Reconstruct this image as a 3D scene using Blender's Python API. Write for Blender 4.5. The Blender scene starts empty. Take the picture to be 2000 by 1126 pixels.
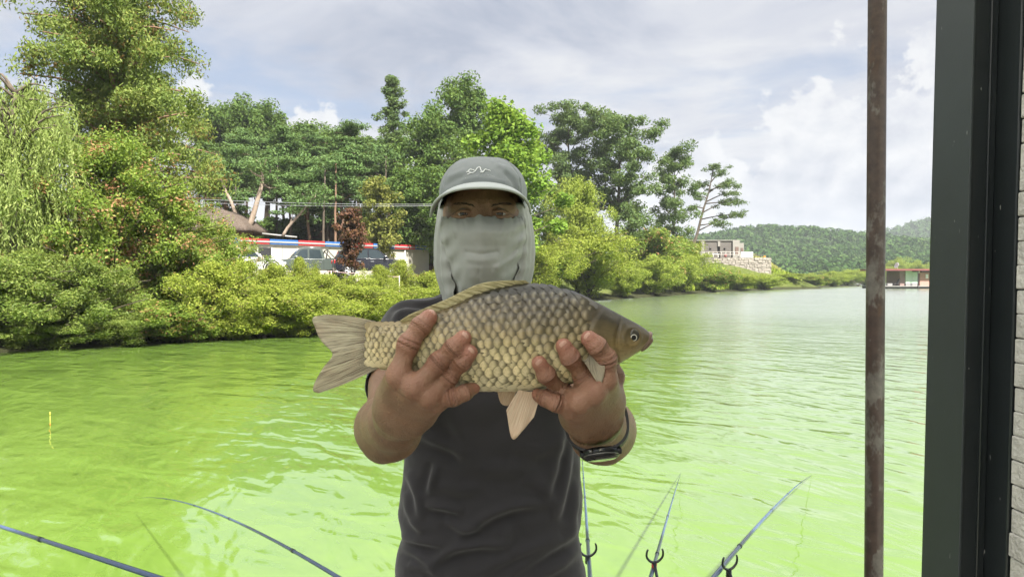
import bpy, bmesh, math, random
import numpy as np
from mathutils import Vector, Matrix

scene = bpy.context.scene
COL = scene.collection
R = math.radians

# ---------------------------------------------------------------- camera
FPX, CX, CY = 1400.0, 1000.0, 563.0          # focal length and centre in photograph pixels (2000 x 1126)
CAM_H = 1.95                                  # metres above the water
PITCH = math.atan(21.0 / FPX)                 # looking slightly down
cam_data = bpy.data.cameras.new('camera')
cam_data.sensor_width = 36.0
cam_data.lens = FPX / 2000.0 * 36.0
cam_data.clip_start = 0.05
cam_data.clip_end = 6000.0
cam = bpy.data.objects.new('camera', cam_data)
COL.objects.link(cam)
cam.location = (0, 0, CAM_H)
cam.rotation_euler = (math.pi / 2 - PITCH, 0, 0)
scene.camera = cam

# ---------------------------------------------------------------- exposure
scene.view_settings.view_transform = 'Standard'
scene.view_settings.look = 'None'
scene.view_settings.exposure = 1.55
scene.view_settings.gamma = 1.0
scene.view_settings.use_curve_mapping = False
scene.render.engine = 'CYCLES'
scene.cycles.use_denoising = True
scene.cycles.use_adaptive_sampling = True
scene.cycles.adaptive_threshold = 0.02
scene.cycles.max_bounces = 5
scene.cycles.diffuse_bounces = 2
scene.cycles.glossy_bounces = 2
scene.cycles.transmission_bounces = 5
scene.cycles.transparent_max_bounces = 8
scene.cycles.volume_bounces = 0
scene.cycles.caustics_reflective = False
scene.cycles.caustics_refractive = False

# ---------------------------------------------------------------- sun
SUN_EL = R(50)
SUN_AZ = R(146)                               # clockwise from +Y (away from the camera): behind the camera, to the right
sun_dir = Vector((math.sin(SUN_AZ) * math.cos(SUN_EL), math.cos(SUN_AZ) * math.cos(SUN_EL), math.sin(SUN_EL)))
sd = bpy.data.lights.new('sun', 'SUN')
sd.energy = 5.0
sd.angle = R(2.5)
sd.color = (1.0, 0.95, 0.86)
so = bpy.data.objects.new('sun', sd)
COL.objects.link(so)
so.rotation_euler = (-sun_dir).to_track_quat('-Z', 'Y').to_euler()
so.location = (20, -20, 30)


# ---------------------------------------------------------------- node helper
class NT:
    def __init__(self, tree):
        self.t = tree
        self.n = tree.nodes
        self.l = tree.links

    def node(self, kind, **kw):
        nd = self.n.new(kind)
        for k, v in kw.items():
            setattr(nd, k, v)
        return nd

    def put(self, sock, v):
        if isinstance(v, bpy.types.NodeSocket):
            self.l.new(v, sock)
        elif isinstance(v, bpy.types.Node):
            self.l.new(v.outputs[0], sock)
        elif v is not None:
            if hasattr(sock, 'default_value'):
                d = sock.default_value
                if hasattr(d, '__len__') and not isinstance(d, str):
                    v = tuple(v) if hasattr(v, '__len__') else (v,) * len(d)
                    if len(d) == 4 and len(v) == 3:
                        v = (*v, 1.0)
                sock.default_value = v

    def math(self, op, a, b=None, c=None, clamp=False):
        nd = self.node('ShaderNodeMath', operation=op, use_clamp=clamp)
        for i, v in enumerate((a, b, c)):
            if v is not None:
                self.put(nd.inputs[i], v)
        return nd.outputs[0]

    def vmath(self, op, a, b=None, s=None):
        nd = self.node('ShaderNodeVectorMath', operation=op)
        self.put(nd.inputs[0], a)
        if b is not None:
            self.put(nd.inputs[1], b)
        if s is not None:
            self.put(nd.inputs['Scale'], s)
        return nd.outputs['Value'] if op in ('DOT_PRODUCT', 'LENGTH', 'DISTANCE') else nd.outputs[0]

    def noise(self, vec=None, scale=5.0, detail=3.0, rough=0.55, dist=0.0, dims='3D'):
        nd = self.node('ShaderNodeTexNoise', noise_dimensions=dims)
        if vec is not None:
            self.put(nd.inputs['Vector'], vec)
        self.put(nd.inputs['Scale'], scale)
        self.put(nd.inputs['Detail'], detail)
        self.put(nd.inputs['Roughness'], rough)
        self.put(nd.inputs['Distortion'], dist)
        return nd.outputs['Fac']

    def ramp(self, fac, stops, interp='LINEAR'):
        nd = self.node('ShaderNodeValToRGB')
        cr = nd.color_ramp
        cr.interpolation = interp
        while len(cr.elements) > 1:
            cr.elements.remove(cr.elements[-1])
        for i, (p, c) in enumerate(stops):
            e = cr.elements[0] if i == 0 else cr.elements.new(p)
            e.position = p
            c = (c, c, c) if not hasattr(c, '__len__') else c
            e.color = (*c[:3], 1.0)
        self.put(nd.inputs[0], fac)
        return nd.outputs[0]

    def smooth(self, v, a, b, lo=0.0, hi=1.0):
        nd = self.node('ShaderNodeMapRange', interpolation_type='SMOOTHSTEP')
        self.put(nd.inputs[0], v)
        self.put(nd.inputs[1], a)
        self.put(nd.inputs[2], b)
        self.put(nd.inputs[3], lo)
        self.put(nd.inputs[4], hi)
        return nd.outputs[0]

    def mix(self, f, a, b, mode='MIX'):
        nd = self.node('ShaderNodeMix', data_type='RGBA', blend_type=mode)
        self.put(nd.inputs[0], f)
        self.put(nd.inputs[6], a)
        self.put(nd.inputs[7], b)
        return nd.outputs[2]

    def bump(self, h, strength=0.3, dist=0.01, normal=None):
        nd = self.node('ShaderNodeBump')
        self.put(nd.inputs['Strength'], strength)
        self.put(nd.inputs['Distance'], dist)
        self.put(nd.inputs['Height'], h)
        if normal is not None:
            self.put(nd.inputs['Normal'], normal)
        return nd.outputs[0]

    def sep(self, v):
        nd = self.node('ShaderNodeSeparateXYZ')
        self.put(nd.inputs[0], v)
        return nd.outputs

    def comb(self, x, y, z):
        nd = self.node('ShaderNodeCombineXYZ')
        for i, v in enumerate((x, y, z)):
            self.put(nd.inputs[i], v)
        return nd.outputs[0]

    def scale(self, v, s):
        return self.vmath('MULTIPLY', v, s)


def new_mat(name):
    m = bpy.data.materials.new(name)
    m.use_nodes = True
    m.node_tree.nodes.clear()
    nt = NT(m.node_tree)
    out = nt.node('ShaderNodeOutputMaterial')
    return m, nt, out


def principled(nt, out=None, **kw):
    p = nt.node('ShaderNodeBsdfPrincipled')
    names = {'color': 'Base Color', 'rough': 'Roughness', 'metal': 'Metallic', 'spec': 'Specular IOR Level', 'ior': 'IOR',
             'normal': 'Normal', 'sss': 'Subsurface Weight', 'sssr': 'Subsurface Radius', 'ssss': 'Subsurface Scale',
             'coat': 'Coat Weight', 'coatr': 'Coat Roughness', 'alpha': 'Alpha', 'trans': 'Transmission Weight', 'sheen': 'Sheen Weight'}
    for k, v in kw.items():
        nt.put(p.inputs[names[k]], v)
    if out is not None:
        nt.l.new(p.outputs[0], out.inputs[0])
    return p


def simple(name, color, rough=0.6, var=0.12, scale=8.0, bump=0.0, metal=0.0, spec=0.5, coat=0.0, bscale=None):
    """plain surface with slight uneven tone"""
    m, nt, out = new_mat(name)
    tc = nt.node('ShaderNodeTexCoord')
    f = nt.noise(tc.outputs['Object'], scale, 4, 0.6)
    c = np.array(color)
    col = nt.ramp(f, [(0.25, tuple(c * (1 - var))), (0.75, tuple(np.minimum(c * (1 + var), 1)))])
    kw = dict(color=col, rough=rough, metal=metal, spec=spec, coat=coat)
    if bump:
        kw['normal'] = nt.bump(nt.noise(tc.outputs['Object'], bscale or scale * 6, 3, 0.6), bump, 0.01)
    principled(nt, out, **kw)
    return m


# ---------------------------------------------------------------- world: daylight sky with a broken cloud sheet
world = bpy.data.worlds.new('World')
scene.world = world
world.use_nodes = True
wn = NT(world.node_tree)
wn.n.clear()
w_out = wn.node('ShaderNodeOutputWorld')
w_bg = wn.node('ShaderNodeBackground')
wn.l.new(w_bg.outputs[0], w_out.inputs[0])
sky = wn.node('ShaderNodeTexSky', sky_type='NISHITA')
sky.sun_disc = False
sky.sun_elevation = SUN_EL
sky.sun_rotation = SUN_AZ
sky.air_density = 1.0
sky.dust_density = 1.6
sky.ozone_density = 1.0
tc = wn.node('ShaderNodeTexCoord')
d = tc.outputs['Generated']
dx, dy, dz = wn.sep(d)
zc = wn.math('MAXIMUM', dz, 0.0)
den = wn.math('ADD', zc, 0.10)
px = wn.math('DIVIDE', dx, den)
py = wn.math('DIVIDE', dy, den)
flat = wn.comb(px, py, 3.7)
# thin high sheet, drawn out sideways, with soft breaks
shear = wn.comb(wn.math('MULTIPLY', wn.math('ADD', px, wn.math('MULTIPLY', py, 0.35)), 0.62), wn.math('MULTIPLY', py, 1.15), 5.3)
n1 = wn.noise(shear, 0.75, 5, 0.56, 0.35)
n2 = wn.noise(flat, 2.3, 4, 0.6, 0.25)
sheet = wn.math('ADD', wn.math('MULTIPLY', n1, 0.74), wn.math('MULTIPLY', n2, 0.26))
sheet_m = wn.smooth(sheet, 0.37, 0.51, 0.30, 0.98)
sheet_c = wn.ramp(wn.noise(flat, 1.15, 5, 0.62, 0.45), [(0.30, (2.75, 3.05, 3.75)), (0.47, (4.05, 4.22, 4.72)), (0.62, (4.95, 5.02, 5.25))])
c1 = wn.mix(sheet_m, wn.mix(0.42, sky.outputs[0], (2.15, 2.75, 4.1)), sheet_c)
# heaped clouds standing on the horizon
az = wn.math('ARCTAN2', dx, dy)
el = wn.math('ARCSINE', dz)
ae = wn.comb(az, wn.math('MULTIPLY', el, 1.25), 0.0)
tops = wn.noise(wn.comb(wn.math('ADD', az, 0.55), 0.0, 9.1), 3.1, 2, 0.5)
top_el = wn.smooth(tops, 0.33, 0.66, 0.02, 0.16)
for a0, w0, h0 in ((-0.25, 0.075, 0.16), (-0.42, 0.06, 0.25), (0.36, 0.13, 0.10), (0.56, 0.12, 0.12)):
    g0 = wn.math('EXPONENT', wn.math('MULTIPLY', wn.math('POWER', wn.math('DIVIDE', wn.math('SUBTRACT', az, a0), w0), 2.0), -1.0))
    top_el = wn.math('ADD', top_el, wn.math('MULTIPLY', g0, h0))
bil = wn.noise(ae, 8.5, 5, 0.58, 0.1)
bil2 = wn.noise(wn.vmath('ADD', ae, (0.012, -0.02, 0.0)), 8.5, 5, 0.58, 0.1)
edge = wn.math('ADD', wn.math('SUBTRACT', top_el, el), wn.math('MULTIPLY', wn.math('SUBTRACT', bil, 0.5), 0.42))
heap_m = wn.smooth(edge, 0.0, 0.024)
relief = wn.math('ADD', wn.math('MULTIPLY', wn.math('SUBTRACT', bil, bil2), 4.5), 0.5)
core = wn.smooth(edge, 0.0, 0.22)
tone = wn.math('ADD', wn.math('MULTIPLY', relief, 0.65), wn.math('MULTIPLY', wn.math('SUBTRACT', 1.0, core), 0.45), clamp=True)
heap_c = wn.ramp(tone, [(0.05, (3.25, 3.5, 4.05)), (0.45, (4.45, 4.6, 5.0)), (0.85, (5.6, 5.65, 5.75))])
haze_el = wn.smooth(el, -0.02, 0.14, 0.45, 0.0)
c2 = wn.mix(wn.math('MULTIPLY', heap_m, 0.92), c1, heap_c)
c3 = wn.mix(haze_el, c2, (4.15, 4.45, 4.95))
wn.l.new(c3, w_bg.inputs[0])
w_bg.inputs[1].default_value = 0.054


# ---------------------------------------------------------------- placing things
def P(u, v, d):
    """world point that shows at photograph pixel (u, v) at a depth of d metres"""
    xc = (u - CX) / FPX * d
    yc = (CY - v) / FPX * d
    return np.array([xc, d * math.cos(PITCH) + yc * math.sin(PITCH), CAM_H + yc * math.cos(PITCH) - d * math.sin(PITCH)])


def X(u, d):
    return (u - CX) / FPX * d


def Z(v, d):
    return float(P(CX, v, d)[2])


def on_water(u, v, z=0.0):
    d = 1.0
    a = P(u, v, 1.0) - np.array([0, 0, CAM_H])
    t = (z - CAM_H) / a[2]
    return np.array([0, 0, CAM_H]) + a * t


# ---------------------------------------------------------------- mesh helpers
def cat(parts):
    """join [(V, F), ...]; F is a list of index tuples or an int array"""
    Vs, Fs, o = [], [], 0
    for V, F in parts:
        V = np.asarray(V, float).reshape(-1, 3)
        Vs.append(V)
        if isinstance(F, np.ndarray):
            Fs.extend((F + o).tolist())
        else:
            Fs.extend([tuple(i + o for i in f) for f in F])
        o += len(V)
    return np.concatenate(Vs) if Vs else np.zeros((0, 3)), Fs


def mesh(name, V, F, mat=None, smooth=False):
    me = bpy.data.meshes.new(name)
    V = np.asarray(V, np.float32)
    if isinstance(F, np.ndarray):
        nf, k = F.shape
        me.vertices.add(len(V))
        me.vertices.foreach_set('co', V.ravel())
        me.loops.add(nf * k)
        me.loops.foreach_set('vertex_index', F.astype(np.int32).ravel())
        me.polygons.add(nf)
        me.polygons.foreach_set('loop_start', np.arange(0, nf * k, k, dtype=np.int32))
        me.update(calc_edges=True)
    else:
        me.from_pydata(V.tolist(), [], [tuple(f) for f in F])
    if smooth:
        me.polygons.foreach_set('use_smooth', np.ones(len(me.polygons), bool))
    if mat is not None:
        me.materials.append(mat)
    me.update()
    return me


def link(name, data, parent=None, loc=None):
    o = bpy.data.objects.new(name, data)
    COL.objects.link(o)
    if parent is not None:
        o.parent = parent
    if loc is not None:
        o.location = loc
    return o


def tag(o, label=None, cat_=None, group=None, kind=None):
    if label:
        o['label'] = label
    if cat_:
        o['category'] = cat_
    if group:
        o['group'] = group
    if kind:
        o['kind'] = kind
    return o


class Thing:
    """an Empty at the base of a thing; parts are given in world coordinates"""

    def __init__(self, name, label, cat_, loc, group=None, rz=0.0):
        self.o = link(name, None)
        self.o.location = loc
        self.o.rotation_euler = (0, 0, rz)
        self.loc = np.asarray(loc, float)
        self.M = None
        tag(self.o, label, cat_, group)

    def part(self, name, VF, mat, smooth=False, parent=None, label=None):
        V, F = VF
        V = np.asarray(V, float)
        p = parent or self.o
        if p is self.o:
            V = V - self.loc
            ob = link(name, mesh(name, V, F, mat, smooth), p)
        else:
            V = V - self.loc
            ob = link(name, mesh(name, V, F, mat, smooth), p)
        if label:
            ob['label'] = label
        return ob

    def local(self, name, VF, mat, smooth=False, parent=None):
        return link(name, mesh(name, VF[0], VF[1], mat, smooth), parent or self.o)


def copy_tree(o, parent=None):
    c = o.copy()
    COL.objects.link(c)
    c.parent = parent
    for ch in o.children:
        copy_tree(ch, c)
    return c


def box(c, s, rz=0.0, rx=0.0, ry=0.0):
    c = np.asarray(c, float)
    s = np.asarray(s, float) / 2
    V = np.array([[x, y, z] for x in (-1, 1) for y in (-1, 1) for z in (-1, 1)], float) * s
    if rz or rx or ry:
        M = np.array(Matrix.Rotation(rz, 3, 'Z') @ Matrix.Rotation(ry, 3, 'Y') @ Matrix.Rotation(rx, 3, 'X'))
        V = V @ M.T
    F = [(0, 1, 3, 2), (4, 6, 7, 5), (0, 4, 5, 1), (2, 3, 7, 6), (0, 2, 6, 4), (1, 5, 7, 3)]
    return V + c, F


def bbox(c, s, bev=0.01, rz=0.0):
    """box with bevelled edges"""
    bm = bmesh.new()
    bmesh.ops.create_cube(bm, size=1.0)
    for v in bm.verts:
        v.co = Vector((v.co.x * s[0], v.co.y * s[1], v.co.z * s[2]))
    bmesh.ops.bevel(bm, geom=bm.edges[:] + bm.verts[:], offset=bev, segments=2, affect='EDGES', profile=0.5)
    bm.verts.ensure_lookup_table()
    M = Matrix.Rotation(rz, 3, 'Z')
    V = np.array([tuple(M @ v.co) for v in bm.verts]) + np.asarray(c, float)
    bm.verts.index_update()
    F = [tuple(v.index for v in f.verts) for f in bm.faces]
    bm.free()
    return V, F


def frames(pts):
    pts = np.asarray(pts, float)
    T = np.gradient(pts, axis=0)
    T /= np.linalg.norm(T, axis=1, keepdims=True) + 1e-12
    up = np.array([0, 0, 1.0]) if abs(T[0][2]) < 0.9 else np.array([1.0, 0, 0])
    N = np.cross(T[0], up)
    N /= np.linalg.norm(N)
    Ns = []
    for t in T:
        N = N - t * np.dot(N, t)
        N /= np.linalg.norm(N) + 1e-12
        Ns.append(N)
    Ns = np.array(Ns)
    return T, Ns, np.cross(T, Ns)


def tube(pts, rad, n=8, cap=True, ell=1.0):
    pts = np.asarray(pts, float)
    rad = np.broadcast_to(np.asarray(rad, float), (len(pts),))
    T, N, B = frames(pts)
    a = np.arange(n) / n * 2 * math.pi
    ring = np.cos(a)[None, :, None] * N[:, None, :] + np.sin(a)[None, :, None] * B[:, None, :] * ell
    V = (pts[:, None, :] + ring * rad[:, None, None]).reshape(-1, 3)
    F = []
    for i in range(len(pts) - 1):
        for j in range(n):
            k = (j + 1) % n
            F.append((i * n + j, i * n + k, (i + 1) * n + k, (i + 1) * n + j))
    if cap:
        F.append(tuple(range(n - 1, -1, -1)))
        F.append(tuple((len(pts) - 1) * n + j for j in range(n)))
    return V, F


def grid_faces(nu, nv, wrap_u=False):
    """faces of an nu x nv grid of vertices stored row by row (index i * nv + j)"""
    F = []
    for i in range(nu if wrap_u else nu - 1):
        i2 = (i + 1) % nu
        for j in range(nv - 1):
            F.append((i * nv + j, i * nv + j + 1, i2 * nv + j + 1, i2 * nv + j))
    return F


def prism(poly, y0, y1):
    """a side outline (x, z) given depth from y0 to y1"""
    n = len(poly)
    V = [(x, y0, z) for x, z in poly] + [(x, y1, z) for x, z in poly]
    F = [tuple(range(n)), tuple(range(2 * n - 1, n - 1, -1))]
    F += [(i, i + n, (i + 1) % n + n, (i + 1) % n) for i in range(n)]
    return np.array(V, float), F


def lerp(a, b, t):
    return np.asarray(a, float) * (1 - t) + np.asarray(b, float) * t


def spline(pts, n):
    """Catmull-Rom through pts"""
    p = np.asarray(pts, float)
    q = np.vstack([2 * p[0] - p[1], p, 2 * p[-1] - p[-2]])
    out = []
    t = np.linspace(0, len(p) - 1, n)
    for s in t:
        i = min(int(s), len(p) - 2)
        f = s - i
        a, b, c, e = q[i], q[i + 1], q[i + 2], q[i + 3]
        out.append(0.5 * (2 * b + (c - a) * f + (2 * a - 5 * b + 4 * c - e) * f * f + (3 * b - a - 3 * c + e) * f ** 3))
    return np.array(out)


def sstep(x, a, b):
    t = np.clip((np.asarray(x, float) - a) / (b - a), 0, 1)
    return t * t * (3 - 2 * t)


class VNoise:
    """smooth value noise on a lattice, for shaping meshes"""

    def __init__(self, seed=0, n=64):
        self.g = np.random.default_rng(seed).random((n, n, n)).astype(np.float32) * 2 - 1
        self.n = n

    def __call__(self, p):
        p = np.asarray(p, float)
        i = np.floor(p).astype(int)
        f = p - i
        f = f * f * (3 - 2 * f)
        n = self.n
        r = 0
        for a in (0, 1):
            for b in (0, 1):
                for c in (0, 1):
                    w = (f[..., 0] if a else 1 - f[..., 0]) * (f[..., 1] if b else 1 - f[..., 1]) * (f[..., 2] if c else 1 - f[..., 2])
                    r = r + w * self.g[(i[..., 0] + a) % n, (i[..., 1] + b) % n, (i[..., 2] + c) % n]
        return r

    def fbm(self, p, o=4):
        p = np.asarray(p, float)
        r, a = 0, 1.0
        for k in range(o):
            r = r + a * self(p * 2 ** k + 17.3 * k)
            a *= 0.5
        return r


VN = VNoise(4)
# ================================================================ the land, the water and the far hills
SHORE = np.array([on_water(u, v)[:2] for u, v in
                  [(-420, 735), (-150, 700), (0, 686), (250, 673), (450, 661), (620, 652), (760, 634), (870, 615), (1000, 600), (1100, 591), (1250, 581),
                   (1400, 570), (1500, 566), (1600, 561), (1690, 557)]])
SHORE = np.vstack([[-60, 9.0], SHORE, [90, 215], [60, 250], [150, 262], [420, 250]])


def inland(x, y):
    """signed distance to the shoreline: positive on the land side"""
    p = np.stack([np.asarray(x, float), np.asarray(y, float)], -1)
    best = np.full(p.shape[:-1], 1e9)
    sgn = np.ones(p.shape[:-1])
    for a, b in zip(SHORE[:-1], SHORE[1:]):
        ab = b - a
        t = np.clip(((p - a) @ ab) / (ab @ ab), 0, 1)
        q = a + t[..., None] * ab
        dd = np.linalg.norm(p - q, axis=-1)
        s = np.sign(ab[0] * (p[..., 1] - a[1]) - ab[1] * (p[..., 0] - a[0]))
        m = dd < best - 1e-9
        best = np.where(m, dd, best)
        sgn = np.where(m, s, sgn)
    return best * np.where(sgn == 0, 1, sgn)


def ground(x, y):
    x = np.asarray(x, float)
    y = np.asarray(y, float)
    s = inland(x, y)
    z = -0.8 + 0.8 * sstep(s, -6, 0.0) + 0.25 * sstep(s, 0, 0.6) + 1.75 * sstep(s, 1.5, 11.0)
    left = 1 - sstep(x, -6, 16)
    hill = 6.2 * sstep(y, 57, 80) + 1.0 * sstep(y, 75, 120)
    z = z + hill * left * sstep(s, 5, 20)
    # the wooded spit on the right with a terrace behind the retaining wall, and the grassy mound beside it
    right = sstep(x, 0, 16) * sstep(s, 4, 26)
    z = z + 1.8 * right
    z = z + 2.6 * sstep(x, 30, 36) * (1 - sstep(x, 44.8, 60)) * sstep(y, 121, 128)
    z = z + 2.0 * np.exp(-((x - 53) / 9.0) ** 2 - ((y - 138) / 13.0) ** 2) * sstep(s, 3, 14)
    return z + 0.10 * VN.fbm(np.stack([x * 0.22, y * 0.22, 0 * x], -1), 3) * sstep(s, 0.5, 4)


def ground_z(x, y):
    return float(ground(np.array([x]), np.array([y]))[0])


def grass_mat():
    m, nt, out = new_mat('bank_earth_and_grass')
    g = nt.node('ShaderNodeNewGeometry')
    pos = g.outputs['Position']
    x, y, z = nt.sep(pos)
    n1 = nt.noise(pos, 0.35, 5, 0.6)
    n2 = nt.noise(pos, 2.6, 5, 0.65)
    green = nt.ramp(nt.math('ADD', nt.math('MULTIPLY', n1, 0.55), nt.math('MULTIPLY', n2, 0.45)),
                    [(0.3, (0.045, 0.060, 0.016)), (0.5, (0.085, 0.110, 0.024)), (0.7, (0.15, 0.155, 0.05))])
    litter = nt.ramp(n2, [(0.3, (0.075, 0.04, 0.022)), (0.55, (0.16, 0.09, 0.05)), (0.75, (0.24, 0.15, 0.09))])
    gravel = nt.ramp(n2, [(0.3, (0.30, 0.27, 0.22)), (0.7, (0.42, 0.39, 0.33))])
    wood = nt.math('MULTIPLY', nt.smooth(y, 55, 60), nt.smooth(x, 6, -4))
    lot = nt.math('MULTIPLY', nt.math('MULTIPLY', nt.smooth(y, 35.5, 38), nt.smooth(y, 56, 53)), nt.smooth(x, 2, -2))
    c = nt.mix(wood, nt.mix(lot, green, gravel), litter)
    c = nt.mix(nt.smooth(z, 0.55, 0.2), c, (0.035, 0.038, 0.016))
    principled(nt, out, color=c, rough=0.95, spec=0.15, normal=nt.bump(n2, 0.7, 0.15))
    return m


MAT_LAND = grass_mat()


def build_land():
    xs = np.concatenate([np.arange(-130, -40, 4.0), np.arange(-40, 70, 1.25), np.arange(70, 150, 4.0)])
    ys = np.concatenate([np.arange(6, 70, 1.0), np.arange(70, 160, 1.8), np.arange(160, 275, 5.0)])
    gx, gy = np.meshgrid(xs, ys, indexing='ij')
    V = np.stack([gx, gy, ground(gx, gy)], -1).reshape(-1, 3)
    o = link('ground', mesh('ground', V, np.array(grid_faces(len(xs), len(ys))), MAT_LAND, True))
    tag(o, kind='structure')


build_land()


# ---------------------------------------------------------------- far hills
def hill_height(x, y):
    z = -1.0 + 0 * x
    a = 34 * np.exp(-((x - 186) / 82.0) ** 2) + 24 * np.exp(-((x - 285) / 95.0) ** 2) + 17 * np.exp(-((x - 90) / 90.0) ** 2)
    z = z + a * np.exp(-((y - 520) / 130.0) ** 2) * 0.64
    b = 92 * np.exp(-((x - 640) / 175.0) ** 2) + 30 * np.exp(-((x - 330) / 200.0) ** 2)
    z = z + b * np.exp(-((y - 880) / 210.0) ** 2)
    z = z + 3.0 * VN.fbm(np.stack([x / 60.0, y / 60.0, 0 * x + 3], -1), 3) * sstep(z, 1, 12)
    return z + 1.6 * sstep(y, 262, 300)


def far_leaf_mat(name, c1, c2, c3):
    m, nt, out = new_mat(name)
    g = nt.node('ShaderNodeNewGeometry')
    rnd = g.outputs['Random Per Island']
    n = nt.noise(g.outputs['Position'], 0.06, 3, 0.6)
    f = nt.math('ADD', nt.math('MULTIPLY', rnd, 0.5), nt.math('MULTIPLY', n, 0.5))
    c = nt.ramp(f, [(0.2, c1), (0.5, c2), (0.8, c3)])
    dif = nt.node('ShaderNodeBsdfDiffuse')
    nt.put(dif.inputs[0], c)
    tr = nt.node('ShaderNodeBsdfTranslucent')
    nt.put(tr.inputs[0], c)
    mx = nt.node('ShaderNodeMixShader')
    mx.inputs[0].default_value = 0.3
    nt.l.new(dif.outputs[0], mx.inputs[1])
    nt.l.new(tr.outputs[0], mx.inputs[2])
    nt.l.new(mx.outputs[0], out.inputs[0])
    return m


def leaf_quads(c, a, n, L, W):
    """diamond leaves: centres c, long axes a, normals n"""
    a = a / (np.linalg.norm(a, axis=1, keepdims=True) + 1e-9)
    s = np.cross(a, n)
    s /= np.linalg.norm(s, axis=1, keepdims=True) + 1e-9
    nn = np.cross(s, a)
    L = np.broadcast_to(np.asarray(L, float), (len(c),))[:, None]
    W = np.broadcast_to(np.asarray(W, float), (len(c),))[:, None]
    V = np.stack([c - a * L * 0.5, c + s * W * 0.5 + nn * W * 0.12, c + a * L * 0.5, c - s * W * 0.5 + nn * W * 0.12], 1)
    return V.reshape(-1, 3), np.arange(len(c) * 4).reshape(-1, 4)


def rand_dirs(rng, n):
    v = rng.normal(size=(n, 3))
    return v / (np.linalg.norm(v, axis=1, keepdims=True) + 1e-9)


MAT_FAR = far_leaf_mat('far_wood_leaves', (0.034, 0.078, 0.022), (0.062, 0.125, 0.032), (0.105, 0.170, 0.046))


def build_hills():
    xs = np.arange(-900, 1301, 20.0)
    ys = np.concatenate([np.arange(255, 900, 15.0), np.arange(900, 2600, 60.0)])
    gx, gy = np.meshgrid(xs, ys, indexing='ij')
    V = np.stack([gx, gy, hill_height(gx, gy)], -1).reshape(-1, 3)
    m = simple('hill_soil_under_trees', (0.05, 0.085, 0.03), 0.95, 0.3, 0.05, spec=0.1)
    tag(link('hills', mesh('hills', V, np.array(grid_faces(len(xs), len(ys))), m, True)), kind='structure')
    rng = np.random.default_rng(7)

    def wood(name, n, x0, x1, y0, y1, h0, k, zmin, label):
        x = rng.uniform(x0, x1, n)
        y = rng.uniform(y0, y1, n)
        z = hill_height(x, y)
        ok = z > zmin
        x, y, z = x[ok], y[ok], z[ok]
        h = h0 * rng.uniform(0.7, 1.35, len(x))
        dirs = rand_dirs(rng, len(x) * k).reshape(len(x), k, 3)
        dirs[..., 2] = np.abs(dirs[..., 2]) * 1.0 - 0.15
        rad = h[:, None, None] * np.array([0.5, 0.5, 0.62])
        c = np.stack([x, y, z + h * 0.45], -1)[:, None] + dirs * rad * rng.uniform(0.75, 1.05, (len(x), k, 1))
        c = c.reshape(-1, 3)
        nrm = dirs.reshape(-1, 3) + rng.normal(size=(len(c), 3)) * 0.35
        a = np.cross(nrm, rand_dirs(rng, len(c)))
        sz = np.repeat(h, k) * rng.uniform(0.18, 0.36, len(c))
        V, F = leaf_quads(c, a, nrm, sz, sz * 0.8)
        tag(link(name, mesh(name, V, F, MAT_FAR)), label, 'forest', kind='stuff')

    wood('far_forest', 5200, 30, 420, 272, 560, 5.2, 34, -0.5, 'green wooded ridge beyond the house on the spit')
    wood('distant_forest', 3000, 330, 820, 640, 900, 8.0, 30, 8, 'bluish wooded hill behind the floating raft house')


build_hills()


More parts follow.
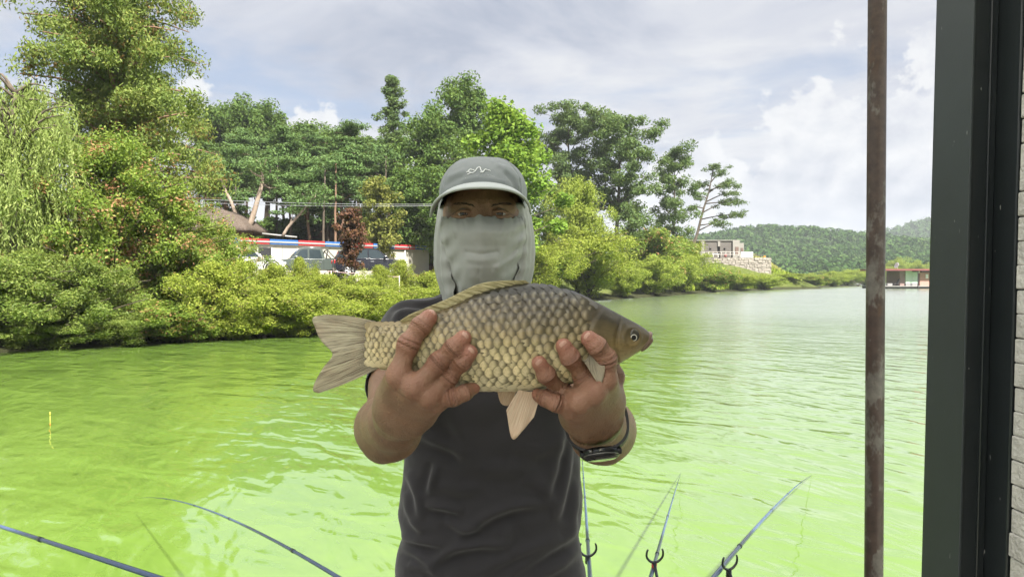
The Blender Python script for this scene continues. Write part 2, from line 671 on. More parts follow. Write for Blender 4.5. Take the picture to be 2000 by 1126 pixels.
# ---------------------------------------------------------------- water, thick with green algae
def water_mat():
    m, nt, out = new_mat('algae_green_water')
    g = nt.node('ShaderNodeNewGeometry')
    pos = g.outputs['Position']
    x, y, z = nt.sep(pos)
    # wavelets driven by a light breeze; long crests, two crossing trains and small chop
    def train(ang, stretch, scale, detail, seed):
        ca, sa = math.cos(ang), math.sin(ang)
        a = nt.math('ADD', nt.math('MULTIPLY', x, ca), nt.math('MULTIPLY', y, sa))
        b = nt.math('ADD', nt.math('MULTIPLY', x, -sa), nt.math('MULTIPLY', y, ca))
        return nt.noise(nt.comb(a, nt.math('MULTIPLY', b, stretch), seed), scale, detail, 0.5, 0.6)
    t1 = train(R(22), 0.34, 2.6, 2.0, 1.0)
    t2 = train(R(58), 0.42, 1.6, 2.0, 4.0)
    t3 = train(R(35), 0.5, 6.5, 1.5, 7.0)
    swell = train(R(40), 0.6, 0.33, 1.0, 9.0)
    calm = nt.noise(nt.comb(x, nt.math('MULTIPLY', y, 0.6), 2.0), 0.16, 2, 0.5)
    amp = nt.smooth(calm, 0.36, 0.62, 0.7, 1.15)
    h = nt.math('ADD', nt.math('MULTIPLY', t1, 0.038), nt.math('MULTIPLY', t2, 0.040))
    h = nt.math('ADD', h, nt.math('MULTIPLY', t3, 0.0055))
    h = nt.math('MULTIPLY', h, amp)
    h = nt.math('ADD', h, nt.math('MULTIPLY', swell, 0.05))
    bmp = nt.bump(h, 1.0, 1.0)
    scum = nt.noise(nt.comb(x, y, 3.0), 0.5, 5, 0.6, 0.8)
    col = nt.ramp(nt.math('ADD', nt.math('MULTIPLY', scum, 0.7), nt.math('MULTIPLY', nt.noise(pos, 4.0, 4, 0.6), 0.3)),
                  [(0.3, (0.128, 0.222, 0.036)), (0.55, (0.145, 0.242, 0.044)), (0.8, (0.165, 0.256, 0.054))])
    dif = nt.node('ShaderNodeBsdfDiffuse')
    nt.put(dif.inputs[0], col)
    nt.put(dif.inputs['Normal'], nt.bump(h, 0.6, 1.0))
    gl = nt.node('ShaderNodeBsdfGlossy')
    nt.put(gl.inputs['Color'], (1, 1, 1))
    nt.put(gl.inputs['Roughness'], nt.smooth(y, 7.0, 45.0, 0.07, 0.21))
    nt.put(gl.inputs['Normal'], bmp)
    lw = nt.node('ShaderNodeLayerWeight')
    lw.inputs[0].default_value = 0.5
    nt.put(lw.inputs['Normal'], bmp)
    fres = nt.math('ADD', nt.math('MULTIPLY', nt.math('POWER', lw.outputs['Facing'], 3.6), 0.92), 0.07)
    mx = nt.node('ShaderNodeMixShader')
    nt.put(mx.inputs[0], fres)
    nt.l.new(dif.outputs[0], mx.inputs[1])
    nt.l.new(gl.outputs[0], mx.inputs[2])
    nt.l.new(mx.outputs[0], out.inputs[0])
    return m


def build_water():
    V = np.array([[-900, -60, 0], [1300, -60, 0], [1300, 2600, 0], [-900, 2600, 0]], float)
    xs = np.linspace(-900, 1300, 23)
    ys = np.linspace(-60, 2600, 27)
    gx, gy = np.meshgrid(xs, ys, indexing='ij')
    V = np.stack([gx, gy, 0 * gx], -1).reshape(-1, 3)
    tag(link('water', mesh('water', V, np.array(grid_faces(len(xs), len(ys))), water_mat(), True)), kind='structure')


build_water()


# ---------------------------------------------------------------- summer haze over the lake
def build_haze():
    m, nt, out = new_mat('summer_haze')
    pv = nt.node('ShaderNodeVolumePrincipled')
    nt.put(pv.inputs['Color'], (0.86, 0.92, 1.0))
    nt.put(pv.inputs['Density'], 0.00034)
    nt.put(pv.inputs['Anisotropy'], 0.0)
    nt.l.new(pv.outputs[0], out.inputs['Volume'])
    tag(link('haze', mesh('haze', *box((200.0, 1270.0, 57.0), (2300.0, 2760.0, 118.0)), m)), kind='stuff')


build_haze()
# ================================================================ vegetation
def leaf_mat(name, cols, trans=0.38, tip=None, tip_amt=0.0, nscale=0.7, rough=0.5, tipscale=1.6):
    """leaf colour: from leaf to leaf, and from spray to spray; tip = colour of the young or turning shoots"""
    m, nt, out = new_mat(name)
    cols = [tuple(np.array(c_) * 1.75) for c_ in cols]
    g = nt.node('ShaderNodeNewGeometry')
    tcn = nt.node('ShaderNodeTexCoord')
    ob = tcn.outputs['Object']
    oi = nt.node('ShaderNodeObjectInfo')
    shift = nt.vmath('ADD', ob, nt.vmath('SCALE', (13.0, 7.0, 3.0), s=oi.outputs['Random']))
    n = nt.noise(shift, nscale, 3, 0.6)
    f = nt.math('ADD', nt.math('MULTIPLY', g.outputs['Random Per Island'], 0.38), nt.math('MULTIPLY', n, 0.62))
    c = nt.ramp(f, [(0.18, cols[0]), (0.5, cols[1]), (0.82, cols[2])])
    if tip is not None:
        tn = nt.noise(shift, tipscale, 4, 0.65)
        tf = nt.math('ADD', tn, nt.math('MULTIPLY', nt.math('SUBTRACT', g.outputs['Random Per Island'], 0.5), 0.22))
        c = nt.mix(nt.smooth(tf, 0.66 - tip_amt, 0.74 - tip_amt), c, tip)
    p = principled(nt, None, color=c, rough=rough + 0.12, spec=0.22)
    tr = nt.node('ShaderNodeBsdfTranslucent')
    nt.put(tr.inputs[0], nt.mix(0.35, c, (0.30, 0.36, 0.05)))
    mx = nt.node('ShaderNodeMixShader')
    mx.inputs[0].default_value = trans
    nt.l.new(p.outputs[0], mx.inputs[1])
    nt.l.new(tr.outputs[0], mx.inputs[2])
    nt.l.new(mx.outputs[0], out.inputs[0])
    return m


def bark_mat(name, c1, c2, scale=6):
    m, nt, out = new_mat(name)
    tcn = nt.node('ShaderNodeTexCoord')
    v = nt.scale(tcn.outputs['Object'], (1, 1, 0.25))
    n = nt.noise(v, scale, 5, 0.65)
    principled(nt, out, color=nt.ramp(n, [(0.3, c1), (0.7, c2)]), rough=0.9, spec=0.2, normal=nt.bump(n, 0.6, 0.05))
    return m


BARK = bark_mat('grey_brown_bark', (0.055, 0.045, 0.035), (0.16, 0.13, 0.10))
BARK_PALE = bark_mat('pale_pine_bark', (0.20, 0.15, 0.11), (0.42, 0.34, 0.27))
BARK_RED = bark_mat('reddish_pine_bark', (0.13, 0.075, 0.05), (0.30, 0.19, 0.13))

LEAF = dict(
    photinia=leaf_mat('glossy_shrub_leaves', [(0.045, 0.085, 0.014), (0.115, 0.165, 0.026), (0.20, 0.245, 0.05)], 0.40, (0.50, 0.25, 0.14), 0.08, 0.8, 0.4, 1.5),
    privet=leaf_mat('dark_shrub_leaves', [(0.046, 0.082, 0.016), (0.105, 0.145, 0.030), (0.20, 0.225, 0.062)], 0.38, None, 0, 0.9, 0.35),
    shore=leaf_mat('yellow_green_shrub_leaves', [(0.080, 0.115, 0.016), (0.165, 0.20, 0.028), (0.25, 0.27, 0.055)], 0.42, (0.20, 0.165, 0.06), 0.03, 0.8),
    willow=leaf_mat('willow_leaves', [(0.090, 0.135, 0.034), (0.17, 0.215, 0.060), (0.25, 0.285, 0.105)], 0.44),
    sequoia=leaf_mat('feathery_conifer_leaves', [(0.050, 0.085, 0.018), (0.100, 0.135, 0.028), (0.165, 0.18, 0.045)], 0.34, (0.21, 0.125, 0.04), 0.06, 0.5, 0.5, 0.55),
    pine=leaf_mat('pine_needles', [(0.035, 0.072, 0.022), (0.062, 0.108, 0.032), (0.105, 0.155, 0.05)], 0.25),
    broad=leaf_mat('broad_leaves', [(0.028, 0.062, 0.014), (0.058, 0.100, 0.022), (0.105, 0.150, 0.035)], 0.36),
    gold=leaf_mat('yellowing_leaves', [(0.062, 0.082, 0.018), (0.115, 0.125, 0.028), (0.18, 0.175, 0.048)], 0.36),
    tulip=leaf_mat('fresh_green_leaves', [(0.048, 0.100, 0.012), (0.105, 0.175, 0.020), (0.18, 0.25, 0.042)], 0.42),
    wispy=leaf_mat('wispy_willow_leaves', [(0.095, 0.135, 0.020), (0.165, 0.205, 0.032), (0.23, 0.26, 0.06)], 0.42),
    airy=leaf_mat('grey_green_leaves', [(0.036, 0.066, 0.022), (0.062, 0.100, 0.030), (0.105, 0.140, 0.045)], 0.36),
    maple=leaf_mat('dull_red_leaves', [(0.030, 0.013, 0.010), (0.060, 0.027, 0.017), (0.105, 0.055, 0.024)], 0.22, (0.12, 0.10, 0.03), 0.03),
    rust=leaf_mat('rust_brown_leaves', [(0.14, 0.050, 0.020), (0.26, 0.095, 0.035), (0.34, 0.15, 0.06)], 0.2),
    reed=leaf_mat('pale_grass_blades', [(0.14, 0.17, 0.03), (0.25, 0.25, 0.07), (0.36, 0.33, 0.14)], 0.35),
    lush=leaf_mat('lush_grass_blades', [(0.10, 0.155, 0.014), (0.165, 0.225, 0.022), (0.235, 0.27, 0.045)], 0.4),
)


def trunk_path(rng, H, lean=(0, 0), wob=0.03, n=7):
    t = np.linspace(0, 1, n)
    p = np.zeros((n, 3))
    p[:, 2] = t * H
    p[:, 0] = lean[0] * H * t ** 1.5
    p[:, 1] = lean[1] * H * t ** 1.5
    p[1:, :2] += np.cumsum(rng.normal(size=(n - 1, 2)) * wob * H / n, 0)
    return p


def along(p, t):
    f = np.clip(t, 0, 1) * (len(p) - 1)
    i = min(int(f), len(p) - 2)
    return p[i] * (1 - (f - i)) + p[i + 1] * (f - i)


def grow(seed, H, r0, env, n_limbs, t0=0.25, rise=0.35, clump=0.5, per_limb=3, leaves=120, L=0.2, W=0.1, flat=0.75, droop=0.0, lean=(0, 0), wob=0.04,
         up=0.3, shell=0.55, bare=0.0, tips=True, squash_y=1.0, hang=0.0):
    """one tree or bush in its own space: ((trunk V, F), (leaf V, F))
    env(t) = crown radius in metres at t (0 ground .. 1 top)"""
    rng = np.random.default_rng(seed)
    tp = trunk_path(rng, H * 0.96, lean, wob)
    tubes = [tube(tp, r0 * (1 - 0.86 * np.linspace(0, 1, len(tp))) * (1 + 0.5 * np.exp(-np.linspace(0, 1, len(tp)) * 14)), 8)]
    C, RR = [], []
    for i in range(n_limbs):
        t = t0 + (1 - t0) * ((i + rng.uniform(0.1, 0.9)) / n_limbs)
        az_ = i * 2.39996 + rng.uniform(-0.5, 0.5)
        rad = env(t) * rng.uniform(0.72, 1.08)
        s = along(tp, t)
        rs = rise * (1.2 - 0.5 * t) + rng.uniform(-0.12, 0.12)
        e = s + np.array([math.cos(az_) * rad, math.sin(az_) * rad * squash_y, rad * rs])
        mid = lerp(s, e, 0.5) + np.array([0, 0, rad * 0.10 * (1 - droop)])
        e[2] -= droop * rad * 0.45
        q = np.array([s - np.array([0, 0, rad * 0.12]), lerp(s, mid, 0.6), mid, e])
        q = spline(q, 6)
        tubes.append(tube(q, np.linspace(max(r0 * (1 - 0.8 * t) * 0.5, 0.012), 0.008 + r0 * 0.04, 6), 5))
        for k in range(per_limb):
            f = bare + (1 - bare) * (k + rng.uniform(0.4, 1.0)) / per_limb
            c = along(q, f) + rng.normal(size=3) * clump * 0.38 * (0.4 + f)
            C.append(c)
            RR.append(clump * rng.uniform(0.7, 1.25) * (0.75 + 0.35 * f))
    if tips:
        for k in range(max(3, per_limb)):
            C.append(tp[-1] + rng.normal(size=3) * clump * 0.3 + np.array([0, 0, clump * 0.1]))
            RR.append(clump * rng.uniform(0.55, 0.9))
    C = np.array(C)
    RR = np.array(RR)
    N = len(C) * leaves
    dirs = rand_dirs(rng, N)
    rr = rng.random(N) ** shell
    rep = np.repeat(np.arange(len(C)), leaves)
    off = dirs * (rr * RR[rep])[:, None] * np.array([1, 1, flat])
    if hang:
        off[:, 2] -= hang * RR[rep] * rng.random(N) ** 1.5
    c = C[rep] + off
    nrm = dirs * 0.5 + rng.normal(size=(N, 3)) * 0.55 + np.array([0, 0, up])
    a = np.cross(nrm, rand_dirs(rng, N))
    a /= np.linalg.norm(a, axis=1, keepdims=True) + 1e-9
    if droop or hang:
        a = a + np.array([0, 0, -1.0]) * (droop + hang) * 1.2
    s = rng.uniform(0.65, 1.3, N)
    V, F = leaf_quads(c, a, nrm, L * s, W * s)
    V[:, 2] = np.maximum(V[:, 2], 0.02)
    return cat(tubes), (V, F)


PROTO = {}
TOPZ = {}


def shore_d(u):
    ds = np.arange(15.0, 230.0, 0.25)
    s_ = inland(X(u, 1.0) * ds, ds)
    i = int(np.argmax(s_ > 0))
    return float(ds[i])


def bush(key, label, u, back, vtop, width, rz, group):
    """shrub standing `back` metres behind the waterline at photo column u, its top showing at row vtop, about `width` pixels wide"""
    d = shore_d(u) + back
    x = X(u, d)
    z = max(ground_z(x, d), -0.05) - 0.12
    top, rad = TOPZ[key]
    sz = max((Z(vtop, d) - z) / top, 0.12)
    s_ = width / 2 / FPX * d / rad
    return plant(key, 'shrub', label, u, d, s_, sz, rz, group, cat_='shrub', z=z, sink=0.0)


def plant(key, name, label, u, d, size=1.0, sz=None, rz=0.0, group=None, sink=0.1, cat_='tree', at=None, z=None):
    """place a copy of a grown plant; size scales it (sz: height separately)"""
    tv, lv, bark, leaf, trunk_name, crown_name = PROTO[key]
    x, y = (X(u, d), d) if at is None else at
    zz = (max(ground_z(x, y), -0.15) if z is None else z) - sink
    o = link(name, None)
    o.location = (x, y, zz)
    o.rotation_euler = (0, 0, rz)
    o.scale = (size, size, sz or size)
    link(trunk_name, tv, o)
    link(crown_name, lv, o)
    return tag(o, label, cat_, group)


def proto(key, bark, leaf, trunk_name='trunk', crown_name='crown', **kw):
    (tv, tf), (lv, lf) = grow(**kw)
    TOPZ[key] = (float(np.percentile(lv[:, 2], 99.7)), float(np.percentile(np.hypot(lv[:, 0], lv[:, 1]), 97)))
    PROTO[key] = (mesh(key + '_wood', tv, tf, bark, True), mesh(key + '_leaves', lv, lf, leaf), bark, leaf, trunk_name, crown_name)


def dome(r, low=0.5, p=2.2):
    return lambda t: r * max(0.12, (1 - abs(2 * (t - low) / (2 * max(low, 1 - low))) ** p))


# ---- the wood on the slope behind the car park, and the trees on the spit
proto('pine_a', BARK_RED, LEAF['pine'], seed=11, H=11, r0=0.17, env=lambda t: 3.4 * (1 - 0.5 * (t - 0.45) / 0.55 if t > 0.4 else 0.6), n_limbs=20, t0=0.40, rise=0.22,
      clump=1.0, per_limb=3, leaves=210, L=0.32, W=0.11, flat=0.34, lean=(0.10, 0.0), wob=0.10, up=0.8, bare=0.35)
proto('pine_b', BARK_RED, LEAF['pine'], seed=12, H=12, r0=0.16, env=lambda t: 3.2 * (1.15 - 0.7 * t), n_limbs=21, t0=0.36, rise=0.15,
      clump=1.0, per_limb=3, leaves=210, L=0.32, W=0.11, flat=0.36, lean=(-0.06, 0.0), wob=0.08, up=0.8, bare=0.3)
proto('broad_a', BARK, LEAF['broad'], seed=13, H=12, r0=0.2, env=dome(4.4, 0.58), n_limbs=26, t0=0.26, rise=0.45, clump=1.15, per_limb=3, leaves=270, L=0.31, W=0.19, flat=0.8)
proto('broad_b', BARK, LEAF['broad'], seed=14, H=13, r0=0.2, env=dome(4.0, 0.56), n_limbs=26, t0=0.24, rise=0.5, clump=1.15, per_limb=3, leaves=270, L=0.31, W=0.19, flat=0.8)
proto('spire', BARK, LEAF['airy'], seed=15, H=17, r0=0.2, env=lambda t: 3.4 * (1.06 - t) ** 0.8, n_limbs=34, t0=0.15, rise=0.3, clump=0.7, per_limb=3, leaves=110, L=0.33, W=0.14, flat=0.7)
proto('gold', BARK, LEAF['gold'], seed=16, H=7.5, r0=0.12, env=dome(2.1, 0.6), n_limbs=16, t0=0.25, rise=0.45, clump=0.65, per_limb=3, leaves=130, L=0.26, W=0.16, flat=0.75)
proto('tulip', BARK, LEAF['tulip'], seed=17, H=15.0, r0=0.22, env=lambda t: 4.8 * min(1.0, (1.04 - t) ** 0.72 * 1.1) * (0.72 if t < 0.2 else 1), n_limbs=34, t0=0.12, rise=0.55,
      clump=1.0, per_limb=3, leaves=260, L=0.30, W=0.22, flat=0.85)
proto('wispy', BARK, LEAF['wispy'], seed=18, H=9.0, r0=0.2, env=dome(3.0, 0.52, 3.0), n_limbs=44, t0=0.12, rise=0.42, clump=0.85, per_limb=3, leaves=250, L=0.28, W=0.075, flat=0.9, droop=0.2, hang=0.35)
proto('big', BARK, LEAF['airy'], seed=19, H=21.0, r0=0.36, env=lambda t: 6.0 * (1 - ((t - 0.72) / 0.40) ** 2) ** 0.5 if 0.34 < t < 1.1 else 0.8, n_limbs=26, t0=0.36, rise=0.5,
      clump=1.35, per_limb=4, leaves=260, L=0.38, W=0.19, flat=0.6, bare=0.25, wob=0.05)
proto('thin', BARK, LEAF['airy'], seed=20, H=16.5, r0=0.22, env=lambda t: 2.9 * (1 - ((t - 0.6) / 0.5) ** 2) ** 0.5 if 0.12 < t < 1.1 else 0.6, n_limbs=24, t0=0.2, rise=0.6,
      clump=0.95, per_limb=3, leaves=170, L=0.36, W=0.14, flat=0.7, bare=0.3, lean=(0.03, 0))
proto('round', BARK, LEAF['airy'], seed=21, H=10, r0=0.2, env=dome(3.6, 0.55), n_limbs=20, t0=0.2, rise=0.4, clump=0.95, per_limb=3, leaves=120, L=0.36, W=0.2, flat=0.8)

PI = math.pi
WOOD = 'trees of the wood on the slope'
for key, name, label, u, d, s, sz, rz in [
    ('broad_b', 'oak_tree', 'dark green tree at the left end of the wood, beside the tall conifer', 412, 86, 1.0, 1.02, 0.3),
    ('broad_a', 'oak_tree', 'dark rounded tree forming the highest part of the wood behind the thatched hut', 462, 88, 1.0, 1.18, 1.3),
    ('broad_b', 'oak_tree', 'broad dark tree on the ridge behind the pale leaning pine', 520, 90, 1.05, 1.10, 2.2),
    ('thin', 'oak_tree', 'thin-topped tree standing above the skyline of the wood left of the white cloud', 580, 90, 0.62, 0.72, 0.9),
    ('broad_a', 'oak_tree', 'dark tree on the skyline directly under the small white cloud', 612, 88, 0.9, 0.98, 3.3),
    ('broad_b', 'oak_tree', 'dark tree on the skyline right of the small white cloud', 668, 86, 0.95, 0.86, 4.4),
    ('broad_a', 'oak_tree', 'lower dark tree on the skyline left of the grey-green spire', 722, 84, 0.85, 0.80, 5.5),
    ('spire', 'fir_tree', 'tall grey-green spire-shaped tree above the dark sport utility car', 772, 76, 1.0, 0.92, 0.6),
    ('broad_a', 'oak_tree', 'rounded green tree between the grey-green spire and the capped man', 835, 70, 1.0, 0.97, 1.0),
    ('broad_b', 'oak_tree', 'dark tree with pointed top half hidden by the fresh green tree', 905, 78, 1.05, 1.12, 2.0),
    ('broad_b', 'oak_tree', 'dark tree low behind the right end of the long white building', 862, 60, 0.72, 0.66, 3.0),
    ('pine_a', 'pine_tree', 'flat-topped pine above the thatched hut roof', 430, 68, 1.0, 0.86, 0.2),
    ('pine_b', 'pine_tree', 'pine with layered boughs right of the pale leaning pine', 558, 70, 1.0, 0.86, 1.5),
    ('pine_a', 'pine_tree', 'pine with wide flat boughs above the green pickup truck', 610, 66, 1.0, 0.80, 2.6),
    ('pine_b', 'pine_tree', 'pine with layered boughs behind the dull red maple', 668, 66, 1.05, 0.82, 3.7),
    ('pine_a', 'pine_tree', 'pine in the middle of the wood left of the yellowing tree', 700, 74, 1.0, 0.92, 4.4),
    ('pine_b', 'pine_tree', 'pine at the back of the wood between hut and pickup truck', 480, 78, 1.0, 0.84, 5.2),
    ('pine_a', 'pine_tree', 'back-row pine over the roof rack of the green pickup', 590, 80, 1.0, 0.9, 0.9),
    ('gold', 'ash_tree', 'yellowing tree above the right half of the long white building', 742, 58, 1.0, 1.0, 0.4),
    ('pine_b', 'pine_tree', 'back-row pine behind the yellowing tree', 760, 82, 0.95, 0.85, 2.9),
    ('broad_a', 'oak_tree', 'leafy tree filling the wood just left of the man’s cap', 800, 62, 0.72, 0.70, 4.0),
]:
    plant(key, name, label.replace('’', "'"), u, d, s, sz, rz, WOOD)

SPIT = 'trees on the spit'
plant('tulip', 'tulip_tree', 'fresh bright green cone-shaped tree rising directly behind the man', 995, 56, 1.22, 0.99, 0.0, SPIT)
plant('round', 'oak_tree', 'dark green tree hidden in part by the fresh green cone-shaped tree, on its right', 1078, 72, 0.85, 0.9, 1.0, SPIT)
plant('wispy', 'willow_tree', 'rounded yellow-green willow with wispy leaves right of the man', 1128, 64, 0.98, 1.12, 0.0, SPIT)
plant('big', 'elm_tree', 'tallest grey-green tree on the spit with bare dark limbs under its crown', 1205, 93, 0.98, 0.96, 0.4, SPIT)
plant('big', 'elm_tree', 'large grey-green tree behind the yellow-green willow', 1110, 97, 0.86, 0.92, 2.0, SPIT)
plant('thin', 'alder_tree', 'slender open-crowned tree right of the tallest tree on the spit', 1312, 96, 1.08, 1.13, 0.0, SPIT)
plant('round', 'oak_tree', 'low dark rounded tree under the tallest tree on the spit', 1240, 82, 0.9, 0.88, 2.0, SPIT)
plant('round', 'oak_tree', 'small dark tree at the foot of the slender open-crowned tree', 1300, 92, 0.62, 0.62, 3.2, SPIT)


# ---- the leaning pine beside the house on the spit
def leaning_pine():
    rng = np.random.default_rng(33)
    d = 119.0
    base = P(1352, 478, d)
    path = spline([P(1352, 482, d), P(1362, 455, d), P(1372, 415, d), P(1385, 372, d), P(1392, 335, d)], 12)
    th = Thing('pine_tree', 'leaning lone pine with thin dark trunk beside the concrete house', 'tree', base)
    tubes = [tube(path, np.linspace(0.30, 0.06, 12), 7)]
    limbs = []
    for t, (u, v) in [(0.28, (1440, 420)), (0.42, (1450, 418)), (0.5, (1432, 390)), (0.55, (1345, 408)), (0.62, (1440, 372)), (0.72, (1425, 352)), (0.8, (1372, 362)), (0.86, (1412, 335)),
                      (0.35, (1415, 440)), (0.93, (1395, 325)), (0.66, (1362, 385)), (0.75, (1432, 362)), (0.6, (1446, 398))]:
        s = along(path, t)
        e = P(u, v, d + rng.uniform(-3.0, 3.0))
        q = spline([s, lerp(s, e, 0.5) + np.array([0, 0, 0.25]), e], 6)
        tubes.append(tube(q, np.linspace(0.12, 0.03, 6), 5))
        limbs.append(q)
    th.part('trunk', cat(tubes), BARK, True)
    C = []
    for q in limbs:
        for f in (0.55, 0.72, 0.88, 1.0):
            for k in range(2):
                C.append(along(q, f) + rng.normal(size=3) * np.array([0.45, 0.6, 0.28]))
    C = np.array(C)
    k = 55
    rep = np.repeat(np.arange(len(C)), k)
    dirs = rand_dirs(rng, len(rep))
    c = C[rep] + dirs * (rng.random(len(rep)) ** 0.6)[:, None] * np.array([0.85, 0.85, 0.42])
    nrm = dirs * 0.4 + rng.normal(size=(len(rep), 3)) * 0.5 + np.array([0, 0, 0.6])
    V, F = leaf_quads(c, np.cross(nrm, rand_dirs(rng, len(rep))), nrm, 0.42, 0.16)
    th.part('crown', (V, F), LEAF['airy'])


leaning_pine()


# ---- pale bare-stemmed pines standing in front of the wood
def bare_pine(label, pts, d, r, forks):
    th = Thing('pine_tree', label, 'tree', P(*pts[0], d), WOOD)
    path = spline([P(u, v, d) for u, v in pts], 9)
    tubes = [tube(path, np.linspace(r, r * 0.4, 9), 7)]
    rng = np.random.default_rng(int(pts[0][0]))
    ends = []
    for t, (u, v) in forks:
        s = along(path, t)
        e = P(u, v, d + rng.uniform(-1.2, 1.2))
        q = spline([s, lerp(s, e, 0.45) + rng.normal(size=3) * 0.12, e], 6)
        tubes.append(tube(q, np.linspace(r * 0.42, r * 0.1, 6), 5))
        ends.append(e)
    th.part('trunk', cat(tubes), BARK_PALE, True)
    C = np.repeat(np.array(ends + [path[-1]] * 3), 2, 0) + rng.normal(size=(2 * (len(ends) + 3), 3)) * np.array([0.5, 0.5, 0.25])
    k = 90
    rep = np.repeat(np.arange(len(C)), k)
    dirs = rand_dirs(rng, len(rep))
    c = C[rep] + dirs * (rng.random(len(rep)) ** 0.6)[:, None] * np.array([0.85, 0.85, 0.36])
    nrm = dirs * 0.4 + rng.normal(size=(len(rep), 3)) * 0.5 + np.array([0, 0, 0.7])
    th.part('crown', leaf_quads(c, np.cross(nrm, rand_dirs(rng, len(rep))), nrm, 0.3, 0.11), LEAF['pine'])


bare_pine('pale leaning pine with a bare forked trunk beside the thatched hut', [(486, 446), (496, 415), (506, 380), (513, 352), (508, 322)], 60, 0.26,
          [(0.62, (538, 352)), (0.66, (532, 362)), (0.7, (542, 366)), (0.8, (487, 330)), (0.9, (520, 312)), (0.75, (525, 345)), (1.0, (500, 312))])
bare_pine('thin crooked pine stem rising behind the thatched hut roof', [(462, 424), (452, 395), (440, 372), (434, 352), (428, 338)], 62, 0.17,
          [(0.6, (452, 360)), (0.85, (418, 335)), (0.95, (440, 326)), (1.0, (425, 322))])
bare_pine('slanting bare grey trunk above the blue and red roof edge', [(552, 462), (562, 444), (580, 424), (597, 404), (604, 392)], 57, 0.14,
          [(0.75, (612, 378)), (0.95, (590, 378)), (1.0, (618, 370)), (0.3, (573, 408))])


# thin dark stems of the wood seen against the slope
def stems():
    rng = np.random.default_rng(8)
    us = [392, 402, 418, 444, 470, 523, 540, 572, 632, 642, 655, 690, 716, 731, 752, 782, 806, 822, 845]
    lab = ['leftmost dark stem in the wood, beside the tall conifer', 'dark stem just right of the tall conifer', 'straight dark stem left of the thatched hut ridge',
           'dark stem over the thatched hut ridge', 'dark stem over the right slope of the thatched roof', 'dark stem right of the pale leaning pine', 'second dark stem right of the pale leaning pine',
           'dark stem behind the slanting bare grey trunk', 'dark stem above the tail of the green pickup', 'dark stem left of the dull red maple, second from it',
           'dark stem close left of the dull red maple', 'dark stem behind the dull red maple', 'dark stem right of the dull red maple', 'dark stem above the rust brown shrub',
           'dark stem of the wood under the yellowing tree', 'dark stem above the dark sport utility car', 'dark stem between yellowing tree and capped man',
           'dark stem above the right end of the blue and red roof edge', "rightmost dark stem in the wood, beside the man's cap"]
    for u, l in zip(us, lab):
        d = rng.uniform(63, 79)
        x = X(u, d)
        z0 = ground_z(x, d) - 0.2
        h = rng.uniform(6.5, 9)
        p = trunk_path(rng, h, (rng.uniform(-0.06, 0.06), 0), 0.04)
        V, F = tube(p + np.array([x, d, z0]), np.linspace(0.14, 0.06, 7), 6)
        th = Thing('tree_stem', l, 'tree', (x, d, z0), 'stems of the wood')
        th.part('trunk', (V, F), BARK if rng.random() < 0.7 else BARK_RED, True)
        C = p[-1] + rng.normal(size=(5, 3)) * np.array([0.9, 0.9, 0.5]) + np.array([x, d, z0])
        rep = np.repeat(np.arange(5), 70)
        dirs = rand_dirs(rng, len(rep))
        c = C[rep] + dirs * (rng.random(len(rep)) ** 0.6)[:, None] * np.array([0.9, 0.9, 0.5])
        nrm = dirs + rng.normal(size=(len(rep), 3)) * 0.6
        th.part('crown', leaf_quads(c, np.cross(nrm, rand_dirs(rng, len(rep))), nrm, 0.34, 0.15), LEAF['pine'])


stems()

# ---- the near bank on the left: conifer, willow and shrubs
proto('sequoia', BARK_RED, LEAF['sequoia'], seed=41, H=17.5, r0=0.34, env=lambda t: 4.25 * min(1.0, (1.03 - t) ** 0.62 * 1.12) * (0.75 + 0.25 * min(1, t / 0.2)), n_limbs=76, t0=0.12, rise=0.42,
      clump=0.80, per_limb=4, leaves=560, L=0.165, W=0.060, flat=0.75, droop=0.42, hang=0.35, up=0.2)
plant('sequoia', 'dawn_redwood', 'towering feathery conifer with bronze tinted boughs on the near bank', 248, 31, 1.12, 1.05, 0.7)

proto('photinia', BARK, LEAF['photinia'], seed=42, H=5.2, r0=0.10, env=dome(2.35, 0.42, 2.6), n_limbs=46, t0=0.06, rise=0.55, clump=0.42, per_limb=4, leaves=270, L=0.092, W=0.048,
      flat=0.8, trunk_name='stem', crown_name='foliage')
proto('photinia_low', BARK, LEAF['photinia'], seed=43, H=2.6, r0=0.06, env=dome(1.55, 0.38, 2.6), n_limbs=30, t0=0.05, rise=0.5, clump=0.34, per_limb=4, leaves=230, L=0.092, W=0.048,
      flat=0.8, trunk_name='stem', crown_name='foliage')
proto('privet', BARK, LEAF['privet'], seed=44, H=3.6, r0=0.08, env=dome(1.9, 0.4, 2.6), n_limbs=36, t0=0.05, rise=0.5, clump=0.38, per_limb=4, leaves=230, L=0.098, W=0.038,
      flat=0.85, trunk_name='stem', crown_name='foliage')
proto('shore_a', BARK, LEAF['shore'], seed=45, H=2.3, r0=0.05, env=dome(1.35, 0.38, 2.4), n_limbs=26, t0=0.05, rise=0.7, clump=0.32, per_limb=3, leaves=260, L=0.095, W=0.036,
      flat=0.95, trunk_name='stem', crown_name='foliage')
proto('shore_b', BARK, LEAF['shore'], seed=46, H=3.0, r0=0.05, env=dome(1.15, 0.36, 2.2), n_limbs=26, t0=0.05, rise=0.9, clump=0.30, per_limb=3, leaves=250, L=0.095, W=0.034,
      flat=1.05, trunk_name='stem', crown_name='foliage')

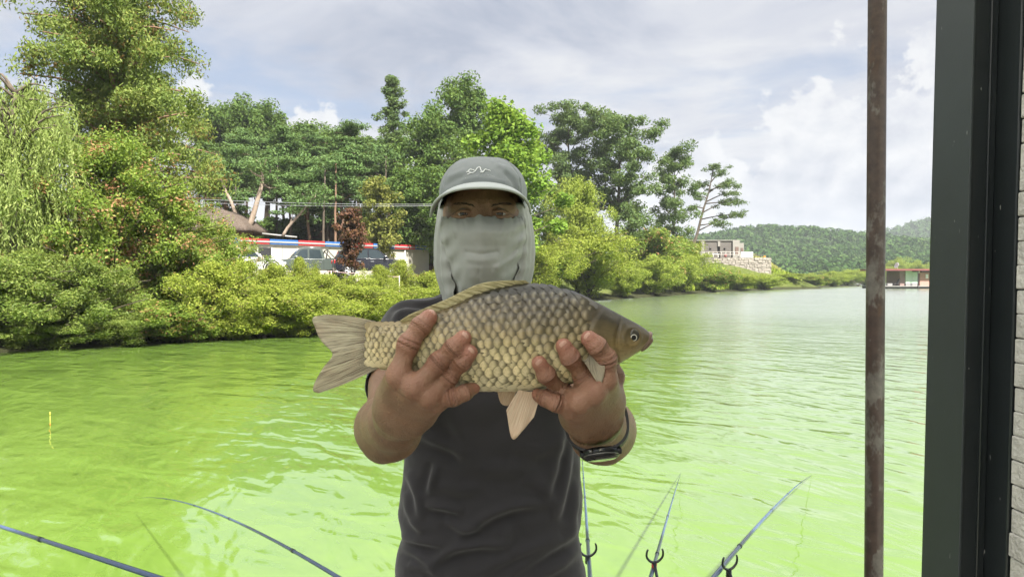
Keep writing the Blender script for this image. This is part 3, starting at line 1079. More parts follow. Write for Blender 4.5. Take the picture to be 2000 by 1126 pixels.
BANK = 'shrubs along the near bank'
for key, label, u, back, vtop, width, rz in [
    ('photinia', 'largest shrub on the near bank, its shoots tipped pink, in front of the conifer', 222, 2.6, 264, 330, 0.0),
    ('photinia', 'pink-tipped shrub between the largest shrub and the thatched hut', 338, 3.4, 372, 230, 2.1),
    ('photinia_low', 'low pink-tipped shrub hanging over the water below the thatched hut', 318, 0.2, 585, 220, 1.0),
    ('privet', 'dark-leaved shrub at the water in the far left of the photo', 38, 0.15, 490, 240, 0.4),
    ('privet', 'dark-leaved shrub under the largest pink-tipped shrub', 165, 0.15, 500, 230, 2.4),
    ('privet', 'half-cut dark shrub at the left picture edge under the willow', -80, 0.1, 470, 280, 1.1),
    ('photinia', 'pink-tipped shrub behind the willow fronds', 110, 3.4, 400, 240, 4.1),
    ('shore_a', 'yellow-green shrub just right of the low pink-tipped shrub', 420, -0.4, 510, 170, 0.0),
    ('photinia', 'bright shrub in front of the white car', 420, 4.5, 440, 170, 3.0),
    ('photinia_low', 'bright bushy shrub left of the white car bonnet', 405, 2.2, 480, 160, 5.0),
    ('shore_b', 'upright yellow-green shrub below the white car', 478, 2.6, 512, 110, 0.8),
    ('shore_a', 'wide yellow-green shrub at the water left of the fish tail', 515, -0.5, 556, 190, 1.7),
    ('shore_b', 'tall thin shrub in front of the pickup door', 584, 5.0, 503, 62, 2.6),
    ('shore_a', 'yellow-green shrub at the water above the fish tail', 605, -0.5, 572, 190, 3.1),
    ('shore_a', 'yellow-green shrub behind the fish tail', 560, 3.0, 540, 150, 0.3),
    ('shore_a', 'yellow-green shrub below the pickup rear wheel', 672, 2.2, 556, 170, 4.2),
    ('shore_b', 'thin shrub in front of the dark sport utility car', 742, 6.0, 518, 70, 5.0),
    ('shore_a', 'yellow-green shrub left of the man at shoulder height', 745, 0.5, 566, 190, 0.5),
    ('shore_b', 'shrub at the front bumper of the dark sport utility car', 782, 7.0, 508, 66, 1.3),
    ('shore_a', 'yellow-green shrub against the right end of the long white building', 838, 4.0, 532, 120, 2.2),
    ('shore_b', 'shrub directly left of the grey face veil', 866, 2.5, 515, 80, 3.4),
    ('shore_a', "yellow-green shrub hidden half behind the man's shoulder", 815, 1.0, 560, 150, 4.6),
    ('shore_a', 'low shrub under the middle of the rope fence', 640, 5.5, 536, 110, 5.5),
    ('shore_a', 'low shrub at the waterline right above the fish tail base', 700, 0.2, 588, 150, 0.2),
    ('shore_a', 'shrub hiding the front wheel of the white car', 534, 4.2, 514, 96, 4.0),
    ('privet', 'low dark shrub at the water between the two dark-leaved shrubs', 100, -0.1, 600, 200, 3.2),
    ('privet', 'low dark shrub at the water left of the low pink-tipped shrub', 235, -0.1, 610, 170, 5.2),
    ('shore_a', 'low shrub trailing in the water below the white car', 465, -0.5, 612, 120, 1.2),
    ('shore_a', 'low shrub trailing in the water just left of the tail fin', 560, -0.5, 612, 120, 2.9),
    ('photinia_low', 'low shrub trailing in the water right of the low pink-tipped shrub', 385, -0.3, 605, 130, 0.7),
    ('shore_b', 'small shrub left of the pickup rear wheel', 612, 6.5, 524, 66, 1.0),
    ('shore_a', 'shrub between rope fence and water below the dark sport utility car', 712, 4.0, 545, 130, 2.0),
]:
    bush(key, label, u, back, vtop, width, rz, BANK)


# weeping willow: long hanging fronds
def weeping_willow():
    rng = np.random.default_rng(51)
    x, y = X(30, 21.4), 21.4
    z0 = ground_z(x, y) - 0.1
    th = Thing('weeping_willow', 'weeping willow with long hanging pale green fronds at the left edge', 'tree', (x, y, z0))
    H = 7.2
    tp = trunk_path(rng, H, (0.02, 0), 0.05) + np.array([x, y, z0])
    tubes = [tube(tp, np.linspace(0.26, 0.05, 7), 8)]
    c, a, nn = [], [], []
    for i in range(52):
        t = rng.uniform(0.45, 1.0)
        az_ = i * 2.39996
        rad = 2.5 * (1.15 - 0.55 * t) * rng.uniform(0.35, 1.08)
        s = along(tp, t)
        e = s + np.array([math.cos(az_) * rad, math.sin(az_) * rad, rad * rng.uniform(0.25, 0.7)])
        q = spline([s, lerp(s, e, 0.5) + np.array([0, 0, rad * 0.22]), e], 7)
        tubes.append(tube(q, np.linspace(0.055, 0.012, 7), 5))
        for k in range(15):
            b = along(q, rng.uniform(0.35, 1.0)) + rng.normal(size=3) * 0.10
            ln = rng.uniform(1.3, 3.9) * (0.6 + 0.4 * t)
            ln = min(ln, b[2] - 0.35)
            m = int(ln / 0.055)
            f = np.linspace(0, 1, m)
            sway = rng.normal(size=2) * 0.16
            pts = np.stack([b[0] + sway[0] * f ** 2 + (b[0] - s[0]) * 0.18 * np.sqrt(f) + rng.normal(size=m) * 0.025,
                            b[1] + sway[1] * f ** 2 + (b[1] - s[1]) * 0.18 * np.sqrt(f) + rng.normal(size=m) * 0.025, b[2] - ln * f], -1)
            c.append(pts)
            dv = rng.normal(size=(m, 3)) * 0.5 + np.array([0, 0, -1.0])
            a.append(dv)
            nn.append(rng.normal(size=(m, 3)))
    c, a, nn = np.concatenate(c), np.concatenate(a), np.concatenate(nn)
    th.part('trunk', cat(tubes), BARK, True)
    sc = rng.uniform(0.7, 1.3, len(c))
    th.part('crown', leaf_quads(c, a, nn, 0.14 * sc, 0.036 * sc), LEAF['willow'])


weeping_willow()

# ---- shrubs of the spit, right of the man
proto('wbush_a', BARK, LEAF['shore'], seed=61, H=5.4, r0=0.12, env=dome(4.1, 0.36, 2.6), n_limbs=34, t0=0.05, rise=0.65, clump=0.75, per_limb=4, leaves=230, L=0.21, W=0.075, flat=0.85,
      trunk_name='stem', crown_name='foliage')
proto('wbush_b', BARK, LEAF['wispy'], seed=62, H=5.6, r0=0.12, env=dome(3.6, 0.38, 2.6), n_limbs=30, t0=0.05, rise=0.7, clump=0.8, per_limb=4, leaves=220, L=0.24, W=0.09, flat=0.85,
      trunk_name='stem', crown_name='foliage')
proto('wbush_c', BARK, LEAF['photinia'], seed=63, H=5.6, r0=0.12, env=dome(3.4, 0.4, 2.4), n_limbs=28, t0=0.05, rise=0.6, clump=0.8, per_limb=4, leaves=200, L=0.26, W=0.12, flat=0.85,
      trunk_name='stem', crown_name='foliage')
SPB = 'shrubs along the spit'
for key, label, u, back, vtop, width, rz in [
    ('wbush_a', 'large light green shrub overhanging the water right of the face veil', 1150, 2.2, 452, 200, 0.0),
    ('wbush_a', "light green shrub close behind the man's cheek and fish back", 1070, 2.2, 478, 150, 2.0),
    ('wbush_b', 'light green shrub at the water above the fish head', 1212, 1.4, 520, 110, 0.6),
    ('wbush_c', 'shrub with orange-red shoots right of the low dark rounded tree', 1275, 7.0, 448, 150, 0.4),
    ('wbush_b', 'pale shrub at the water below the shrub with orange-red shoots', 1275, 1.5, 502, 130, 1.9),
    ('wbush_b', 'green shrub left of the retaining stone wall', 1335, 2.0, 490, 120, 3.0),
    ('wbush_a', 'rounded shrub at the foot of the leaning lone pine', 1332, 11.0, 470, 90, 4.0),
    ('wbush_c', 'shrub at the water under the left end of the stone wall', 1385, 2.0, 525, 110, 5.0),
    ('wbush_a', 'low shrub below the middle of the stone wall', 1440, 2.0, 534, 110, 0.9),
    ('wbush_b', 'low shrub below the right end of the stone wall', 1492, 2.0, 534, 100, 1.4),
    ('wbush_a', 'low shrub right of the stone wall at the water', 1540, 2.0, 535, 95, 2.5),
    ('wbush_c', 'low shrub on the shore below the grassy mound', 1585, 2.0, 537, 80, 3.6),
    ('wbush_b', 'low shrub at the right foot of the grassy mound', 1625, 2.0, 530, 75, 4.7),
    ('wbush_b', 'yellow-green shrub at the end of the spit, left of the rusty pole', 1655, 4.0, 527, 70, 5.8),
    ('wbush_a', 'last shrub of the spit, half hidden behind the rusty pole', 1688, 4.0, 526, 70, 0.3),
]:
    bush(key, label, u, back, vtop, width, rz, SPB)
for key, label, u, d, s, sz, rz in [
    ('wbush_b', 'yellow-green shrub behind the left end of the raft house roof', 1755, 235.0, 1.55, 1.3, 1.2),
    ('wbush_a', 'yellow-green shrub behind the raft house near the dark frame', 1792, 242.0, 1.1, 1.2, 2.2),
    ('wbush_a', 'shrub low behind the deck chair of the raft house', 1738, 232.0, 1.3, 0.95, 3.0),
]:
    plant(key, 'shrub', label, u, d, s, sz, rz, SPB, cat_='shrub', z=0.0)


# ---- grass on the mound, the spit's slope and the bank: nobody could count it
def grass_field(name, label, n, x0, x1, y0, y1, smin, smax, L, W, mat, seed, keep=None):
    rng = np.random.default_rng(seed)
    x = rng.uniform(x0, x1, n)
    y = rng.uniform(y0, y1, n)
    s = inland(x, y)
    ok = (s > smin) & (s < smax)
    if keep is not None:
        ok &= keep(x, y)
    x, y = x[ok], y[ok]
    z = ground(x, y)
    m = len(x)
    a = np.stack([rng.normal(size=m) * 0.35, rng.normal(size=m) * 0.35, np.ones(m)], -1)
    sc = rng.uniform(0.6, 1.4, m)
    c = np.stack([x, y, z + L * sc * 0.42], -1)
    nrm = rng.normal(size=(m, 3)) * np.array([1, 1, 0.2])
    V, F = leaf_quads(c, a, nrm, L * sc, W * sc)
    tag(link(name, mesh(name, V, F, mat)), label, 'grass', kind='stuff')


grass_field('grass', 'bright green grass on the slope of the spit', 42000, 20, 86, 80, 165, 1.0, 60, 0.8, 0.30, LEAF['lush'], 71, lambda x, y: ~((x > 29) & (x < 46) & (y > 124.0)))
grass_field('dry_grass', 'pale dry grass along the top of the mound right of the stone wall', 9000, 45.5, 66, 128, 150, 4, 90, 1.1, 0.25, LEAF['reed'], 72)
grass_field('bank_grass', 'rank yellow-green grass between the shrubs of the near bank', 30000, -26, 12, 17, 60, 1.2, 10.5, 0.32, 0.035, LEAF['lush'], 73)
# ================================================================ the fishing platform the photograph is taken from
DECK_Z = 0.45


def painted(name, col, fleck=(0.5, 0.5, 0.48), amt=0.5, rough=0.42, stretch=0.35):
    m, nt, out = new_mat(name)
    tcn = nt.node('ShaderNodeTexCoord')
    ob = tcn.outputs['Object']
    v = nt.scale(ob, (1, 1, stretch))
    n = nt.noise(v, 130, 2, 0.5)
    n2 = nt.noise(ob, 5, 4, 0.6)
    scr = nt.noise(nt.scale(ob, (1, 1, 0.12)), 260, 2, 0.6)
    f = nt.math('MULTIPLY', nt.smooth(n, 0.735, 0.77), amt)
    f = nt.math('ADD', f, nt.math('MULTIPLY', nt.smooth(scr, 0.76, 0.80), amt * 0.6), clamp=True)
    c = nt.ramp(n2, [(0.3, tuple(np.array(col) * 0.86)), (0.7, tuple(np.array(col) * 1.12))])
    principled(nt, out, color=nt.mix(f, c, fleck), rough=rough, spec=0.4, normal=nt.bump(nt.noise(ob, 420, 2, 0.5), 0.05, 0.002))
    return m


def rust_mat():
    m, nt, out = new_mat('rusty_pipe_steel')
    tcn = nt.node('ShaderNodeTexCoord')
    ob = tcn.outputs['Object']
    x, y, z = nt.sep(ob)
    n1 = nt.noise(nt.scale(ob, (1, 1, 0.3)), 14, 5, 0.65)
    n2 = nt.noise(ob, 60, 4, 0.65)
    n3 = nt.noise(nt.scale(ob, (1, 1, 0.55)), 22, 4, 0.7)
    base = nt.ramp(n2, [(0.3, (0.028, 0.017, 0.013)), (0.7, (0.060, 0.038, 0.029))])
    rust = nt.ramp(n2, [(0.3, (0.060, 0.032, 0.018)), (0.7, (0.12, 0.066, 0.034))])
    pale = nt.ramp(n2, [(0.3, (0.075, 0.069, 0.060)), (0.7, (0.15, 0.138, 0.12))])
    c = nt.mix(nt.smooth(n1, 0.56, 0.72), base, rust)
    low = nt.smooth(z, 1.95, 1.45, 0.0, 0.12)
    c = nt.mix(nt.smooth(nt.math('ADD', n3, low), 0.60, 0.70), c, pale)
    principled(nt, out, color=c, rough=nt.smooth(n1, 0.4, 0.7, 0.42, 0.75), spec=0.45, normal=nt.bump(nt.math('ADD', n2, n1), 0.35, 0.002))
    return m


def build_raft():
    # deck, out of frame below; the man and the rod rests stand on it
    wood = simple('grey_deck_boards', (0.34, 0.30, 0.25), 0.8, 0.25, 4, 0.4)
    V, F = cat([box((-0.6 + 0.0, y, DECK_Z - 0.02), (6.0, 0.142, 0.04)) for y in np.arange(-2.9, 2.21, 0.15)] + [box((-0.6, -0.35, DECK_Z - 0.16), (5.8, 5.0, 0.22))])
    tag(link('deck', mesh('deck', V, F, wood)), kind='structure')
    # added unseen awning over the platform, to shade the man and pass soft light
    m, nt, out = new_mat('added_awning_cloth')
    d_ = nt.node('ShaderNodeBsdfDiffuse')
    nt.put(d_.inputs[0], (0.85, 0.85, 0.85))
    t_ = nt.node('ShaderNodeBsdfTranslucent')
    nt.put(t_.inputs[0], (0.85, 0.85, 0.87))
    mx = nt.node('ShaderNodeMixShader')
    mx.inputs[0].default_value = 0.55
    nt.l.new(d_.outputs[0], mx.inputs[1])
    nt.l.new(t_.outputs[0], mx.inputs[2])
    nt.l.new(mx.outputs[0], out.inputs[0])
    xs = np.linspace(-3.4, 2.6, 31)
    ys = np.linspace(-3.0, 1.98, 26)
    gx, gy = np.meshgrid(xs, ys, indexing='ij')
    gz = 2.98 + 0.02 * np.sin(gx * 4.2) * np.sin(gy * 1.3) - 0.03 * gy / 2
    V = np.stack([gx, gy, gz], -1).reshape(-1, 3)
    tag(link('roof', mesh('roof', V, np.array(grid_faces(31, 26)), m, True)), kind='structure')  # unseen awning, added for its shade and the soft light through it
    # rusty pole, reaching up to the added awning's edge
    p = Thing('rusty_pole', 'thin rusty steel pole standing upright left of the dark frame', 'pole', (P(1711, 563, 1.25)[0], 1.25, DECK_Z))
    x0 = p.loc[0]
    pts = np.array([[x0 + 0.0012, 1.25, DECK_Z], [x0, 1.25, 1.3], [x0 - 0.001, 1.25, 2.1], [x0 - 0.0018, 1.25, 3.0]])
    o = p.part('pipe', tube(spline(pts, 30), 0.0152, 24), rust_mat(), True)
    p.part('foot_plate', bbox((x0, 1.25, DECK_Z + 0.006), (0.1, 0.1, 0.012), 0.003), bpy.data.materials['rusty_pipe_steel'])

    # door frame of the cabin at the right edge
    dark = painted('dark_green_painted_steel', (0.027, 0.034, 0.036), amt=0.35, rough=0.5)
    black = painted('black_green_painted_steel', (0.017, 0.021, 0.023), amt=0.75, rough=0.3)
    fr = Thing('door_frame', 'dark green painted steel door frame at the right edge of the photo', 'door frame', (0.50, 0.82, DECK_Z))
    sh = 0.0178

    def lean(VF):
        V = np.array(VF[0], float)
        V[:, 0] += (V[:, 2] - 1.93) * sh
        return V, VF[1]
    zc, hz = 1.75, 2.6

    def bar(x0, x1, y0, y1, bev=0.0015):
        return lean(bbox(((x0 + x1) / 2, (y0 + y1) / 2, zc), (x1 - x0, y1 - y0, hz), bev))
    fr.part('post', bar(0.5068, 0.5098, 0.80, 0.870, 0.0008), dark)
    fr.part('inner_post', bar(0.5112, 0.5395, 0.806, 0.88), black)
    fr.part('bead', lean(tube(np.array([[0.5305, 0.8055, 0.45], [0.5305, 0.8055, 3.0]]), 0.0016, 8)), black)
    fr.part('jamb', bar(0.5396, 0.5600, 0.7705, 0.89), black)
    fr.part('gasket', bar(0.5096, 0.5114, 0.812, 0.86, 0.0004), simple('black_rubber', (0.01, 0.01, 0.01), 0.8))
    # cladding of the cabin wall: pressed stone courses
    wl = Thing('cabin_wall', 'pale grey pressed-stone wall cladding beside the dark frame', 'wall', (0.56, 0.0, DECK_Z))
    clad = simple('pale_stone_cladding', (0.50, 0.49, 0.45), 0.85, 0.22, 40, 0.5, bscale=160)
    rng = np.random.default_rng(3)
    wl.part('backing', lean(box((0.568, -0.30, 1.72), (0.03, 2.13, 2.54))), clad)
    hh = 0.026
    for i, z in enumerate(np.arange(1.30, 2.60, hh)):
        y = 0.768
        k = 0
        while y > 0.5:
            w = rng.uniform(0.08, 0.15) * (0.5 if (k == 0 and i % 2) else 1)
            t = rng.uniform(0.0, 0.004)
            s = lean(bbox((0.5475 - t / 2, y - w / 2, z + rng.normal() * 0.0006), (0.012 + t * 0.5, w - 0.0005, hh - 0.0007), 0.0016))
            wl.part('stone', s, clad)
            y -= w
            k += 1


build_raft()


# ---------------------------------------------------------------- rods, rests and the float
def gloss(name, col, rough=0.25, metal=0.0, coat=0.4):
    return simple(name, col, rough, 0.15, 30, metal=metal, coat=coat)


ROD_BLUE = gloss('blue_rod_lacquer', (0.06, 0.10, 0.21), 0.28)
ROD_DARK = gloss('dark_rod_tip', (0.03, 0.045, 0.06), 0.3)
RED = gloss('red_plastic', (0.5, 0.03, 0.025), 0.35)
CHROME = gloss('dark_metal', (0.10, 0.11, 0.12), 0.3, 0.8, 0)
BLACK = gloss('black_plastic', (0.02, 0.02, 0.022), 0.35)
WHITE = gloss('white_plastic', (0.75, 0.75, 0.73), 0.4)


def rod(label, butt, tip, r, sag=0.0, end=None):
    butt, tip = np.asarray(butt, float), np.asarray(tip, float)
    d_ = butt - tip
    back = butt + d_ / np.linalg.norm(d_) * 0.9
    t = np.linspace(0, 1, 26)
    pts = back[None] * (1 - t[:, None]) + tip[None] * t[:, None]
    pts[:, 2] += sag * 4 * t * (1 - t) - sag * 0.5 * t ** 3
    th = Thing('fishing_rod', label, 'fishing rod', back, 'fishing rods laid out over the water')
    k = 19
    th.part('blank', tube(pts[:k + 1], np.linspace(r, r * 0.42, k + 1), 10), ROD_BLUE, True)
    th.part('tip_section', tube(pts[k:], np.linspace(r * 0.42, 0.0012, 26 - k), 8), ROD_DARK, True)
    h = lerp(pts[0], pts[1], 0.0)
    th.part('grip', tube(np.array([pts[0], lerp(pts[0], pts[2], 0.8)]), r * 1.35, 10), BLACK, True)
    for f in (6, 11, 15):
        th.part('ferrule', tube(np.array([pts[f] - (pts[f + 1] - pts[f]) * 0.06, pts[f] + (pts[f + 1] - pts[f]) * 0.06]), r * (1 - 0.58 * f / k) * 1.22, 10), CHROME, True)
    return pts


def rod_rest(label, foot, top, axis, red=False):
    """slanting stem with a two-pronged fork"""
    foot, top = np.asarray(foot, float), np.asarray(top, float)
    th = Thing('rod_rest', label, 'rod rest', foot, 'rod rests on the platform edge')
    th.part('stem', tube(spline([foot, lerp(foot, top, 0.5), top], 8), np.linspace(0.009, 0.006, 8), 8), CHROME, True)
    side = np.array([math.cos(axis), math.sin(axis), 0.0])
    upv = np.array([0, -0.25, 1.0])
    upv /= np.linalg.norm(upv)
    for s in (-1, 1):
        p = [top, top + side * s * 0.018 + upv * 0.008, top + side * s * 0.033 + upv * 0.028, top + side * s * 0.033 + upv * 0.052, top + side * s * 0.029 + upv * 0.062]
        th.part('prong', tube(spline(p, 10), np.linspace(0.0058, 0.0036, 10), 8), CHROME if s < 0 else BLACK, True)
    th.part('collar', tube(np.array([top - upv * 0.03, top - upv * 0.005]), 0.011, 10), RED if red else BLACK, True)


def at_z(u, v, z):
    return on_water(u, v, z)


b1 = at_z(1272, 1126, 0.78)
rod('blue fishing rod pointing straight out right of the man, tip at the water', b1, on_water(1330, 921, 0.02), 0.0098, 0.015)
b2 = at_z(1405, 1126, 0.78)
rod('rightmost blue fishing rod, slanting out towards the rusty pole', b2, on_water(1586, 922, 0.02), 0.0112, 0.05)
rod("blue fishing rod whose thin tip shows left of the man's shirt", at_z(612, 1128, 0.78), on_water(270, 960, 0.22), 0.0088, 0.10)
rod('leftmost blue fishing rod crossing the bottom left corner', at_z(292, 1128, 0.78), on_water(-420, 905, 0.12), 0.0125, 0.03)
rod("blue fishing rod nearly hidden behind the man's hip", at_z(1152, 1126, 0.80), on_water(1136, 880, 0.02), 0.0105, 0.02)
rod_rest('forked rod rest under the rod that points straight out', (b1[0] + 0.01, 2.17, DECK_Z), at_z(1278, 1098, 0.80), 0.1, True)
rod_rest('forked rod rest under the rightmost rod', (b2[0] + 0.02, 2.17, DECK_Z), at_z(1424, 1112, 0.80), 0.35)
rod_rest("forked rod rest showing only a prong beside the man's hip", (at_z(1150, 1126, 0.80)[0], 2.17, DECK_Z), at_z(1148, 1086, 0.80), 0.0)

fl = on_water(98, 835)
th = Thing('fishing_float', 'thin yellow fishing float standing upright in the green water', 'fishing float', fl)
YEL = gloss('yellow_float', (0.55, 0.52, 0.08), 0.4)
th.part('antenna', tube(np.array([fl + [0, 0, -0.1], fl + [0, 0, 0.17]]), [0.0035, 0.003], 8), YEL, True)
th.part('tip', tube(spline([fl + [0, 0, 0.165], fl + [0, 0, 0.18], fl + [0, 0, 0.20], fl + [0, 0, 0.21]], 8), [0.004, 0.006, 0.008, 0.009, 0.009, 0.008, 0.006, 0.002], 10), YEL, True)
th.part('band', tube(np.array([fl + [0, 0, 0.03], fl + [0, 0, 0.055]]), 0.0045, 8), gloss('orange_float_band', (0.8, 0.22, 0.03), 0.4), True)
# ================================================================ the crucian carp held up to the camera
FD = 0.83                                     # depth of the fish's middle plane
FS = FD / FPX                                 # metres per photograph pixel there

_TOP = np.array([(716, 627), (735, 628), (760, 630), (785, 629), (815, 622), (849, 610), (894, 594), (926, 577), (960, 566), (1010, 556), (1040, 554), (1073, 557), (1115, 568), (1150, 582),
                 (1185, 600), (1220, 619), (1245, 632), (1258, 640), (1268, 649), (1272, 655)], float)
_BOT = np.array([(716, 716), (735, 717), (760, 720), (800, 731), (850, 744), (887, 752), (912, 759), (940, 762), (1010, 762), (1055, 759), (1100, 751), (1140, 742), (1170, 730), (1206, 710),
                 (1230, 696), (1245, 687), (1255, 681), (1262, 675), (1268, 668), (1272, 660)], float)
_THK = np.array([(716, .0018), (728, .0050), (742, .0080), (760, .0105), (800, .0155), (850, .0215), (900, .0275), (950, .0325), (1000, .0355), (1060, .0372), (1120, .0365), (1160, .0345), (1190, .0312), (1220, .0255),
                 (1240, .0195), (1255, .0140), (1264, .0095), (1272, .0030)], float)


def _interp(tab, u):
    return np.interp(u, tab[:, 0], tab[:, 1])


def fish_sec(u):
    k = np.array([-7.0, -3.5, 0, 3.5, 7.0])
    uu = np.asarray(u, float)[..., None] + k * np.clip((1266 - np.asarray(u, float)[..., None]) / 40, 0, 1)
    uu = np.clip(uu, 716, 1272)
    return _interp(_TOP, uu).mean(-1), _interp(_BOT, uu).mean(-1), _interp(_THK, uu).mean(-1)


def fish_t(u, v):
    """half thickness of the fish at photograph pixel (u, v)"""
    tp, bt, th = fish_sec(np.asarray(u, float))
    q = np.clip((np.asarray(v, float) - (tp + bt) / 2) / ((bt - tp) / 2), -1, 1)
    return th * np.sqrt(np.maximum(1 - np.abs(q) ** 2.0, 0.0))


def fp(u, v, off=0.0, side=-1):
    """point of the fish surface at pixel (u, v); side -1 faces the camera"""
    return P(u, v, FD) + np.array([0, side * (float(fish_t(u, v)) + off), 0])


FISH_O = P(1000, 660, FD)


def fish_colour(nt):
    tcn = nt.node('ShaderNodeTexCoord')
    tcn.object = FISH.o
    x, y, z = nt.sep(tcn.outputs['Object'])
    n = nt.noise(tcn.outputs['Object'], 55, 4, 0.6)
    n2 = nt.noise(tcn.outputs['Object'], 16, 3, 0.6)
    # height above a line that follows the flank: back dark olive, flank brass, belly cream
    hgt = nt.math('ADD', z, nt.math('MULTIPLY', nt.math('ADD', nt.math('SUBTRACT', n2, 0.5), nt.math('MULTIPLY', nt.math('SUBTRACT', n, 0.5), 0.6)), 0.018))
    hgt = nt.math('SUBTRACT', hgt, nt.math('MULTIPLY', nt.math('ABSOLUTE', nt.math('SUBTRACT', x, 0.03)), 0.07))
    hgt = nt.math('ADD', hgt, nt.math('MULTIPLY', nt.math('MAXIMUM', nt.math('SUBTRACT', x, 0.080), 0.0), 0.62))
    f = nt.math('DIVIDE', nt.math('ADD', hgt, 0.065), 0.125)
    c = nt.ramp(f, [(0.02, (0.76, 0.68, 0.46)), (0.28, (0.68, 0.575, 0.335)), (0.46, (0.44, 0.355, 0.185)), (0.60, (0.215, 0.165, 0.080)), (0.76, (0.090, 0.068, 0.034)), (0.92, (0.016, 0.015, 0.010))])
    head = nt.smooth(nt.math('ADD', x, nt.math('MULTIPLY', nt.math('SUBTRACT', n, 0.5), 0.01)), 0.082, 0.100)
    hz_ = nt.math('ADD', z, nt.math('MULTIPLY', nt.math('SUBTRACT', n, 0.5), 0.020))
    hz_ = nt.math('ADD', hz_, nt.math('MULTIPLY', nt.math('SUBTRACT', x, 0.10), 0.10))
    n4 = nt.noise(nt.scale(tcn.outputs['Object'], (1.0, 1.0, 2.2)), 210, 4, 0.65)
    hc = nt.ramp(nt.math('MULTIPLY', nt.math('ADD', hz_, 0.040), 12.5), [(0.05, (0.50, 0.44, 0.32)), (0.27, (0.40, 0.32, 0.17)), (0.45, (0.24, 0.175, 0.075)), (0.60, (0.125, 0.095, 0.045)), (0.80, (0.035, 0.029, 0.016))])
    hc = nt.mix(nt.math('MULTIPLY', nt.smooth(n4, 0.48, 0.70), 0.45), hc, (0.07, 0.055, 0.028))
    c = nt.mix(head, c, hc)
    return c, (x, y, z), n, n2


FISH = Thing('crucian_carp', 'large brassy carp with big scales held sideways in both hands', 'fish', FISH_O)


def fish_materials():
    m, nt, out = new_mat('carp_skin')
    c, (x, y, z), n, n2 = fish_colour(nt)
    principled(nt, out, color=c, rough=0.46, spec=0.24, coat=nt.smooth(n, 0.45, 0.7, 0.0, 0.4), coatr=0.10, normal=nt.bump(nt.noise(None, 300, 3, 0.6), 0.12, 0.002))
    s, nt, out = new_mat('carp_scale')
    c, (x, y, z), n, n2 = fish_colour(nt)
    tcn = nt.node('ShaderNodeTexCoord')
    lx, ly, lz = nt.sep(tcn.outputs['Object'])
    oi = nt.node('ShaderNodeObjectInfo')
    c = nt.mix(0.55, c, nt.mix(1.0, c, nt.ramp(oi.outputs['Random'], [(0.0, (0.62, 0.62, 0.60)), (0.5, (1.0, 1.0, 0.95)), (1.0, (1.42, 1.36, 1.2))]), 'MULTIPLY'))
    # pigment: dark where the scale is rooted under its neighbours, a fine dark rim, pale brass between
    r = nt.math('SQRT', nt.math('ADD', nt.math('POWER', nt.math('MULTIPLY', lx, 152.0), 2.0), nt.math('POWER', nt.math('MULTIPLY', ly, 144.0), 2.0)))
    root = nt.smooth(nt.math('ADD', lx, nt.math('MULTIPLY', nt.math('ABSOLUTE', ly), -0.25)), 0.0010, -0.0036)
    rim = nt.smooth(r, 0.74, 0.97)
    pale = nt.math('MULTIPLY', nt.smooth(r, 0.85, 0.3), nt.smooth(lx, -0.001, 0.003))
    fan = nt.noise(nt.comb(nt.math('MULTIPLY', nt.math('ARCTAN2', ly, nt.math('ADD', lx, 0.010)), 9.0), nt.math('MULTIPLY', r, 0.7), oi.outputs['Random']), 6.0, 2, 0.5)
    blot = nt.noise(tcn.outputs['Object'], 420.0, 3, 0.6)
    c2 = nt.mix(nt.math('MULTIPLY', root, 0.74), c, (0.045, 0.036, 0.018))
    c2 = nt.mix(nt.math('MULTIPLY', rim, 0.62), c2, (0.050, 0.040, 0.020))
    c2 = nt.mix(nt.math('MULTIPLY', pale, 0.26), c2, (0.74, 0.66, 0.45))
    c2 = nt.mix(nt.math('MULTIPLY', nt.smooth(fan, 0.5, 0.7), 0.25), c2, (0.10, 0.085, 0.045))
    c2 = nt.mix(nt.math('MULTIPLY', nt.smooth(blot, 0.56, 0.75), 0.35), c2, (0.09, 0.07, 0.035))
    principled(nt, out, color=c2, rough=0.40, spec=0.42, coat=nt.smooth(nt.noise(tcn.outputs['Object'], 160.0, 2, 0.5), 0.42, 0.66, 0.05, 0.85), coatr=0.09, normal=nt.bump(fan, 0.25, 0.0006))
    return m, s


MAT_FISH, MAT_SCALE = fish_materials()


def fin_mat(name, base, ray, warm, trans=0.35):
    m, nt, out = new_mat(name)
    tcn = nt.node('ShaderNodeTexCoord')
    at = nt.node('ShaderNodeAttribute', attribute_name='ray')
    rx, ry, rz_ = nt.sep(at.outputs['Vector'])
    st = nt.noise(nt.comb(nt.math('MULTIPLY', rx, 42.0), nt.math('MULTIPLY', ry, 1.2), 0.0), 1.0, 3, 0.65)
    bl = nt.noise(tcn.outputs['Object'], 42, 4, 0.6)
    c = nt.mix(nt.smooth(st, 0.42, 0.70), base, ray)
    c = nt.mix(nt.math('MULTIPLY', nt.smooth(bl, 0.45, 0.75), 0.45), c, warm)
    c = nt.mix(nt.math('MULTIPLY', nt.smooth(ry, 0.35, 0.0), 0.45), c, ray)
    p = principled(nt, None, color=c, rough=0.42, spec=0.45, normal=nt.bump(st, 0.6, 0.0012))
    tr = nt.node('ShaderNodeBsdfTranslucent')
    nt.put(tr.inputs[0], c)
    mx = nt.node('ShaderNodeMixShader')
    mx.inputs[0].default_value = trans
    nt.l.new(p.outputs[0], mx.inputs[1])
    nt.l.new(tr.outputs[0], mx.inputs[2])
    nt.l.new(mx.outputs[0], out.inputs[0])
    return m


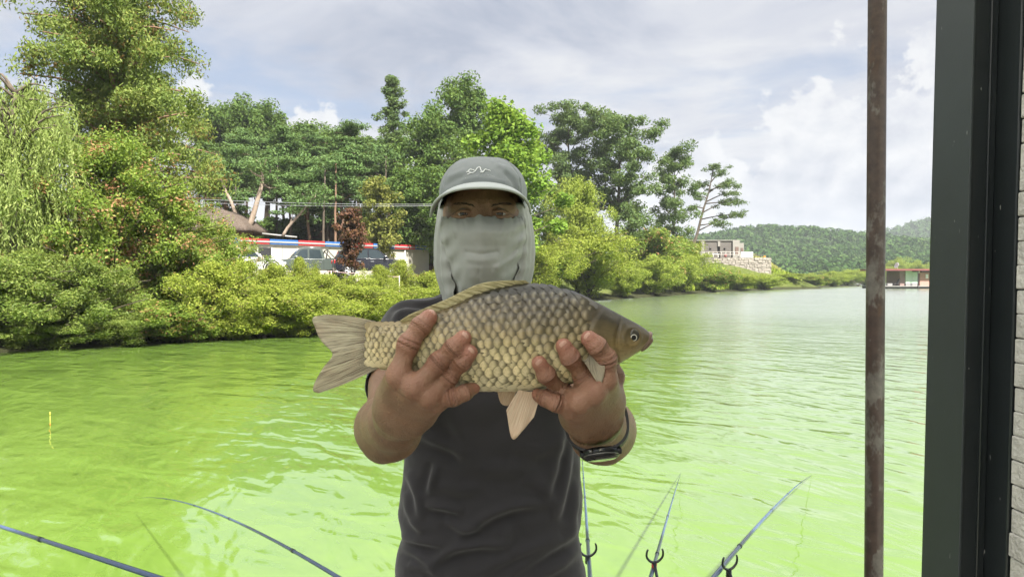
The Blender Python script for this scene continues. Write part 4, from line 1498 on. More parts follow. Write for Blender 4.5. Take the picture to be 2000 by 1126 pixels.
def fin(name, root, tip, mat, nr=26, n_along=14, root_d=0.0, tip_d=0.0, thick=0.0011, curve=0.0, wave=0.0, parent=None):
    """fin between a root line and a trailing edge, both lists of pixels; ridged along its rays"""
    nc = nr * 4 + 1
    r = spline(root, nc)
    t = spline(tip, nc)
    V, A = [], []
    for sgn in (-1, 1):
        for i in range(nc):
            f = i / (nc - 1)
            for j in range(n_along):
                g = j / (n_along - 1)
                uv = lerp(r[i], t[i], g)
                uv = uv + np.array([0, curve * math.sin(g * math.pi) * (f - 0.5) * 2])
                edge = (1 - 0.75 * g) * min(1.0, 5 * min(f, 1 - f) + 0.25)
                ridge = 0.5 + 0.5 * math.cos(i / 4 * 2 * math.pi)
                th = thick * edge * (0.45 + 0.75 * ridge)
                p = P(uv[0], uv[1], FD) + np.array([0, root_d + (tip_d - root_d) * g + sgn * th + wave * math.sin(f * 7 + 1) * g, 0])
                V.append(p)
                A.append((f, g, 0.0))
    F0 = grid_faces(nc, n_along)
    k = nc * n_along
    F = F0 + [tuple(i + k for i in reversed(q)) for q in F0]
    for j in range(n_along - 1):
        F += [(j, j + k, j + 1 + k, j + 1), ((nc - 1) * n_along + j + 1, (nc - 1) * n_along + j + 1 + k, (nc - 1) * n_along + j + k, (nc - 1) * n_along + j)]
    for i in range(nc - 1):
        a, b = i * n_along + n_along - 1, (i + 1) * n_along + n_along - 1
        F.append((a, a + k, b + k, b))
    ob = FISH.part(name, (np.array(V), F), mat, True, parent)
    at = ob.data.attributes.new('ray', 'FLOAT_VECTOR', 'POINT')
    at.data.foreach_set('vector', np.array(A, np.float32).ravel())
    return ob


def build_fish():
    # body and head, one surface
    us = np.concatenate([np.arange(716, 1150, 4.0), np.arange(1150, 1272.1, 2.0)])
    na = 84
    tp, bt, th = fish_sec(us)
    a = np.arange(na) / na * 2 * math.pi
    V = []
    for i, u in enumerate(us):
        vm, hv = (tp[i] + bt[i]) / 2, (bt[i] - tp[i]) / 2
        for k in range(na):
            s, c = math.sin(a[k]), math.cos(a[k])
            v = vm - hv * s
            t = th[i] * c
            off = 0.0
            if u > 1140:
                # gill cover and cheek: raised plates with a step at their hind edge
                ge = 1148 + 14 * ((v - 665) / 45.0) ** 2 - 6 * math.sin((v - 600) / 30.0)
                pe = 1197 + 12 * ((v - 668) / 45.0) ** 2
                off += 0.0030 * float(sstep(u, ge - 2, ge + 2)) - 0.0026 * float(sstep(u, pe - 9, pe - 1)) * float(1 - sstep(u, pe - 1, pe + 2)) + 0.0012 * float(sstep(u, pe - 1, pe + 5)) * float(1 - sstep(u, 1240, 1262))
                r = math.hypot(u - 1228, v - 654)
                off += 0.0016 * math.exp(-((r - 17) / 4.0) ** 2) - 0.0022 * math.exp(-(r / 11.0) ** 2)
                # the corner of the mouth
                m1 = abs((v - 682) - (u - 1249) * -1.05) / 1.45
                if 1246 < u < 1272 and v > 655:
                    off -= 0.0030 * math.exp(-(m1 / 2.4) ** 2)
            off *= abs(c) ** 0.5
            V.append(P(u, v, FD) + np.array([0, -t - (off if c > 0 else -off), 0]))
    nu = len(us)
    F = [(i * na + k, i * na + (k + 1) % na, (i + 1) * na + (k + 1) % na, (i + 1) * na + k) for i in range(nu - 1) for k in range(na)]
    F.append(tuple(range(na - 1, -1, -1)))
    F.append(tuple((nu - 1) * na + k for k in range(na)))
    FISH.part('body', (np.array(V), F), MAT_FISH, True)

    # one scale: a thin domed fan, hind edge free
    V, F = [], []
    nx, ny = 7, 7
    for i in range(nx):
        for j in range(ny):
            s = -1 + 2 * i / (nx - 1)
            t = -1 + 2 * j / (ny - 1)
            x = s * math.sqrt(max(1 - t * t / 2, 0))
            y = t * math.sqrt(max(1 - s * s / 2, 0))
            V.append((x, y, 0.15 * (1 - x * x * 0.95) * (1 - y * y * 0.95) + 0.28 * (x + 1) * 0.5))
    F = grid_faces(nx, ny)
    F = [tuple(reversed(f)) for f in F]
    V = np.array(V)
    sc_u = 9.6 * FS * 1.12
    V = V * np.array([sc_u, sc_u * 1.06, sc_u * 0.62])
    sm = mesh('scale', V, F, MAT_SCALE, True)
    rng = np.random.default_rng(5)
    spots = []
    cu = 719.0
    col = 0
    while cu < 1162:
        sp = np.interp(cu, [722, 760, 830, 950, 1100, 1165], [9.2, 10.2, 12.2, 14.2, 14.6, 13.2])
        for j in range(-10, 11):
            if (j + col) % 2:
                continue
            u = cu + rng.normal() * 1.1
            tpu, btu, thu = [float(q) for q in fish_sec(u)]
            lat = np.interp(u, [722, 850, 1000, 1160], [672, 672, 661, 652])
            vm, hv = (tpu + btu) / 2, (btu - tpu) / 2
            # walk along the section: angle for a row at arc j * sp from the lateral line
            ph0 = math.asin(np.clip((vm - lat) / hv, -1, 1))
            steps, ph, s = abs(j) * sp, ph0, 0.0
            dph = 0.02 * (1 if j < 0 else -1)
            tpx = thu / FS
            while s < steps:
                s += math.hypot(hv * math.cos(ph), tpx * math.sin(ph)) * abs(dph)
                ph -= -dph
                if abs(ph) > 1.52:
                    break
            if abs(ph) > 1.45:
                continue
            v = vm - hv * math.sin(ph)
            ge = 1148 + 14 * ((v - 665) / 45.0) ** 2 - 6 * math.sin((v - 600) / 30.0) - 7
            if u > ge:
                continue
            spots.append((u, v, ph, sp / 13.8))
        cu += sp * 0.60
        col += 1
    def mat_at(u, v, ph, k, side):
        e = 1.5
        tpu, btu, thu = [float(q) for q in fish_sec(u)]
        p = P(u, v, FD) + np.array([0, side * thu * math.cos(ph), 0])
        # tangents
        hv = (btu - tpu) / 2 * FS
        tv = np.array([0, -side * -thu * math.sin(ph) * -1.0, hv * math.cos(ph)])
        tv = np.array([0.0, side * -thu * math.sin(ph), hv * math.cos(ph)])
        tv /= np.linalg.norm(tv)
        def q(uu):
            a_, b_, c_ = [float(z) for z in fish_sec(uu)]
            return P(uu, (a_ + b_) / 2 - (b_ - a_) / 2 * math.sin(ph), FD) + np.array([0, side * c_ * math.cos(ph), 0])
        tu = q(u - e) - q(u + e)                       # towards the tail
        tu /= np.linalg.norm(tu)
        n = np.cross(tu, tv)
        if n[1] * side < 0:
            n = -n
        n /= np.linalg.norm(n)
        tv2 = np.cross(n, tu)
        M = Matrix(((tu[0] * k, tv2[0] * k, n[0] * k, 0), (tu[1] * k, tv2[1] * k, n[1] * k, 0), (tu[2] * k, tv2[2] * k, n[2] * k, 0), (0, 0, 0, 1)))
        M.translation = Vector(p - FISH_O + n * (-0.0003))
        return M
    order = sorted(range(len(spots)), key=lambda i: -spots[i][3] * math.cos(spots[i][2]))
    near = set(order[:300])
    rest = []
    for i, (u, v, ph, k) in enumerate(spots):
        if i in near:
            o = link('scale', sm, FISH.o)
            o.matrix_local = mat_at(u, v, ph, k * rng.uniform(0.86, 1.13), -1) @ Matrix.Rotation(rng.normal() * 0.13, 4, 'Z') @ Matrix.Rotation(rng.normal() * 0.08, 4, 'X')
        else:
            rest.append(mat_at(u, v, ph, k, -1))
        rest.append(mat_at(u, v, ph, k, 1))
    VV, FF = [], []
    for M in rest:
        A = np.array(M)
        VV.append(V @ A[:3, :3].T + A[:3, 3] + FISH_O)
        FF.append(F)
    o = FISH.part('scales', cat(list(zip(VV, FF))), MAT_SCALE_FAR, True)
    o['kind'] = 'stuff'

    tail_m = fin_mat('carp_tail_fin', (0.72, 0.67, 0.52), (0.24, 0.19, 0.135), (0.62, 0.49, 0.36), 0.5)
    pale_m = fin_mat('carp_belly_fin', (0.80, 0.66, 0.50), (0.66, 0.47, 0.31), (0.78, 0.55, 0.40), 0.4)
    dors_m = fin_mat('carp_back_fin', (0.66, 0.60, 0.36), (0.26, 0.22, 0.11), (0.55, 0.48, 0.28), 0.3)
    fin('tail_fin', [(733, 627), (727, 640), (724, 655), (722, 672), (724, 690), (728, 704), (738, 719)],
        [(636, 613.5), (612, 620), (617, 640), (630, 665), (652, 690), (634, 716), (617, 745), (613, 762), (623, 767)], tail_m, 30, 18, 0, -0.004, 0.0014, 3.0, 0.0025)
    fin('dorsal_fin', [(792, 630), (830, 617), (870, 604), (905, 590), (940, 573), (975, 563), (1010, 557), (1036, 554)],
        [(780, 627), (802, 613), (838, 598), (876, 582), (908, 566), (936, 554), (974, 548), (1026, 547)], dors_m, 16, 8, -0.002, -0.006, 0.0020)
    fin('pelvic_fin', [(1057, 757), (1044, 760), (1030, 760), (1012, 757)], [(1042, 806), (1021, 830), (1000, 845), (989, 793)], pale_m, 12, 12, -0.016, -0.026, 0.0011, 0.0, 0.003)
    fin('pelvic_fin', [(1012, 757), (1000, 760), (986, 760), (974, 757)], [(1000, 792), (990, 797), (977, 790), (969, 763)], pale_m, 10, 10, 0.012, 0.018, 0.0010, 0.0, 0.002)
    fin('pectoral_fin', [(1152, 664), (1150, 672), (1147, 680), (1143, 688)], [(1172, 708), (1168, 728), (1160, 738), (1130, 692)], tail_m, 12, 10, -0.036, -0.046, 0.0010, 4.0, 0.0)

    # eye: dark ball with a thin silver ring round the pupil
    m, nt, out = new_mat('carp_eye')
    tcn = nt.node('ShaderNodeTexCoord')
    x, y, z = nt.sep(tcn.outputs['Object'])
    dd = nt.math('SQRT', nt.math('ADD', nt.math('POWER', nt.math('SUBTRACT', x, 0.0006), 2.0), nt.math('POWER', nt.math('ADD', z, 0.0008), 2.0)))
    c = nt.ramp(nt.math('MULTIPLY', dd, 100.0), [(0.0, (0.004, 0.004, 0.004)), (0.29, (0.004, 0.004, 0.004)), (0.31, (0.85, 0.82, 0.74)), (0.355, (0.85, 0.80, 0.66)), (0.385, (0.03, 0.027, 0.02)), (0.62, (0.035, 0.032, 0.024)), (0.80, (0.05, 0.043, 0.028))])
    principled(nt, out, color=c, rough=0.08, spec=0.6)
    bm = bmesh.new()
    bmesh.ops.create_uvsphere(bm, u_segments=24, v_segments=14, radius=1.0)
    EV = np.array([tuple(v.co) for v in bm.verts])
    EF = [tuple(v.index for v in f.verts) for f in bm.faces]
    bm.free()
    for side in (-1, 1):
        c0 = fp(1229, 654, -0.0006, side)
        o = link('eye', mesh('eye', EV * np.array([0.0086, 0.0040, 0.0090]), EF, m, True), FISH.o)
        o.location = c0 - FISH_O
        if side == 1:
            o.rotation_euler = (0, 0, math.pi)
        o.rotation_euler = (0, 0, (0.12 if side == -1 else math.pi - 0.12))
    # lips
    lip = simple('carp_lip', (0.20, 0.125, 0.095), 0.35, 0.2, 90, spec=0.5)
    def lips(pts, r):
        out_ = []
        L = [fp(u, v, 0.0007, -1) for u, v in pts]
        Rr = [fp(u, v, 0.0007, 1) for u, v in pts[::-1]]
        return spline(np.array(L + Rr), 26), r
    p, r = lips([(1251, 677), (1258, 668), (1265, 658), (1269, 652)], 0)
    FISH.part('upper_lip', tube(p, 0.0019 + 0.0009 * np.sin(np.linspace(0, math.pi, 26)), 8), lip, True)
    p, r = lips([(1250, 683), (1258, 677), (1265, 669), (1269, 663)], 0)
    FISH.part('lower_lip', tube(p, 0.0021 + 0.0012 * np.sin(np.linspace(0, math.pi, 26)), 8), lip, True)
    FISH.part('nostril', (EV * 0.0016 + fp(1246, 640, 0.0, -1), EF), simple('carp_nostril', (0.03, 0.028, 0.02), 0.3), True)


def far_scale_mat():
    m, nt, out = new_mat('carp_scale_joined')
    c, xyz, n, n2 = fish_colour(nt)
    principled(nt, out, color=c, rough=0.38, spec=0.5)
    return m


MAT_SCALE_FAR = far_scale_mat()
build_fish()
# ================================================================ the man
class Field:
    """signed distance samples on a regular grid"""

    def __init__(self, lo, hi, h):
        self.lo = np.asarray(lo, float)
        self.h = h
        self.n = np.ceil((np.asarray(hi, float) - self.lo) / h).astype(int) + 1
        self.D = np.full(self.n, 0.5, np.float32)

    def sub(self, lo, hi):
        a = np.clip(np.floor((np.asarray(lo) - self.lo) / self.h).astype(int), 0, self.n)
        b = np.clip(np.ceil((np.asarray(hi) - self.lo) / self.h).astype(int) + 1, 0, self.n)
        sl = tuple(slice(i, j) for i, j in zip(a, b))
        ax = [(self.lo[k] + self.h * np.arange(a[k], b[k])).astype(np.float32) for k in range(3)]
        return sl, (ax[0][:, None, None], ax[1][None, :, None], ax[2][None, None, :])


def smin(a, b, k):
    h = np.maximum(k - np.abs(a - b), 0) / k
    return np.minimum(a, b) - h * h * k * 0.25


def d_cone(g, a, b, r1, r2):
    ab = np.asarray(b, float) - np.asarray(a, float)
    L2 = float(ab @ ab) + 1e-12
    px, py, pz = g[0] - a[0], g[1] - a[1], g[2] - a[2]
    t = np.clip((px * ab[0] + py * ab[1] + pz * ab[2]) / L2, 0, 1)
    return np.sqrt((px - t * ab[0]) ** 2 + (py - t * ab[1]) ** 2 + (pz - t * ab[2]) ** 2) - (r1 + (r2 - r1) * t)


def d_ell(g, c, r, M=None):
    px, py, pz = g[0] - c[0], g[1] - c[1], g[2] - c[2]
    if M is not None:
        px, py, pz = [M[0][i] * px + M[1][i] * py + M[2][i] * pz for i in range(3)]
    k0 = np.sqrt((px / r[0]) ** 2 + (py / r[1]) ** 2 + (pz / r[2]) ** 2)
    k1 = np.sqrt((px / r[0] ** 2) ** 2 + (py / r[1] ** 2) ** 2 + (pz / r[2] ** 2) ** 2) + 1e-9
    return k0 * (k0 - 1) / k1


def add_cone(f, a, b, r1, r2, k=0.01):
    m = max(r1, r2) + 0.03 + k
    lo = np.minimum(a, b) - m
    hi = np.maximum(a, b) + m
    sl, g = f.sub(lo, hi)
    f.D[sl] = smin(f.D[sl], d_cone(g, a, b, r1, r2).astype(np.float32), k)


def add_ell(f, c, r, k=0.01, M=None):
    m = max(r) + 0.03 + k
    sl, g = f.sub(np.asarray(c) - m, np.asarray(c) + m)
    f.D[sl] = smin(f.D[sl], d_ell(g, c, r, M).astype(np.float32), k)


def cut_ell(f, c, r, k=0.006):
    m = max(r) + 0.03
    sl, g = f.sub(np.asarray(c) - m, np.asarray(c) + m)
    f.D[sl] = -smin(-f.D[sl], d_ell(g, c, r).astype(np.float32), k)


def surface(f, smooth_it=1):
    """surface nets"""
    D = f.D
    ins = (D < 0).astype(np.uint8)
    s = ins[:-1, :-1, :-1] + ins[1:, :-1, :-1] + ins[:-1, 1:, :-1] + ins[:-1, :-1, 1:] + ins[1:, 1:, :-1] + ins[1:, :-1, 1:] + ins[:-1, 1:, 1:] + ins[1:, 1:, 1:]
    cell = np.nonzero((s > 0) & (s < 8))
    I = np.stack(cell, -1)
    shp = np.array(D.shape) - 1
    flat = np.ravel_multi_index(cell, tuple(shp))
    acc = np.zeros((len(I), 3))
    cnt = np.zeros(len(I))
    corners = [(0, 0, 0), (1, 0, 0), (0, 1, 0), (1, 1, 0), (0, 0, 1), (1, 0, 1), (0, 1, 1), (1, 1, 1)]
    val = [D[I[:, 0] + c[0], I[:, 1] + c[1], I[:, 2] + c[2]].astype(float) for c in corners]
    for a in range(8):
        for b in range(a + 1, 8):
            if sum(abs(x - y) for x, y in zip(corners[a], corners[b])) != 1:
                continue
            m = (val[a] < 0) != (val[b] < 0)
            t = np.where(m, val[a] / np.where(np.abs(val[a] - val[b]) < 1e-12, 1, val[a] - val[b]), 0)
            p = np.array(corners[a]) + t[:, None] * (np.array(corners[b]) - np.array(corners[a]))
            acc += np.where(m[:, None], p, 0)
            cnt += m
    V = f.lo + (I + acc / cnt[:, None]) * f.h
    faces = []
    for ax in range(3):
        a = [slice(1, -1)] * 3
        b = [slice(1, -1)] * 3
        a[ax] = slice(0, -1)
        b[ax] = slice(1, None)
        A, B = ins[tuple(a)], ins[tuple(b)]
        e = np.nonzero(A != B)
        E = np.stack(e, -1)
        off = np.ones(3, int)
        off[ax] = 0
        E = E + off
        o1, o2 = [k for k in range(3) if k != ax]
        q = []
        for d1, d2 in ((-1, -1), (0, -1), (0, 0), (-1, 0)):
            c = E.copy()
            c[:, o1] += d1
            c[:, o2] += d2
            q.append(np.searchsorted(flat, np.ravel_multi_index(tuple(c.T), tuple(shp))))
        Q = np.stack(q, -1)
        flip = (A[e] == 1)
        if ax == 1:
            flip = ~flip
        Q[~flip] = Q[~flip][:, ::-1]
        faces.append(Q)
    F = np.concatenate(faces)
    for _ in range(smooth_it):
        S = np.zeros_like(V)
        n = np.zeros(len(V))
        for i in range(4):
            j = (i + 1) % 4
            np.add.at(S, F[:, i], V[F[:, j]])
            np.add.at(S, F[:, j], V[F[:, i]])
            np.add.at(n, F[:, i], 1)
            np.add.at(n, F[:, j], 1)
        V = V * 0.5 + 0.5 * S / n[:, None]
    return V, F


def vert_normals(V, F):
    e = np.cross(V[F[:, 2]] - V[F[:, 0]], V[F[:, 3]] - V[F[:, 1]])
    N = np.zeros_like(V)
    for i in range(4):
        np.add.at(N, F[:, i], e)
    return N / (np.linalg.norm(N, axis=1, keepdims=True) + 1e-12)


def to_px(V):
    """photograph pixels of world points"""
    x, y, z = V[:, 0], V[:, 1], V[:, 2] - CAM_H
    d_ = y * math.cos(PITCH) - z * math.sin(PITCH)
    yc = y * math.sin(PITCH) + z * math.cos(PITCH)
    return CX + x / d_ * FPX, CY - yc / d_ * FPX, d_


# ---------------------------------------------------------------- materials
def skin_mat():
    m, nt, out = new_mat('skin')
    tcn = nt.node('ShaderNodeTexCoord')
    ob = tcn.outputs['Object']
    at = nt.node('ShaderNodeAttribute', attribute_name='flush')
    n1 = nt.noise(ob, 28, 4, 0.6)
    n2 = nt.noise(ob, 220, 3, 0.6)
    vor = nt.node('ShaderNodeTexVoronoi')
    nt.put(vor.inputs['Vector'], ob)
    nt.put(vor.inputs['Scale'], 620.0)
    c = nt.ramp(n1, [(0.3, (0.185, 0.102, 0.062)), (0.7, (0.290, 0.175, 0.110))])
    c = nt.mix(nt.math('MULTIPLY', at.outputs['Fac'], 0.95), c, (0.36, 0.145, 0.102))
    c = nt.mix(nt.math('MULTIPLY', nt.smooth(n2, 0.5, 0.75), 0.25), c, (0.22, 0.11, 0.07))
    hgt = nt.math('ADD', nt.math('MULTIPLY', vor.outputs['Distance'], 0.6), nt.math('MULTIPLY', n2, 0.8))
    wr = nt.node('ShaderNodeAttribute', attribute_name='wrinkle')
    hgt = nt.math('ADD', hgt, nt.math('MULTIPLY', wr.outputs['Fac'], 1.2))
    jt = nt.node('ShaderNodeAttribute', attribute_name='joint')
    axn = nt.node('ShaderNodeAttribute', attribute_name='axis')
    ox, oy, oz = nt.sep(ob)
    cr = nt.noise(nt.comb(nt.math('MULTIPLY', axn.outputs['Fac'], 1000.0), nt.math('MULTIPLY', ox, 60.0), nt.math('MULTIPLY', oz, 60.0)), 0.36, 2, 0.6)
    hgt = nt.math('ADD', hgt, nt.math('MULTIPLY', nt.math('MULTIPLY', cr, jt.outputs['Fac']), 5.0))
    c = nt.mix(nt.math('MULTIPLY', nt.math('MULTIPLY', nt.smooth(cr, 0.5, 0.36), jt.outputs['Fac']), 0.6), c, (0.12, 0.05, 0.03))
    veins = nt.noise(nt.scale(ob, (1.0, 0.35, 1.0)), 70, 3, 0.6, 0.6)
    hgt = nt.math('ADD', hgt, nt.math('MULTIPLY', veins, 2.2))
    fine = nt.noise(nt.scale(ob, (1.0, 0.4, 1.0)), 480, 3, 0.7)
    hgt = nt.math('ADD', hgt, nt.math('MULTIPLY', fine, 0.9))
    principled(nt, out, color=c, rough=0.47, spec=0.42, sss=0.10, sssr=(1.0, 0.35, 0.2), ssss=0.006, normal=nt.bump(hgt, 0.75, 0.0012))
    return m


def cloth_mat(name, col, weave=900, rough=0.85, var=0.1, sheen=0.2, bump=0.15):
    m, nt, out = new_mat(name)
    tcn = nt.node('ShaderNodeTexCoord')
    ob = tcn.outputs['Object']
    n1 = nt.noise(ob, 9, 4, 0.6)
    n2 = nt.noise(nt.scale(ob, (1, 1, 1.6)), weave, 2, 0.5)
    n3 = nt.noise(ob, 45, 4, 0.6)
    c = np.array(col)
    cc = nt.ramp(nt.math('ADD', nt.math('MULTIPLY', n1, 0.6), nt.math('MULTIPLY', n2, 0.4)), [(0.3, tuple(c * (1 - var))), (0.7, tuple(c * (1 + var)))])
    principled(nt, out, color=cc, rough=rough, spec=0.2, sheen=sheen, normal=nt.bump(nt.math('ADD', n2, nt.math('MULTIPLY', n3, 1.5)), bump, 0.002))
    return m


SKIN = skin_mat()
SHIRT = cloth_mat('charcoal_shirt_jersey', (0.035, 0.0335, 0.037), 800, 0.9, 0.12, 0.25)
CAPM = cloth_mat('grey_cap_nylon', (0.205, 0.225, 0.23), 1100, 0.55, 0.07, 0.1)
BRIM = cloth_mat('lit_brim_nylon', (0.42, 0.455, 0.445), 1100, 0.5, 0.06, 0.1)  # cap cloth again, the light on the brim put into a paler colour
VEIL = cloth_mat('grey_green_veil_cloth', (0.335, 0.35, 0.335), 1000, 0.8, 0.06, 0.15, 0.1)
TROUSER = cloth_mat('dark_trouser_cloth', (0.05, 0.052, 0.06), 700)

# ---------------------------------------------------------------- joints, from the photograph
HEADC = P(943, 408, 1.42)
SH_L, EL_L, WR_L = P(805, 655, 1.43), P(753, 848, 1.16), P(784, 806, 0.888)
SH_R, EL_R, WR_R = P(1099, 655, 1.43), P(1178, 851, 1.16), P(1163, 816, 0.888)


def fdepth(u, v, rpx, press=0.80):
    """depth of a finger's axis where it lies on the near flank of the fish"""
    t = float(fish_t(u, v))
    return FD - t - rpx / FPX * 0.80 * press


def finger(pts, press=0.86):
    """pts: (u, v, radius px, depth or None)"""
    out = []
    for u, v, r, d_ in pts:
        if d_ is None:
            d_ = fdepth(u, v, r, press)
        out.append((P(u, v, d_), r * 0.955 / FPX * d_))
    return out


HAND_L = dict(
    wrist=WR_L,
    fingers=[
        finger([(776, 735, 21, .800), (798, 672, 20.5, None), (822, 637, 18.5, None), (838, 620, 16.5, None)]),
        finger([(809, 758, 21.0, .793), (857, 707, 19.5, None), (886, 679, 17.5, None), (905, 660, 16.0, None)]),
        finger([(838, 776, 19.5, .797), (877, 735, 17.5, None), (902, 707, 16.0, None), (918, 688, 15.0, None)]),
        finger([(852, 786, 17.0, .812), (886, 776, 14.5, .800), (908, 766, 13.5, .806), (925, 757, 12.5, .815)]),
    ],
    thumb=finger([(774, 780, 19, .868), (768, 742, 16, .878), (772, 706, 15, .868), (784, 684, 14, .866)]),
    heel=[P(776, 792, .872), P(806, 798, .868)],
)
HAND_R = dict(
    wrist=WR_R,
    fingers=[
        finger([(1184, 742, 20.5, .800), (1184, 700, 19.5, None), (1166, 676, 18.0, None), (1150, 661, 16.0, None)]),
        finger([(1161, 767, 21.0, .790), (1140, 736, 19.5, None), (1114, 698, 17.5, None), (1101, 676, 16.0, None)]),
        finger([(1131, 787, 20.0, .793), (1096, 764, 18.0, None), (1067, 731, 16.5, None), (1053, 709, 15.0, None)]),
        finger([(1114, 799, 17.5, .810), (1085, 787, 14.5, .800), (1064, 777, 13.5, .806), (1050, 771, 12.5, .815)]),
    ],
    thumb=finger([(1196, 775, 21, .868), (1201, 735, 17, .882), (1190, 702, 16, .886), (1176, 682, 14.5, .884)]),
    heel=[P(1180, 788, .868), P(1130, 803, .868)],
)


def hand_field(f, H):
    pts = np.concatenate([[p for p, r in fg] for fg in H['fingers']] + [[H['wrist']], [p for p, r in H['thumb']]])
    lo, hi = pts.min(0) - 0.045, pts.max(0) + 0.045
    sl, g = f.sub(lo, hi)
    palm = np.full(f.D[sl].shape, 0.5, np.float32)
    w = H['wrist']
    mcps = [fg[0] for fg in H['fingers']]
    side = mcps[3][0] - mcps[0][0]
    side = side / np.linalg.norm(side)
    for i, (p, r) in enumerate(mcps):
        q = w + side * (i - 1.5) * 0.011
        palm = smin(palm, d_cone(g, q, p, 0.0205, r * 0.98), 0.014)
        palm = smin(palm, d_cone(g, lerp(q, p, 0.35) + np.array([0, 0.012, 0.004]), p + np.array([0, 0.012, 0.002]), 0.018, r * 0.9), 0.014)
        palm = smin(palm, d_ell(g, p + np.array([0, -0.0045, 0.0]), (r * 0.78, r * 0.70, r * 0.82)), 0.007)
    for q in H['heel']:
        palm = smin(palm, d_ell(g, q, (0.022, 0.026, 0.022)), 0.016)
    res = palm.copy()
    for fg in H['fingers'] + [H['thumb']]:
        d_ = np.full(palm.shape, 0.5, np.float32)
        for k in range(len(fg) - 1):
            (a, ra), (b, rb) = fg[k], fg[k + 1]
            d_ = smin(d_, d_cone(g, a, b, ra * (0.93 if k else 0.97), rb * 0.93), 0.006)
        for k in (1, 2):
            p, r = fg[k]
            d_ = smin(d_, d_ell(g, p + np.array([0, -0.0006, 0]), (r * 0.945, r * 0.95, r * 0.945)), 0.009)
        p, r = fg[-1]
        d_ = smin(d_, d_ell(g, p, (r * 1.0, r * 0.9, r * 1.0)), 0.004)
        res = np.minimum(res, smin(palm, d_, 0.008))
    f.D[sl] = smin(f.D[sl], res.astype(np.float32), 0.012)


